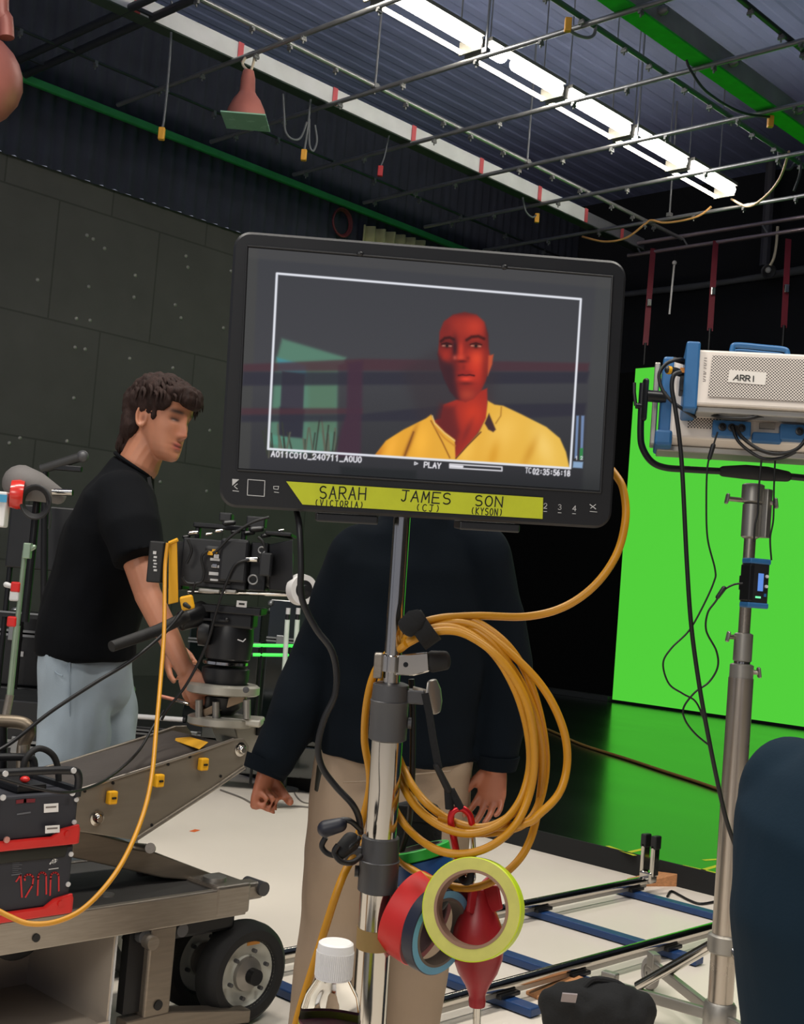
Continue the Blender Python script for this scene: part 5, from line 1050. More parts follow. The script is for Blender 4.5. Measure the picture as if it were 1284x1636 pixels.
# ---- levelling head on the arm
HC = P(357, 1160, 3.60)
def head_and_camera():
    k = 3.6/FPX
    c = HC.copy(); t = T('levelling_head', 'pale metal levelling head clamped on the dolly arm', 'camera head', c)
    PALE = mat('pale_cast_metal', (186, 182, 170), .4, .6)
    def pos(x, y, dd=0.): return P(x, y, 3.6+dd)
    up = ZED
    MB().lathe(pos(352, 1158), up, [(0, 50*k), (.004, 53*k), (.022, 53*k), (.026, 49*k)], n=44).build('lower_plate', PALE, t, smooth=30)
    MB().box(pos(375, 1150), (90*k, 60*k, .022), (LAT, DEP, ZED)).build('plate_tail', PALE, t, smooth=0, bevel=.006)
    MB().lathe(pos(356, 1108), up, [(0, 54*k), (.004, 58*k), (.024, 58*k), (.03, 53*k), (.03, 40*k), (.0, 38*k)], n=48).build('bowl_ring', PALE, t, smooth=30)
    MB().lathe(pos(354, 1140), up, [(0, 20*k), (.02, 30*k), (.05, 32*k), (.06, 18*k)], n=28).build('ball_socket', BLACKM, t)
    MB().prism([pos(322, 1135, -.05), pos(385, 1105, -.05), pos(392, 1112, -.05), pos(392, 1120, -.05), pos(326, 1146, -.05)], DEP, .03).build('brace', mat('bronze_brace', (146, 126, 104), .45, .6), t, smooth=0, bevel=.003)
    for x, y in ((318, 1132), (394, 1132), (345, 1135)): MB().cyl(pos(x, y+16, -.06), pos(x, y-14, -.06), 6*k, n=14).build('levelling_screw', ALU, t)
    MB().lathe(pos(393, 1102, -.10), -DEP, [(0, 5*k), (.004, 5*k), (.005, 2*k)], n=14).build('screw', GREYM, t)
    MB().limb([pos(282, 1118, -.06), pos(300, 1124, -.06)], [(5*k, 3*k), (6*k, 3*k)], n=12).build('lever', CHROME, t); MB().tube([pos(255, 1112, -.06), pos(284, 1119, -.06)], 3*k, 10).build('lever_arm', mat('pink_copper', (196, 130, 110), .4, .5), t)
    # pan and tilt head
    h = T('pan_head', 'tall black motorised pan head under the camera', 'camera head', pos(358, 1090))
    MB().lathe(pos(358, 1098), up, [(0, 34*k), (.03, 38*k), (.055, 38*k), (.06, 32*k)], n=32).build('base', BLACKP, h)
    MB().lathe(pos(360, 1062), up, [(0, 34*k), (.002, 36*k), (.010, 36*k), (.012, 34*k)], n=36).build('silver_ring', CHROME, h)
    MB().lathe(pos(363, 1056), up, [(0, 30*k), (.008, 36*k), (.06, 39*k), (.11, 37*k), (.13, 32*k)], n=30).build('body', BLACKP, h)
    MB().box(pos(366, 985), (86*k, .12, 34*k), (LAT, DEP, ZED)).build('tilt_block', BLACKM, h, smooth=0, bevel=.008)
    MB().lathe(pos(336, 1010, -.05), -LAT, [(0, 20*k), (.01, 22*k), (.03, 22*k), (.034, 16*k)], n=22).build('side_motor', BLACKP, h)
    MB().box(pos(338, 990, -.07), (50*k, .03, 4*k), (LAT, DEP, ZED)).build('lock_lever', BLACKM, h, smooth=0, bevel=.002); MB().ell(pos(362, 990, -.08), 4*k, nu=10, nv=8).build('lock_knob', BLACKP, h)
    MB().ribbon([pos(380, 1022, -.09), pos(388, 1025, -.09), pos(392, 1021, -.09)], .003, DEP).build('emblem', MARK, h, smooth=0)
    MB().box(pos(386, 965, -.075), (16*k, .003, 10*k), (LAT, DEP, ZED)).build('paper_label', WHITEP, h, smooth=0)
    MB().box(pos(386, 965, -.0775), (9*k, .001, 3*k), (LAT, DEP, ZED)).build('label_print', INK, h, smooth=0)
    MB().box(pos(362, 973), (120*k, .16, 12*k), (LAT, DEP, ZED)).build('balance_plate', BLACKM, h, smooth=0, bevel=.004)
    tb = MB().tube([pos(298, 985, -.14), pos(250, 1008, -.22), pos(178, 1033, -.34)], [9*k, 9*k, 8*k], 14); tb.build('pan_handle', BLACKR, h)
    MB().limb([pos(290, 992, -.12), pos(322, 980, -.06)], [(16*k, 10*k), (20*k, 14*k)], n=16, side=ZED).build('handle_clamp', BLACKM, h)
    # cinema camera
    t = T('cinema_camera', 'black cinema camera rig on the dolly, seen side on', 'camera', pos(365, 950))
    bx = lambda x0, x1, y0, y1, d0, dth, m, name, par=t, bev=.004: MB().box(P((x0+x1)/2, (y0+y1)/2, 3.6+d0), (abs(x1-x0)*k, dth, abs(y1-y0)*k), (LAT, DEP, ZED)).build(name, m, par, smooth=0, bevel=bev)
    body = bx(296, 400, 864, 940, 0, .14, BLACKP, 'body')
    bx(276, 300, 866, 942, 0, .12, BLACKM, 'rear_plate')
    bat = bx(239, 262, 866, 930, -.10, .05, mat('battery_black', (22, 22, 22), .5), 'battery')
    ltr = MB()
    for i, (y0, y1) in enumerate(((880, 886), (888, 892), (894, 897), (899, 902), (904, 907), (909, 913))): ltr.box(P(247+(i % 2), (y0+y1)/2, 3.6-.127), (5*k, .001, (y1-y0)*k*.8), (LAT, DEP, ZED))
    ltr.build('lettering', MARK, bat, smooth=0); MB().box(P(248, 923, 3.6-.127), (9*k, .001, 6*k), (LAT, DEP, ZED)).build('yellow_square', mat('yellow_print', (206, 190, 60), .5), bat, smooth=0)
    bx(326, 372, 874, 932, -.075, .02, mat('soft_black', (32, 32, 34), .55), 'side_panel', body, .008)
    bx(352, 396, 862, 930, -.08, .035, BLACKP, 'media_door', body, .008)
    bx(402, 430, 868, 944, 0, .12, BLACKM, 'lens_mount')
    MB().lathe(P(400, 905, 3.6), LAT, [(0, .05), (.03, .055), (.06, .055), (.06, .06), (.10, .06), (.12, .05)], n=30).build('lens', BLACKP, t)
    mbx = MB().loft([[P(430, 870, 3.53), P(430, 942, 3.53), P(430, 942, 3.67), P(430, 870, 3.67)], [P(468, 862, 3.50), P(468, 946, 3.50), P(468, 946, 3.72), P(468, 862, 3.72)]]).build('matte_box', BLACKP, t, smooth=0, bevel=.003)
    bx(428, 470, 852, 858, 0, .18, BLACKM, 'matte_flag')
    bx(416, 434, 884, 920, -.10, .05, BLACKP, 'follow_motor')
    for x, y, r in ((418, 879, 5), (404, 926, 7)): MB().tube(ringpath(x, y, 3.6-.11, r*k, DEP), 1.3*k, 8, cap=False).build('ring_bolt', mat('grey_ring', (150, 150, 150), .4, .6), t)
    MB().limb([P(394, 894, 3.5), P(410, 894, 3.5)], [4*k, 4.5*k], n=12).build('connector', CHROME, t)
    MB().tube([P(300, 945, 3.55), P(470, 950, 3.55)], 3.5*k, 10).build('support_rod', CHROME, t); MB().tube([P(300, 945, 3.66), P(470, 950, 3.66)], 3.5*k, 10).build('support_rod', CHROME, t)
    bx(318, 352, 941, 947, -.08, .03, ALU, 'dovetail'); bx(360, 378, 942, 948, -.08, .03, ALU, 'dovetail')
    bx(310, 395, 838, 846, 0, .04, BLACKM, 'top_handle'); bx(312, 320, 842, 866, 0, .03, BLACKM, 'handle_post'); bx(386, 394, 842, 866, 0, .03, BLACKM, 'handle_post')
    for x, y, r, m in ((311, 852, 7, CHROME), (335, 854, 5, CHROME), (352, 849, 6, CHROME), (299, 858, 5, BLACKM), (400, 852, 7, BLACKM), (412, 846, 9, BLACKP), (368, 836, 8, BLACKP), (426, 856, 6, BLACKP), (450, 848, 4, CHROME), (378, 850, 6, BLACKM)):
        MB().limb([P(x-r, y, 3.55), P(x+r*.6, y-1, 3.55)], [(r*.8*k, r*.6*k), (r*.7*k, r*.5*k)], n=10).build('top_accessory', m, t)
    bx(395, 425, 826, 844, .02, .06, BLACKP, 'top_monitor'); bx(352, 372, 820, 834, .02, .06, BLACKP, 'receiver')
    for x0, y0, x1, y1 in ((336, 892, 352, 896), (338, 903, 350, 907), (334, 914, 350, 919), (336, 925, 348, 928)): bx(x0, x1, y0, y1, -.088, .004, MARK, 'button_label', body, 0)
    for x, y, m in ((343, 881, YELLOW), (355, 921, YELLOW), (336, 884, YELLOW), (346, 889, MARK), (343, 904, CHROME)): bx(x-4, x+4, y-3, y+3, -.09, .01, m, 'button', body, .001)
    for pts in ([(430, 826), (400, 836), (370, 856), (348, 878), (340, 884)], [(398, 894), (376, 902), (362, 930), (346, 975), (330, 1030), (300, 1090), (270, 1130), (258, 1150)], [(332, 880), (322, 890), (326, 915), (320, 930), (300, 932), (292, 922)], [(412, 858), (420, 866), (424, 880)], [(300, 862), (306, 880), (298, 900)], [(312, 930), (306, 950), (296, 960)]):
        cable('camera_lead', [P(x, y, 3.49) for x, y in pts], 2.2*k, CABLE, t, 8)
    hs = MB()
    q = [P(270, 866, 3.46), P(283, 864, 3.46), P(285, 962, 3.46), P(269, 966, 3.46)]
    hs.prism(q, -DEP, .004); hs.build('yellow_strap', YELLOW, t, smooth=0, bevel=.002); MB().tube([P(270, 868, 3.455), P(284, 862, 3.455)], 3*k, 8).build('strap_loop', YELLOW, t)
    MB().box(P(299, 963, 3.43), (20*k, .02, 22*k), ((LAT+ZED*.3).normalized(), DEP, (ZED-LAT*.3).normalized())).build('yellow_plug', YELLOW, t, smooth=0, bevel=.006); MB().limb([P(302, 970, 3.42), P(296, 966, 3.42)], [3*k, 4*k], n=10).build('plug_hole', INK, t)
    # white ringed focus wheel on the far side
    w_ = P(482, 942, 3.52); ax = (-DEP*.80+LAT*.55).normalized()
    f = MB().ring(w_, ax, [(-.012, 17*k), (.014, 15*k), (.014, 23.5*k), (-.012, 25*k)], n=40).build('focus_wheel', WHITEP, t)
    MB().lathe(w_-ax*.01, ax, [(0, .001), (0, 17*k), (.022, 16*k), (.024, 8*k), (.034, 7*k), (.036, .001)], n=30).build('wheel_face', BLACKP, f); MB().tube([w_, P(462, 940, 3.6)], 5*k, 10).build('wheel_shaft', BLACKM, t)
head_and_camera()

# ---- yellow cable and the thin black cable running off the dolly
k29 = 2.95/FPX
t = T('video_cable', 'thin yellow cable drooping from the camera over the dolly', 'cable', P(200, 1400, 2.6))
cable('cord', [P(268, 868, 3.44), P(264, 900, 3.42), P(263, 940, 3.38), P(262, 1010, 3.3), P(257, 1080, 3.2), P(250, 1160, 3.05), P(241, 1250, 2.9), P(222, 1320, 2.8), P(188, 1390, 2.68), P(140, 1446, 2.6), P(95, 1471, 2.56), P(50, 1476, 2.55), P(15, 1464, 2.55), P(-30, 1440, 2.55)], 3.7*k29, YCABLE, t, 10)
t = T('light_cable', 'long black cable crossing in front of the blue jeans', 'cable', P(120, 1110, 3.2))
cable('cord', [P(-20, 1208, 3.1), P(20, 1185, 3.15), P(80, 1138, 3.2), P(150, 1092, 3.25), P(210, 1055, 3.3), P(262, 1012, 3.36), P(292, 976, 3.4)], 3.4*k29, CABLE, t, 10)
t = T('light_cable', 'black cable lying along the top of the lift arm', 'cable', P(180, 1250, 3.0))
cable('cord', [P(-10, 1240, 2.75), P(40, 1255, 2.8), P(95, 1266, 2.86), P(130, 1262, 2.95), P(165, 1248, 3.05), P(200, 1222, 3.2), P(225, 1195, 3.35), P(245, 1160, 3.44), P(262, 1135, 3.46)], 2.6*k29, CABLE, t, 8)

# ---- two battery blocks stacked on the deck
def battery(z0, hgt, top):
    lab = 'dark battery block with a folding carry frame stacked on top of another' if top else 'dark battery block marked 1200 in red at the bottom of the stack'
    BM = mat('charcoal_powder_coat', (46, 47, 54), .55, .1, var=.05); x0, x1, y0, y1 = 1.28, on(118, 1400, 1, DY0-.01).x, DY0-.01, DY0+.22
    t = T('battery_block', lab, 'battery', ((x0+x1)/2, (y0+y1)/2, z0), 'stacked battery blocks')
    MB().span((x0, y0+.006, z0+.02), (x1-.004, y1, z0+hgt)).build('casing', BM, t, smooth=0, bevel=.006)
    fb = .040
    zz = z0
    pts = [(x0, zz), (x1, zz), (x1, zz+fb+.008), (x1-.05, zz+fb), (x1-.075, zz+fb-.016), (x0+.07, zz+fb-.016), (x0+.045, zz+fb), (x0, zz+fb+.008)]
    rb = MB().prism([Vector((a, y0-.006, b)) for a, b in pts], EY, .012).build('red_foot_bar', RED, t, smooth=0, bevel=.004)
    MB().span((x1-.006, y0-.004, zz), (x1+.004, y1, zz+fb)).build('red_side_bar', RED, t, smooth=0, bevel=.004)
    for f in (.10, .55, .92):
        c = Vector((x0+(x1-x0)*f, y0-.006, zz+.028)); MB().cyl(c, c-EY*.004, .0075, n=14).build('bolt', mat('pale_bolt', (206, 150, 140), .4, .4) if f < .9 else RED, rb)
    for zf in (.42, .86):
        c = Vector((x1-.012, y0+.005, z0+hgt*zf)); MB().cyl(c, c-EY*.004, .006, n=12).build('corner_screw', MARK, t)
    return t, x0, x1, y0, y1
z1 = DZ+.0045; h1 = .165
t, bx0, bx1, by0, by1 = battery(z1, h1, False)
fy = by0+.0045
def face_at(x, y): return on(x, y, 1, fy)
rl = MB()
REDP = mat('red_print', (196, 44, 48), .5, var=0)
def stro(pts, wd): rl.ribbon([face_at(x, y-4) for x, y in pts], wd, -EY)
stro([(26, 1412), (33, 1402), (35, 1437)], .0042); stro([(40, 1410)]+[(46+8*math.sin(a), 1409-8*math.cos(a)) for a in (-1.2, -.6, 0, .6, 1.2)]+[(52, 1418), (41, 1437)], .0042)
for x in (59, 79): stro([(x+1, 1434), (x+2, 1408)]+[(x+8.5+6.5*math.sin(a), 1404-6*math.cos(a)) for a in (-1.3, -.6, 0, .6, 1.3)]+[(x+15, 1432 if x < 70 else 1427)], .0042)
rl.build('red_number', REDP, t, smooth=0)
wm = MB()
for i in range(7): wm.ribbon([face_at(20, 1376+i*3), face_at(36-(i*5) % 9, 1375.5+i*3)], .0012, -EY)
wm.ribbon([face_at(19, 1398), face_at(34, 1396)], .003, -EY); wm.build('fine_print', mat('faint_print', (96, 98, 104), .6, var=0), t, smooth=0)
em = MB(); em.ribbon([face_at(80, 1380), face_at(86, 1373), face_at(91, 1374), face_at(86, 1379), face_at(83, 1377)], .004, -EY); em.ribbon([face_at(78, 1389), face_at(93, 1387)], .002, -EY); em.build('emblem', MARK, t, smooth=0)
MB().limb([(bx0+.05, by0+.004, z1+h1-.01), (bx1-.03, by0+.004, z1+h1-.01)], [(.018, .004), (.018, .004)], n=14, side=ZED).build('grip_recess', INK, t)
z2 = z1+h1+.002; h2 = .125
t, bx0, bx1, by0, by1 = battery(z2, h2, True)
fy = by0+.0045
for x0_, x1_, y0_, y1_, yy in ((70, 93, 1284, 1298, fy), (72, 95, 1319, 1331, by0-.0068)):
    q = [on(x0_, y0_+.5, 1, yy), on(x1_, y0_-1, 1, yy), on(x1_, y1_-1, 1, yy), on(x0_, y1_+.5, 1, yy)]; st_ = MB().prism(q, -EY, .0008).build('sticker', WHITEP, t, smooth=0)
    MB().ribbon([on(x0_+4, (y0_+y1_)/2-1, 1, yy-.0012), on(x1_-4, (y0_+y1_)/2-2, 1, yy-.0012)], .004, -EY).build('sticker_print', mat('grey_print', (120, 112, 108)), st_, smooth=0)
rl = MB(); stro([(28, 1285), (40, 1283.5), (54, 1283)], .009); rl.build('red_print', mat('dark_red_print', (110, 30, 40), .5, var=0), t, smooth=0)
rl = MB(); stro([(28, 1305), (48, 1302)], .004); rl.build('faint_print', MATS['faint_print'], t, smooth=0)
FR = BLACKP; zt2 = z2+h2
for y in (by0+.006, by1-.012):
    MB().tube(spline([(bx0+.01, y, zt2-.01), (bx0+.012, y, zt2+.042), (bx0+.05, y, zt2+.055), ((bx0+bx1)/2, y, zt2+.057), (bx1-.05, y, zt2+.055), (bx1-.012, y, zt2+.042), (bx1-.01, y, zt2-.01)], 5), .010, 10).build('carry_frame', FR, t)
for x in (bx0+.01, bx1-.01): MB().span((x-.008, by0+.006, zt2-.005), (x+.008, by1-.01, zt2+.012)).build('frame_foot', FR, t, smooth=0)
for (x, y) in ((117, 1231), (115, 1267), (8, 1236), (4, 1274)): c = on(x, y, 1, by0-.004); MB().cyl(c, c-EY*.004, .007, n=12).build('screw', MARK, t)
MB().tube(spline([on(36, 1250, 1, by0+.1), on(40, 1215, 1, by0+.1), on(60, 1196, 1, by0+.1), on(82, 1204, 1, by0+.1), on(92, 1225, 1, by0+.1), on(94, 1262, 1, by0+.1)], 6), .008, 10).build('carry_strap', BLACKR, t)
MB().span((bx0+.05, by0+.05, zt2), (bx0+.16, by1-.04, zt2+.03)).build('socket_block', BLACKP, t, smooth=0, bevel=.005); MB().ell((bx1-.13, by0+.05, zt2+.03), (.012, .012, .008), nu=12, nv=8).build('red_switch', RED, t)
MB().span((bx1-.16, by0+.03, zt2), (bx1-.08, by1-.04, zt2+.02)).build('socket_block', BLACKP, t, smooth=0, bevel=.005)
for i in range(3): MB().cyl((bx0+.06+.03*i, by0+.06, zt2+.03), (bx0+.06+.03*i, by0+.06, zt2+.04), .009, n=12).build('socket', BLACKM, t)
# ================================================================== people
def skin_mat(name, rgb):
    m = bpy.data.materials.new(name); m.use_nodes = True; nt = m.node_tree; b = nt.nodes['Principled BSDF']; L = nt.links
    at = nt.nodes.new('ShaderNodeVertexColor'); at.layer_name = 'tone'
    n = nt.nodes.new('ShaderNodeTexNoise'); n.inputs['Scale'].default_value = 40; n.inputs['Detail'].default_value = 3
    mr = nt.nodes.new('ShaderNodeMapRange'); mr.inputs[3].default_value = .93; mr.inputs[4].default_value = 1.06; L.new(n.outputs[0], mr.inputs[0])
    mx = nt.nodes.new('ShaderNodeMix'); mx.data_type = 'RGBA'; mx.blend_type = 'MULTIPLY'; mx.inputs[0].default_value = 1
    L.new(at.outputs[0], mx.inputs[6]); L.new(mr.outputs[0], mx.inputs[7]); L.new(mx.outputs[2], b.inputs['Base Color'])
    b.inputs['Roughness'].default_value = .5; b.inputs['Subsurface Weight'].default_value = .12; b.inputs['Subsurface Radius'].default_value = (.01, .004, .002); b.inputs['Subsurface Scale'].default_value = .5
    return m
def paint_tone(o, base, fn=None):
    me = o.data; n = len(me.vertices); co = np.empty(n*3, np.float32); me.vertices.foreach_get('co', co); co = co.reshape(-1, 3) + np.array(o.location, np.float32)
    c = np.tile(np.array([*lin(base), 1.], np.float32), (n, 1))
    if fn: fn(co, c)
    a = me.color_attributes.new('tone', 'FLOAT_COLOR', 'POINT'); a.data.foreach_set('color', c.ravel())
def I(z, tab):
    zs = [t[0] for t in tab]; return [float(np.interp(z, zs, [t[i] for t in tab])) for i in range(1, len(tab[0]))]
HEADT = [(-.120, .074, .034, .016), (-.112, .084, .016, .032), (-.098, .088, -.004, .043), (-.08, .087, -.022, .051), (-.055, .086, -.056, .059), (-.03, .086, -.082, .065), (0, .085, -.096, .070), (.03, .088, -.103, .074),
         (.055, .088, -.104, .075), (.08, .080, -.098, .071), (.10, .062, -.080, .059), (.115, .036, -.054, .040), (.124, .004, -.024, .016)]
def head_mb(mb, c, F, U, s=1., nz=84, nt=96):
    """skull and face: F faces forward, U up; c is the middle of the head"""
    F = Vector(F).normalized(); U = (Vector(U) - F*Vector(U).dot(F)).normalized(); R = F.cross(U); rings = []
    g = lambda x, s_: math.exp(-(x/s_)**2)
    for i in range(nz):
        u = i/(nz-1); z = -.120 + .244*u; f, b, w_ = I(z, HEADT); yc, yl = (f+b)/2, (f-b)/2; ring = []
        for j in range(nt):
            t = 2*math.pi*j/nt; ct, st = math.cos(t), math.sin(t); p = 2.35
            r = (abs(ct)**p + abs(st)**p)**(-1/p); x = w_*r*st; y = yc + yl*r*ct
            if ct > 0:
                ax = abs(x)
                nose = float(np.interp(z, [-.052, -.046, -.036, -.024, 0, .022, .034], [0, .010, .025, .022, .013, .006, 0])); y += nose*g(x, float(np.interp(z, [-.045, -.03, .02], [.0135, .012, .0085])))
                y += .006*g(ax-.014, .007)*g(z+.039, .008)*1.0
                y -= .011*g(ax-.031, .015)*g(z-.010, .011); y += .004*g(ax-.031, .010)*g(z-.008, .007)
                y += .0045*g(ax-.030, .022)*g(z-.031, .008)
                y += .0075*g(x, .022)*(g(z+.064, .0055) + .95*g(z+.077, .0065)) - .0045*g(x, .026)*g(z+.0705, .0022)
                y -= .003*g(x, .012)*g(z+.089, .006); y += .006*g(x, .018)*g(z+.106, .012); y += .004*g(ax-.045, .016)*g(z+.018, .018)
            ring.append(Vector(c) + (R*x + F*y + U*z)*s)
        rings.append(ring)
    mb.loft(rings, True)
    for sgn in (-1, 1):     # ears
        e = Vector(c) + (R*sgn*.073 + F*(-.012) + U*(-.008))*s; fe = (F*.90 + R*sgn*(-.42)).normalized(); ne = (R*sgn*.88 + F*(-.46)).normalized()
        mb.ell(e, (.018*s, .006*s, .031*s), (F, R, (U-F*.15).normalized()), 16, 12)
        pts = [e + (F*(-.4*0) + F*(.016*math.cos(a)) + (U-F*.18)*(.030*math.sin(a)) + R*sgn*(.008+.004*math.cos(a+2.6)))*s for a in [math.radians(q) for q in range(40, 300, 20)]]
        mb.tube(pts, .0048*s, 8); mb.ell(e + (U*-.026 + F*.006 + R*sgn*.004)*s, (.009*s, .006*s, .010*s), (F, R, U), 10, 8)
    return F, U, R
def head_paint(c, F, U, R, s, lips, brow, eye=True):
    def f(co, col):
        d = (co - np.array(c, np.float32))/s; x = d@np.array(R); y = d@np.array(F); z = d@np.array(U); ax = np.abs(x); front = (y > .03)
        def put(mask, rgb): col[:, :3] = col[:, :3]*(1-mask[:, None]) + np.array(lin(rgb), np.float32)*mask[:, None]
        put(.95*np.exp(-((x/.023)**4) - ((z+.0705)/.0115)**4)*front, lips); put(.85*np.exp(-((x/.024)**4) - ((z+.0705-np.maximum(0,ax-.012)*.35)/.0034)**2)*front, (60, 26, 26))
        zb = .0305 + .10*(.0-(ax-.034)**2/.02*.2)
        put(np.exp(-(((ax-.036)/.021)**4) - ((z-zb)/.0072)**2)*front, brow)
        if eye:
            put(.5*np.exp(-(((ax-.032)/.019)**4) - ((z-.013)/.007)**2)*front, (120, 74, 58)); put(np.exp(-(((ax-.032)/.0155)**4) - ((z-.006)/.0055)**2)*front, (34, 22, 22)); put(.5*np.exp(-(((ax-.036)/.006)**2) - ((z-.0035)/.002)**2)*front, (190, 170, 160))
        put(.6*np.exp(-((y+.006)/.0075)**2 - ((z+.012)/.012)**2)*(ax > .068), (96, 52, 40))  # ear hollow shade painted into the tone; eye sockets and nostrils likewise
        put(.6*np.exp(-((ax-.009)/.0045)**2 - ((z+.047)/.004)**2)*front, (86, 44, 38)); put(.25*np.exp(-((x/.03)**2) - ((z+.03)/.014)**2)*front, (200, 104, 84))
    return f
def hand_mb(mb, w_, d, n, ts, curls, s=1., spread=.10, thumb=(.75, .5), tcurl=25):
    """w_: wrist, d: towards the fingers, n: the way the palm faces, ts: thumb side (+1/-1 of d x n)"""
    d = Vector(d).normalized(); n = Vector(n); n = (n - d*n.dot(d)).normalized(); t = d.cross(n)*ts; w_ = Vector(w_)
    L = [.070, .078, .073, .058]; B = [.032, .011, -.010, -.030]; rr = [.0088, .0090, .0086, .0076]
    mb.limb([w_ - d*.01, w_ + d*.03, w_ + d*.072*s, w_ + d*.088*s], [(.026*s, .018*s), (.036*s, .0165*s), (.041*s, .0145*s), (.038*s, .011*s)], n=18, side=t)
    for i in range(4):
        k = w_ + d*(.088 - .004*abs(i-1))*s + t*B[i]*s; dd = (d + t*spread*(1.5-i)*.6).normalized(); ang = 0; pts = [k - dd*.02*s, k]; q = k
        for sg, cu in zip((.46, .31, .25), curls[i] if isinstance(curls[0], (tuple, list)) else curls):
            ang += math.radians(cu); q = q + (dd*math.cos(ang) + n*math.sin(ang))*(L[i]*sg*s); pts.append(q)
        mb.limb(pts, [rr[i]*1.08*s, rr[i]*1.06*s, rr[i]*s, rr[i]*.93*s, rr[i]*.8*s], n=12)
    q = w_ + d*.022*s + t*.026*s; a0 = (d*thumb[0] + t*thumb[1] + n*.30).normalized(); pts = [w_ + d*.012*s + t*.012*s, q]; ang = 0
    for Ls in (.042, .034, .027):
        q = q + (a0*math.cos(ang) + (n*.7 - t*.5 + d*.3).normalized()*math.sin(ang))*Ls*s; pts.append(q); ang += math.radians(tcurl)
    mb.limb(pts, [.014*s, .0135*s, .0115*s, .0102*s, .0085*s], n=12)

# ---- young man at the camera, leaning in from the left
def young_man():
    D = 3.95
    SK = (190, 128, 98)
    J = lambda x, y, d=0.: P(x, y, D+d)
    Fh = (LAT*.87 - DEP*.44 - ZED*.15).normalized(); Uh = (ZED*.98 + LAT*.16).normalized()
    s = D/FPX*128/.246
    hc = J(258, 671)
    mb = MB(); F, U, R = head_mb(mb, hc, Fh, Uh, s)
    mb.limb([hc - F*.030*s - U*.075*s, J(222, 742), J(200, 776)], [.062*s, .064*s, .060*s], n=18)
    # torso and legs stay under the clothes
    mb.limb([J(186, 812), J(172, 860), J(150, 950), J(138, 1020)], [(.08, .07), (.125, .10), (.115, .095), (.12, .10)], n=20, side=DEP)
    sh, el, wr = J(196, 815, -.15), J(236, 950, -.24), P(296, 1070, 3.60)
    mb.limb([sh, (sh+el)/2, el], [.052, .048, .040], n=16); mb.limb([el, el*.62+wr*.38, wr], [.041, .038, .026], n=16)
    hd = (P(306, 1096, 3.58)-wr).normalized()
    hand_mb(mb, wr, (hd + LAT*.25).normalized(), (LAT*.5+DEP*.55-ZED*.3), -1, (42, 48, 34), 1.02, .10, (.8, .5))
    sh2, el2, wr2 = J(205, 812, .16), J(235, 940, .22), J(270, 1030, .12); mb.limb([sh2, el2], [.05, .04], n=14); mb.limb([el2, wr2], [.04, .028], n=14)
    hand_mb(mb, wr2, (LAT*.6-ZED*.6), DEP*-1, 1, (40, 40, 30))
    z0 = .06
    hipn, hipf = J(122, 1050, -.08), J(152, 1050, .10); fn = Vector((hipn.x, hipn.y, z0)) - LAT*.02; ff = Vector((hipf.x, hipf.y, z0)) + LAT*.10
    for h_, f_ in ((hipn, fn), (hipf, ff)):
        kn = h_*.5+f_*.5 + LAT*.03; mb.limb([h_, kn, f_+ZED*.04], [.085, .055, .04], n=16); mb.limb([f_ - LAT*.06, f_+LAT*.10], [(.04, .03), (.042, .03)], n=14, side=DEP)
    o = remesh(mb, 'person', .0034, 2, .5, None, None); o.data.materials.append(skin_mat('warm_skin', SK))
    paint_tone(o, SK, head_paint(hc, F, U, R, s, (186, 92, 84), (52, 36, 32)))
    tag(o, 'young man with dark wavy hair, black t-shirt and pale jeans leaning over the camera dolly', 'person')
    # t-shirt
    mb = MB()
    mb.limb([J(215, 742), J(203, 768), J(190, 800), J(178, 850), J(160, 930), J(141, 1000), J(137, 1045)], [(.076, .070), (.14, .088), (.195, .118), (.205, .150), (.195, .152), (.195, .158), (.198, .162)], n=28, side=DEP, flat0=True, flat1=True)
    mb.limb([J(196, 800, -.10), J(212, 850, -.20), J(224, 893, -.225)], [(.105, .10), (.095, .085), (.088, .080)], n=20, flat1=True)
    mb.limb([J(205, 806, .12), J(226, 880, .20)], [.09, .08], n=18, flat1=True)
    remesh(mb, 't_shirt', .009, 5, .5, o, mat('black_cotton', (10, 12, 16), .95, spec=.15, var=.12, scale=6, bump=.06, bscale=200), wrinkle(.011, 7, 7, 4.5, 3.))
    nd, na, nb = frame_of(J(222, 742)-J(196, 780)); nc = J(214, 744)
    MB().tube([nc + DEP*(math.cos(a)*.074) + nd.cross(DEP).normalized()*(math.sin(a)*.070) for a in [i*math.pi/12 for i in range(25)]], .0065, 8, cap=False).build('collar', mat('black_cotton', (0, 0, 0)), o)
    # jeans
    mb = MB(); zb = .075
    mb.limb([J(138, 1020), J(138, 1050), J(138, 1085)], [(.155, .115), (.172, .135), (.165, .138)], n=26, side=DEP)
    for h_, f_ in ((hipn, fn), (hipf, ff)):
        kn = h_*.5+f_*.5 + LAT*.03; mb.limb([h_+ZED*.03, h_*.75+f_*.25+LAT*.02, kn, f_+ZED*.03], [(.098, .112), (.104, .11), (.097, .10), (.095, .10)], n=22, flat1=True)
    DEN = mat('washed_blue_denim', (158, 172, 182), .85, var=.12, scale=5, bump=.08, bscale=260)
    je = remesh(mb, 'jeans', .009, 5, .5, o, DEN, wrinkle(.016, 10, 10, 4.5, 1.))
    MB().tube([J(112, 1052, -.186), J(111, 1080, -.196), J(112, 1150, -.192)], .0022, 6).build('side_seam', mat('denim_seam', (138, 152, 163), .9), je)
    pk = MB(); pk.tube(spline([J(78, 1030, -.14), J(80, 1060, -.15), J(90, 1075, -.19), J(100, 1080, -.215)], 5), .002, 6); pk.build('pocket_edge', MATS['denim_seam'], je)
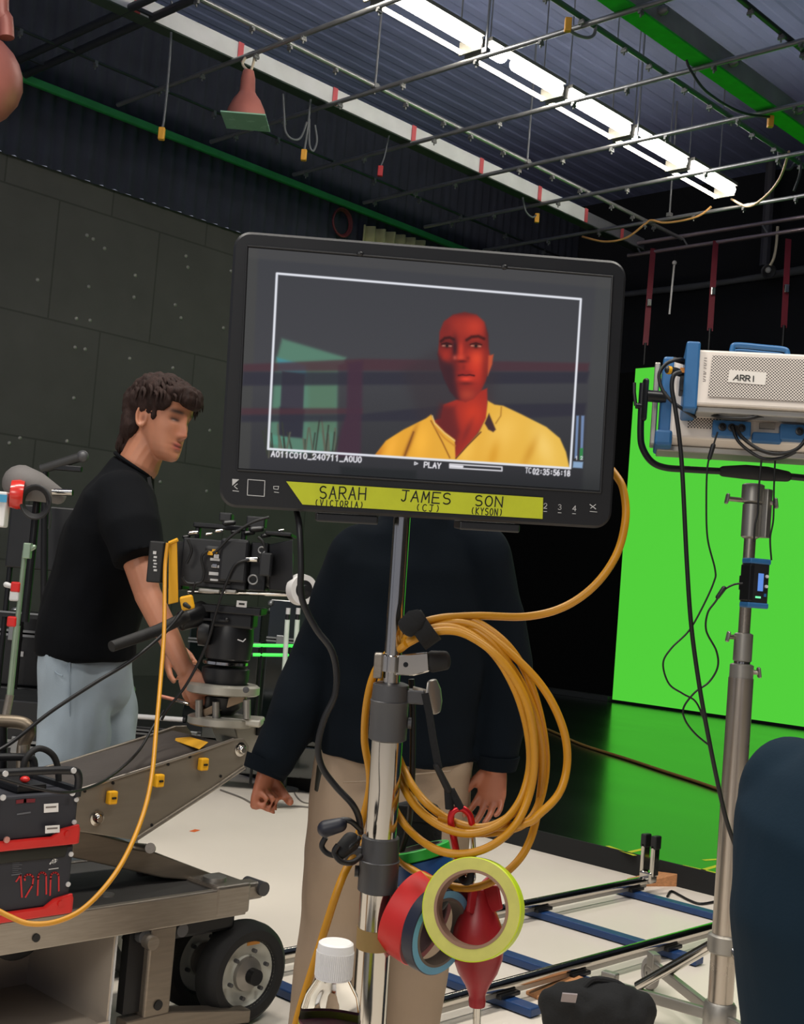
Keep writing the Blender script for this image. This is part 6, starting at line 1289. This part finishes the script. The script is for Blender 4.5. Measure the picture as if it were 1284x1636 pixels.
    # shoes
    for f_ in (fn, ff):
        m2 = MB(); m2.limb([f_ - LAT*.07 - ZED*.02, f_ - LAT*.0, f_ + LAT*.12 - ZED*.022], [(.044, .036), (.05, .045), (.042, .028)], n=18, side=DEP); remesh(m2, 'shoe', .008, 3, .5, o, WHITEP)
    # hair: volume plus locks
    hp = lambda x, y, z: hc + (R*x + F*y + U*z)*s
    mb = MB(); ax3 = (R, F, U)
    E = lambda c, r: mb.ell(hp(*c), tuple(v*s for v in r), ax3, 26, 18)
    E((0, -.018, .078), (.088, .104, .066)); E((0, .052, .088), (.074, .062, .036)); E((0, .084, .072), (.060, .034, .026)); E((0, -.082, .03), (.078, .052, .072)); E((0, -.084, -.04), (.066, .040, .060)); E((0, -.080, -.096), (.060, .042, .054))
    for g_ in (-1, 1): E((g_*.062, -.034, .042), (.026, .066, .046)); E((g_*.066, .030, .050), (.018, .040, .030)); E((g_*.068, .022, .018), (.010, .012, .032)); E((g_*.058, -.066, -.03), (.022, .036, .06))
    def fluff(me):
        n_ = len(me.vertices); co = np.empty(n_*3, np.float32); me.vertices.foreach_get('co', co); co = co.reshape(-1, 3); nr = np.empty(n_*3, np.float32); me.vertices.foreach_get('normal', nr); nr = nr.reshape(-1, 3)
        a = np.array([noise.noise(Vector((float(v[0])*42, float(v[1])*42, float(v[2])*22))) + .6*noise.noise(Vector((float(v[0])*110, float(v[1])*110, float(v[2])*50))) for v in co], np.float32)
        me.vertices.foreach_set('co', (co + nr*(a*.0075)[:, None]).ravel()); me.update()
    HAIRM = mat('dark_brown_hair', (44, 29, 25), .78, spec=.25, var=.35, scale=60, stretch=(1, 1, .35), bump=.35, bscale=170)
    hr = remesh(mb, 'hair', .006, 2, .5, o, HAIRM, fluff)
    rnd = random.Random(3); lk = MB()
    for i in range(230):
        a = rnd.uniform(-math.pi, math.pi); el_ = rnd.uniform(.05, 1.5); x, y = math.cos(el_)*math.sin(a), math.cos(el_)*math.cos(a); z = math.sin(el_)
        p0 = (x*.088, y*.108-.012, .068+z*.072); dx, dy = x, y
        ln = rnd.uniform(.03, .06); side = rnd.uniform(-.5, .5)
        p1 = (p0[0]+dx*.010 - y*side*ln*.4, p0[1]+dy*.010 + x*side*ln*.4 + .3*ln, p0[2]+.004-ln*.35); p2 = (p1[0]+dx*.004 - y*side*ln*.3, p1[1]+dy*.002+.12*ln, p1[2]-ln*.55)
        if p2[1] > .06 and p2[2] < .052: continue
        if abs(p2[0]) > .05 and -.03 < p2[1] < .02 and p2[2] < .03: continue
        lk.tube(spline([hp(*p0), hp(*p1), hp(*p2)], 4), [.0055*s, .006*s, .006*s, .0055*s, .005*s, .0042*s, .0032*s, .002*s, .0006*s], 6)
    for i in range(70):
        a = rnd.uniform(2.1, 4.18); x, y = math.sin(a), math.cos(a); z0_ = rnd.uniform(-.09, .02)
        p0 = (x*.068, y*.098-.01, z0_); p1 = (x*.076, y*.106-.01, z0_-.024); p2 = (x*.07, y*.104-.01, z0_-.05)
        lk.tube(spline([hp(*p0), hp(*p1), hp(*p2)], 4), [.004*s, .005*s, .005*s, .005*s, .0045*s, .004*s, .003*s, .002*s, .0006*s], 6)
    lk.build('hair_locks', HAIRM, hr, smooth=60)
    # lanyard with yellow print
    ln = [J(238, 764, -.06), J(243, 790, -.10), J(247, 820, -.10), J(249, 850, -.10)]
    la = MB().ribbon(spline(ln, 5), .014, -DEP).build('lanyard', BLACKC, o, smooth=0); md = la.modifiers.new('s', 'SOLIDIFY'); md.thickness = .003
    pr = MB(); pr.ribbon([J(241, 794, -.106), J(243, 806, -.106)], .008, -DEP); pr.ribbon([J(246, 830, -.106), J(248, 852, -.106)], .0035, -DEP); pr.ribbon([J(250, 845, -.106), J(251, 858, -.106)], .0035, -DEP); pr.build('lanyard_print', mat('yellow_print', (206, 190, 60), .5), la, smooth=0)
    return o
young_man()

# ---- man seen from behind, his head hidden by the monitor
def back_man():
    D = 3.05; SK = (160, 98, 72); J = lambda x, y, d=0.: P(x, y, D+d)
    mb = MB(); s = 1.0; hc = J(668, 728)
    Fh = (DEP*.96 - LAT*.25).normalized(); F, U, R = head_mb(mb, hc, Fh, ZED, s, 60, 64)
    mb.limb([hc - U*.07 - F*.02, J(662, 842)], [.056, .056], n=16)
    mb.limb([J(660, 890), J(652, 970), J(640, 1090), J(628, 1200)], [(.12, .07), (.15, .10), (.135, .095), (.14, .10)], n=22, side=LAT)
    sl, el, wl = J(566, 893), J(508, 1065, .02), J(428, 1222, -.08); sr, er, wr = J(768, 890), J(800, 1060, .02), J(792, 1222, -.02)
    for a, b, c in ((sl, el, wl), (sr, er, wr)): mb.limb([a, (a+b)/2, b], [.055, .05, .042], n=16); mb.limb([b, b*.6+c*.4, c], [.043, .039, .028], n=16)
    hand_mb(mb, wl, (-ZED*.95 - LAT*.16), (LAT*.95 - DEP*.25), -1, (82, 96, 60), 1.10, .02, (.35, .30), 62)
    hand_mb(mb, wr, (J(782, 1290, -.02)-wr).normalized(), (LAT*-.35 - DEP*.6), 1, ((24, 26, 18), (20, 24, 16), (26, 26, 16), (34, 28, 18)), .98, .30, (.75, .55), 18)
    hl, hr_ = J(572, 1228), J(690, 1222)
    fl = Vector((J(522, 1500).x, J(522, 1500).y, .05)); fr = Vector((J(664, 1500, .12).x, J(664, 1500, .12).y, .05))
    for h_, f_ in ((hl, fl), (hr_, fr)): kn = h_*.52+f_*.48 + DEP*.02; mb.limb([h_, kn, f_+ZED*.05], [.085, .056, .042], n=16); mb.limb([f_-DEP*.05, f_+DEP*.11], [(.04, .03), (.042, .028)], n=14, side=LAT)
    o = remesh(mb, 'person', .0045, 3, .5); o.data.materials.append(skin_mat('tan_skin', SK)); paint_tone(o, SK, head_paint(hc, F, U, R, s, (150, 80, 70), (40, 28, 24)))
    tag(o, 'man in a navy sweatshirt and khaki trousers standing with his back turned behind the monitor', 'person')
    # sweatshirt
    NAVY = mat('dark_navy_fleece', (9, 16, 23), .95, spec=.12, var=.10, scale=5, bump=.08, bscale=220)
    mb = MB()
    mb.limb([J(668, 812), J(664, 838), J(660, 858), J(655, 905), J(650, 1000), J(642, 1110), J(634, 1175), J(632, 1206)], [(.075, .075), (.095, .09), (.165, .10), (.195, .125), (.198, .145), (.198, .155), (.196, .16), (.198, .162)], n=32, side=LAT, flat1=True)
    mb.limb([J(574, 892), J(540, 985, .01), el, J(466, 1150, -.04), J(434, 1215, -.075), J(426, 1232, -.08)], [.078, .078, .078, .070, .058, .048], n=22, flat1=True)
    mb.limb([J(762, 888), J(790, 985, .01), er, J(800, 1150, 0), J(795, 1210, -.02), J(793, 1224, -.02)], [.080, .080, .074, .066, .056, .046], n=22, flat1=True)
    mb.limb([J(596, 872), J(730, 872)], [(.07, .062), (.07, .062)], n=16, side=DEP)
    sw = remesh(mb, 'sweatshirt', .008, 6, .5, o, NAVY, wrinkle(.013, 6.5, 6.5, 5, 9.))
    mb = MB(); c0, c1 = J(430, 1215, -.075), J(421, 1236, -.082); mb.limb([c0, c1], [.058, .052], n=22, flat0=True, flat1=True); mb.build('cuff', NAVY, sw); mb = MB(); mb.limb([J(795, 1206, -.02), J(793, 1228, -.02)], [.055, .048], n=22, flat0=True, flat1=True); mb.build('cuff', NAVY, sw)
    # trousers
    KH = mat('khaki_twill', (150, 131, 111), .85, var=.08, scale=5, bump=.07, bscale=280)
    mb = MB(); mb.limb([J(630, 1210), J(630, 1235), J(630, 1262)], [(.15, .115), (.168, .135), (.170, .14)], n=28, side=LAT)
    for h_, f_, w_ in ((hl, fl, 0), (hr_, fr, 0)):
        kn = h_*.52+f_*.48 + DEP*.02; mb.limb([h_+ZED*.02, h_*.72+f_*.28, kn, f_*.75+kn*.25, f_+ZED*.04], [(.108, .115), (.105, .11), (.088, .098), (.078, .092), (.082, .098)], n=24, side=LAT, flat1=True)
    tr = remesh(mb, 'trousers', .009, 5, .5, o, KH, wrinkle(.011, 8, 8, 4.5, 4.))
    for xs_, ys_ in (((655, 1238), (720, 1232)), ((548, 1250), (600, 1248))):
        MB().tube([J(xs_[0], xs_[1], -.165), J(ys_[0], ys_[1], -.150)], .0022, 6).build('pocket_welt', mat('khaki_seam', (128, 112, 94), .9), tr)
    MB().limb([J(512, 1225, -.06), J(506, 1262, -.06)], [(.012, .006), (.008, .004)], n=12).build('pocket_opening', INK, tr)
    for f_ in (fl, fr):
        m2 = MB(); m2.limb([f_-DEP*.07-ZED*.015, f_, f_+DEP*.14-ZED*.02], [(.044, .036), (.05, .046), (.044, .028)], n=18, side=LAT); remesh(m2, 'shoe', .008, 3, .5, o, WHITEP)
    mb = MB(); mb.ell(hc-F*.014+U*.038, (.090, .112, .100), (R, F, U), 26, 18); mb.ell(hc-F*.06-U*.03, (.06, .045, .05), (R, F, U), 20, 14); remesh(mb, 'hair', .008, 2, .5, o, mat('black_hair', (26, 22, 20), .6, bump=.3, bscale=180), wrinkle(.006, 40, 40, 30))
    return o
back_man()

# ---- person seated at the right edge, only the back of a navy shirt in view
def right_person():
    D = 1.72; J = lambda x, y, d=0.: P(x+87, y+22, D+d); SK = (190, 130, 104)
    mb = MB(); f = (LAT*.72 + DEP*.69).normalized(); sd = f.cross(ZED)
    pel = J(1330, 1690); pel.z = .56
    seat = Vector((pel.x, pel.y, 0)); top = J(1345, 1235); hc = J(1440, 1090)
    head_mb(mb, hc, f, ZED+f*.15, 1., 60, 64); mb.limb([hc-ZED*.09-f*.03, top+f*.01], [.054, .052], n=16)
    mb.limb([top-ZED*.06, J(1325, 1400), pel], [(.11, .06), (.13, .09), (.15, .11)], n=20, side=sd)
    for g_ in (-1, 1):
        a = top + sd*.16*g_ - ZED*.05; b = a - ZED*.27 + f*.06 + sd*.03*g_; c = b + f*.24 - ZED*.04; mb.limb([a, b], [.052, .042], n=14); mb.limb([b, c], [.042, .028], n=14); hand_mb(mb, c, f, -ZED, g_, (22, 26, 20))
        h_ = pel + sd*.09*g_ - ZED*.02; kn = h_ + f*.42 - ZED*.03; ft = Vector((kn.x, kn.y, .06)); mb.limb([h_, kn], [.085, .058], n=14); mb.limb([kn, ft], [.056, .042], n=14); mb.limb([ft-f*.06, ft+f*.12-ZED*.02], [(.042, .034), (.042, .028)], n=12, side=sd)
    o = remesh(mb, 'person', .007, 3); o.data.materials.append(skin_mat('light_skin', SK)); paint_tone(o, SK)
    tag(o, 'seated person in a dark blue shirt, only the rounded back showing at the right edge', 'person')
    TEAL = mat('dark_blue_jersey', (16, 36, 50), .9, spec=.2, var=.08, scale=4, bump=.05, bscale=200)
    mb = MB(); mb.limb([top+ZED*.03, top-ZED*.03-f*.01, J(1312, 1330), J(1302, 1450), J(1308, 1580), pel-ZED*.03], [(.12, .08), (.19, .115), (.205, .15), (.20, .165), (.19, .16), (.19, .16)], n=30, side=sd, flat1=True)
    for g_ in (-1, 1): a = top + sd*.15*g_ - ZED*.03; mb.limb([a, a-ZED*.14+f*.05+sd*.025*g_, a-ZED*.25+f*.08+sd*.03*g_], [.080, .080, .074], n=18)
    remesh(mb, 'shirt', .009, 8, .5, o, TEAL, wrinkle(.008, 6, 6, 5, 2.))
    mb = MB()
    for g_ in (-1, 1):
        h_ = pel + sd*.09*g_ - ZED*.02; kn = h_ + f*.42 - ZED*.03; mb.limb([h_-f*.03, kn+f*.02], [.11, .085], n=18); mb.limb([kn, Vector((kn.x, kn.y, .10))], [.082, .075], n=18, flat1=True)
    remesh(mb, 'trousers', .010, 4, .5, o, mat('dark_trousers', (34, 36, 42), .9))
    mb = MB(); U_ = (ZED+f*.15).normalized(); mb.ell(hc-f*.014+U_*.040, (.094, .116, .102), (sd, f, U_)); remesh(mb, 'hair', .009, 2, .5, o, MATS['black_hair'])
    t = T('stool', 'plain dark stool under the seated person at the right edge', 'stool', seat)
    MB().lathe(Vector((seat.x, seat.y, .365)), ZED, [(0, .15), (.004, .16), (.035, .16), (.04, .15)], n=32).build('seat', BLACKP, t)
    for i in range(4): a = i*math.pi/2+.4; q = Vector((math.cos(a), math.sin(a), 0)); MB().cyl(seat+q*.17, seat+q*.11+ZED*.365, .012, n=12).build('leg', BLACKM, t)
right_person()
# ================================================================== kit behind the dolly
CASE = mat('black_road_case', (24, 25, 27), .38, var=.1); EDGE = mat('case_edge_metal', (150, 152, 152), .35, .8)
def road_case(c, size, label, rot=0., edges=True, latch=True, mt=None, grp='black equipment cases'):
    c = Vector(c); t = T('equipment_case', label, 'case', c, grp); a = Vector((math.cos(rot), math.sin(rot), 0)); b = Vector((-math.sin(rot), math.cos(rot), 0)); w_, d, h = size
    ax = (a, b, ZED); lid = h*.72
    MB().box(c+ZED*lid/2, (w_, d, lid), ax).build('box', mt or CASE, t, smooth=0, bevel=.008); MB().box(c+ZED*(lid+.006+(h-lid-.006)/2), (w_, d, h-lid-.006), ax).build('lid', mt or CASE, t, smooth=0, bevel=.008)
    if edges:
        for zz in (lid-.008, lid+.014): MB().box(c+ZED*zz, (w_+.012, d+.012, .012), ax).build('edge_strip', EDGE, t, smooth=0)
        for i in (-1, 1):
            for j in (-1, 1):
                MB().ell(c+a*i*w_/2*.985+b*j*d/2*.985+ZED*(h*.97), .024, nu=10, nv=8).build('corner', EDGE, t)
    if latch:
        for i in (-.6, .6): MB().box(c+a*i*w_/2-b*(d/2+.006)+ZED*lid, (.07, .014, .07), ax).build('latch', EDGE, t, smooth=0, bevel=.004)
    MB().box(c-b*(d/2+.02)+ZED*lid*.55, (.14, .03, .03), ax).build('handle', BLACKR, t, smooth=0, bevel=.01)
    return t, a, b
RO = math.atan2(LAT.y, LAT.x)
def gnd(x, d, z=0.): q = P(x, 1000, d); return Vector((q.x, q.y, z))
road_case(gnd(95, 6.4), (.75, .5, .62), 'black case at the far left behind the light pole', RO+.1)
c0 = gnd(95, 6.4, .622)
t, a, b = road_case(c0 + LAT*.02, (.62, .42, .36), 'black case stacked on top of the far left case', RO+.05)
MB().box(c0 - DEP*.225 + ZED*.16 - LAT*.13, (.05, .004, .025), (LAT, DEP, ZED)).build('case_label', MARK, t, smooth=0)
road_case(gnd(20, 5.45), (.5, .45, .66), 'black case behind the batteries with a white sticker', RO)
def at_d(x, y, d): return P(x, y, d)
q = P(250, 1150, 8.3); c = Vector((q.x, q.y, .098))
road_case(c, (1.0, .5, q.z-.098-.02), 'long low black case on the stage behind the pale jeans', RO-.05)
t = T('tube_lamp', 'long white tube lamp lying across the low black case', 'lamp', q)
MB().cyl(P(196, 1143, 8.1), P(292, 1150, 8.1), .017, n=14).build('tube', WHITEP, t)
for x, y in ((193, 1143), (295, 1150)): MB().cyl(P(x-2, y, 8.1), P(x+2, y, 8.1), .020, n=14).build('end_cap', BLACKP, t)
# glossy cases on the stage that catch the green light
GLC = mat('glossy_dark_laminate', (18, 26, 24), .12, var=.05, spec=.8, coat=.5)
for x, d, w_, h, lb in ((368, 9.0, .5, .95, 'glossy dark case on the stage behind the dolly head'), (489, 9.0, .5, 1.02, 'taller glossy dark case on the stage beside the sweatshirt sleeve')):
    road_case(gnd(x, d, .098), (w_, .5, h), lb, RO, True, True, GLC, 'glossy cases on the stage')
q = P(434, 1159, 7.5)
road_case(Vector((q.x, q.y, .098)), (.8, .35, q.z-.098-.018), 'low dark case on the stage holding the short white tube', RO, False, False, GLC, 'glossy cases on the stage')
t = T('tube_lamp', 'short white tube lamp lying right of the dolly head', 'lamp', q); MB().cyl(q-LAT*.18, q+LAT*.22, .018, n=14).build('tube', WHITEP, t); MB().cyl(q-LAT*.20, q-LAT*.18, .02, n=14).build('end_cap', BLACKP, t)
GLB = mat('green_reflection_bar', (80, 220, 90), .4, var=0, emit=(60, 225, 80), estr=.8)  # glowing bars stand in for green reflections on the glossy cases
for y in (1031, 1046):
    p0, p1 = P(404, y, 7.0), P(478, y+1, 7.0); t = T('reflection_bar', 'thin glowing bar standing in for a green reflection, %s of the pair by the white tubes' % ('upper' if y < 1040 else 'lower'), 'reflection', p0, 'painted green reflections')
    MB().cyl(p0, p1, .010, n=10).build('bar', GLB, t); MB().cyl(p0, p0-LAT*.03, .012, n=10).build('end_cap', BLACKP, t)  # bar and end cap both belong to the reflection stand-in
    for f in (.2, .8): qq = p0*(1-f)+p1*f; MB().cyl(qq, Vector((qq.x, qq.y, .098)), .006, n=8).build('prop', BLACKM, t)
for x in (458, 474):
    p0, p1 = P(x-4, 1072, 6.9), P(x+1, 990, 6.9); t = T('tube_lamp', 'upright white tube on a dark foot, %s of the pair' % ('left' if x < 465 else 'right'), 'lamp', Vector((p0.x, p0.y, .098)), 'upright white tubes')
    MB().cyl(p0, p1, .014, n=14).build('tube', mat('pale_tube', (214, 226, 216), .4), t); MB().cyl(p0, Vector((p0.x, p0.y, .098)), .012, n=10).build('post', BLACKM, t); MB().lathe(Vector((p0.x, p0.y, .098)), ZED, [(0, .08), (.012, .08), (.016, .02)], n=20).build('foot', BLACKM, t); MB().cyl(p1, p1+ZED*.03, .012, n=10).build('end_cap', BLACKP, t); MB().cyl(p1+ZED*.03, p1+ZED*.065, .013, n=12).build('tip', MARK, t)
# light pole at the far left with its wrapped lamp
base = gnd(8, 4.75); d0 = 4.75
t = T('light_stand', 'slim pale stand with red clamps at the left edge', 'stand', base)
pp = lambda x, y: P(x, y, d0)
PG = mat('pale_green_tube', (150, 170, 148), .35, .6)
MB().cyl(pp(40, 880), pp(26, 1010), .010, n=14).build('riser', PG, t); MB().cyl(pp(27, 1000), pp(15, 1120), .013, n=14).build('riser', PG, t); MB().cyl(pp(16, 1110), base+ZED*.25, .016, n=14).build('riser', STEEL, t)
MB().box(pp(44, 880), (.03, .03, .06), (LAT, DEP, ZED)).build('clamp_head', PG, t, smooth=0, bevel=.004); MB().limb([pp(46, 880), pp(54, 874)], [.008, .010], n=10).build('wing_nut', PG, t)
for x, y, m in ((26, 938, RED), (24, 952, MARK), (20, 993, RED)): MB().box(pp(x, y), (.036, .034, .04), (LAT, DEP, ZED)).build('joint', m, t, smooth=0, bevel=.006)
MB().limb([pp(10, 934), pp(22, 938)], [.011, .009], n=10).build('wing_knob', MARK, t)
for a_ in (0.4, 2.5, 4.6): r = Vector((math.cos(a_), math.sin(a_), 0)); MB().tube([base+ZED*.55, base+r*.34+ZED*.02], .012, 10).build('leg', STEEL, t); MB().ell(base+r*.34+ZED*.015, .016, nu=10, nv=8).build('foot', BLACKR, t)
t = T('rolled_lamp', 'grey wrapped lamp head with a red end on the left equipment', 'lamp', P(60, 830, 5.0))
GW = mat('grey_wrap', (112, 108, 106), .7, bump=.1)
MB().limb([P(34, 772, 5.0), P(60, 778, 5.0), P(92, 792, 5.05)], [(.075, .075), (.06, .06), (.035, .035)], n=20).build('wrap', GW, t)
MB().lathe(P(30, 790, 4.93), LAT*-.9-DEP*.2, [(-.02, .055), (0, .06), (.03, .055), (.035, .03), (.035, .001)], n=24).build('red_end', mat('red_lacquer', (214, 50, 40), .25, coat=.5), t)
MB().box(P(2, 814, 4.9), (.05, .06, .14), (LAT, DEP, ZED)).build('white_panel', WHITEP, t, smooth=0, bevel=.006); MB().box(P(2, 796, 4.86), (.045, .003, .03), (LAT, DEP, ZED)).build('blue_stripe', mat('cyan_stripe', (70, 150, 190), .5), t, smooth=0)
MB().cyl(P(84, 786, 5.0), P(116, 787, 5.0), .014, n=12).build('spigot', CHROME, t); MB().cyl(P(60, 795, 5.05), Vector((P(60, 795, 5.05).x, P(60, 795, 5.05).y, 1.0)), .016, n=12).build('support', BLACKM, t)
t = T('cable_coil', 'black cable coil hanging under the grey wrapped lamp', 'cable', P(58, 800, 4.92)); mb = MB()
for i in range(4):
    mb.tube([P(57 + (19+1.6*i)*math.cos(a*math.pi/12), 802 + (21+1.8*i)*math.sin(a*math.pi/12), 4.92-.008*i) for a in range(25)], .0055, 8, cap=False)
mb.tube(spline([P(76, 800, 4.9), P(80, 825, 4.9), P(78, 845, 4.9)], 5), .0055, 8); mb.build('loops', mat('soft_black', (32, 32, 34)), t)
t = T('boom_arm', 'dark boom arm resting behind the shoulder against the panelled wall', 'stand arm', P(90, 740, 5.6))
MB().tube([P(66, 750, 5.6), P(132, 729, 5.6)], .022, 12).build('tube', mat('dim_grey_metal', (62, 62, 62), .5, .4), t); MB().ell(P(132, 729, 5.6), .028, nu=12, nv=8).build('end_knob', GREYM, t); MB().box(P(108, 748, 5.6), (.13, .03, .025), (LAT, DEP, ZED)).build('bracket', BLACKM, t, smooth=0, bevel=.004)
MB().cyl(P(72, 748, 5.6), gnd(72, 5.6, .9), .016, n=12).build('post', BLACKM, t)
t = T('upright_cart', 'tall black equipment cart behind the young man', 'cart', gnd(80, 5.9)); cc = gnd(84, 5.9)
MB().box(cc+ZED*1.36, (.42, .3, .30), (LAT, DEP, ZED)).build('upper_box', CASE, t, smooth=0, bevel=.008)
for i in (-1, 1):
    for j in (-1, 1): MB().cyl(cc+LAT*.19*i+DEP*.13*j, cc+LAT*.19*i+DEP*.13*j+ZED*1.22, .013, n=10).build('leg', BLACKM, t)
for z in (.99, ): MB().box(cc+ZED*z, (.42, .3, .02), (LAT, DEP, ZED)).build('shelf', CASE, t, smooth=0); MB().box(cc+ZED*(z+.013)-DEP*.152, (.42, .004, .008), (LAT, DEP, ZED)).build('shelf_edge', EDGE, t, smooth=0)
bpy.context.view_layer.update()
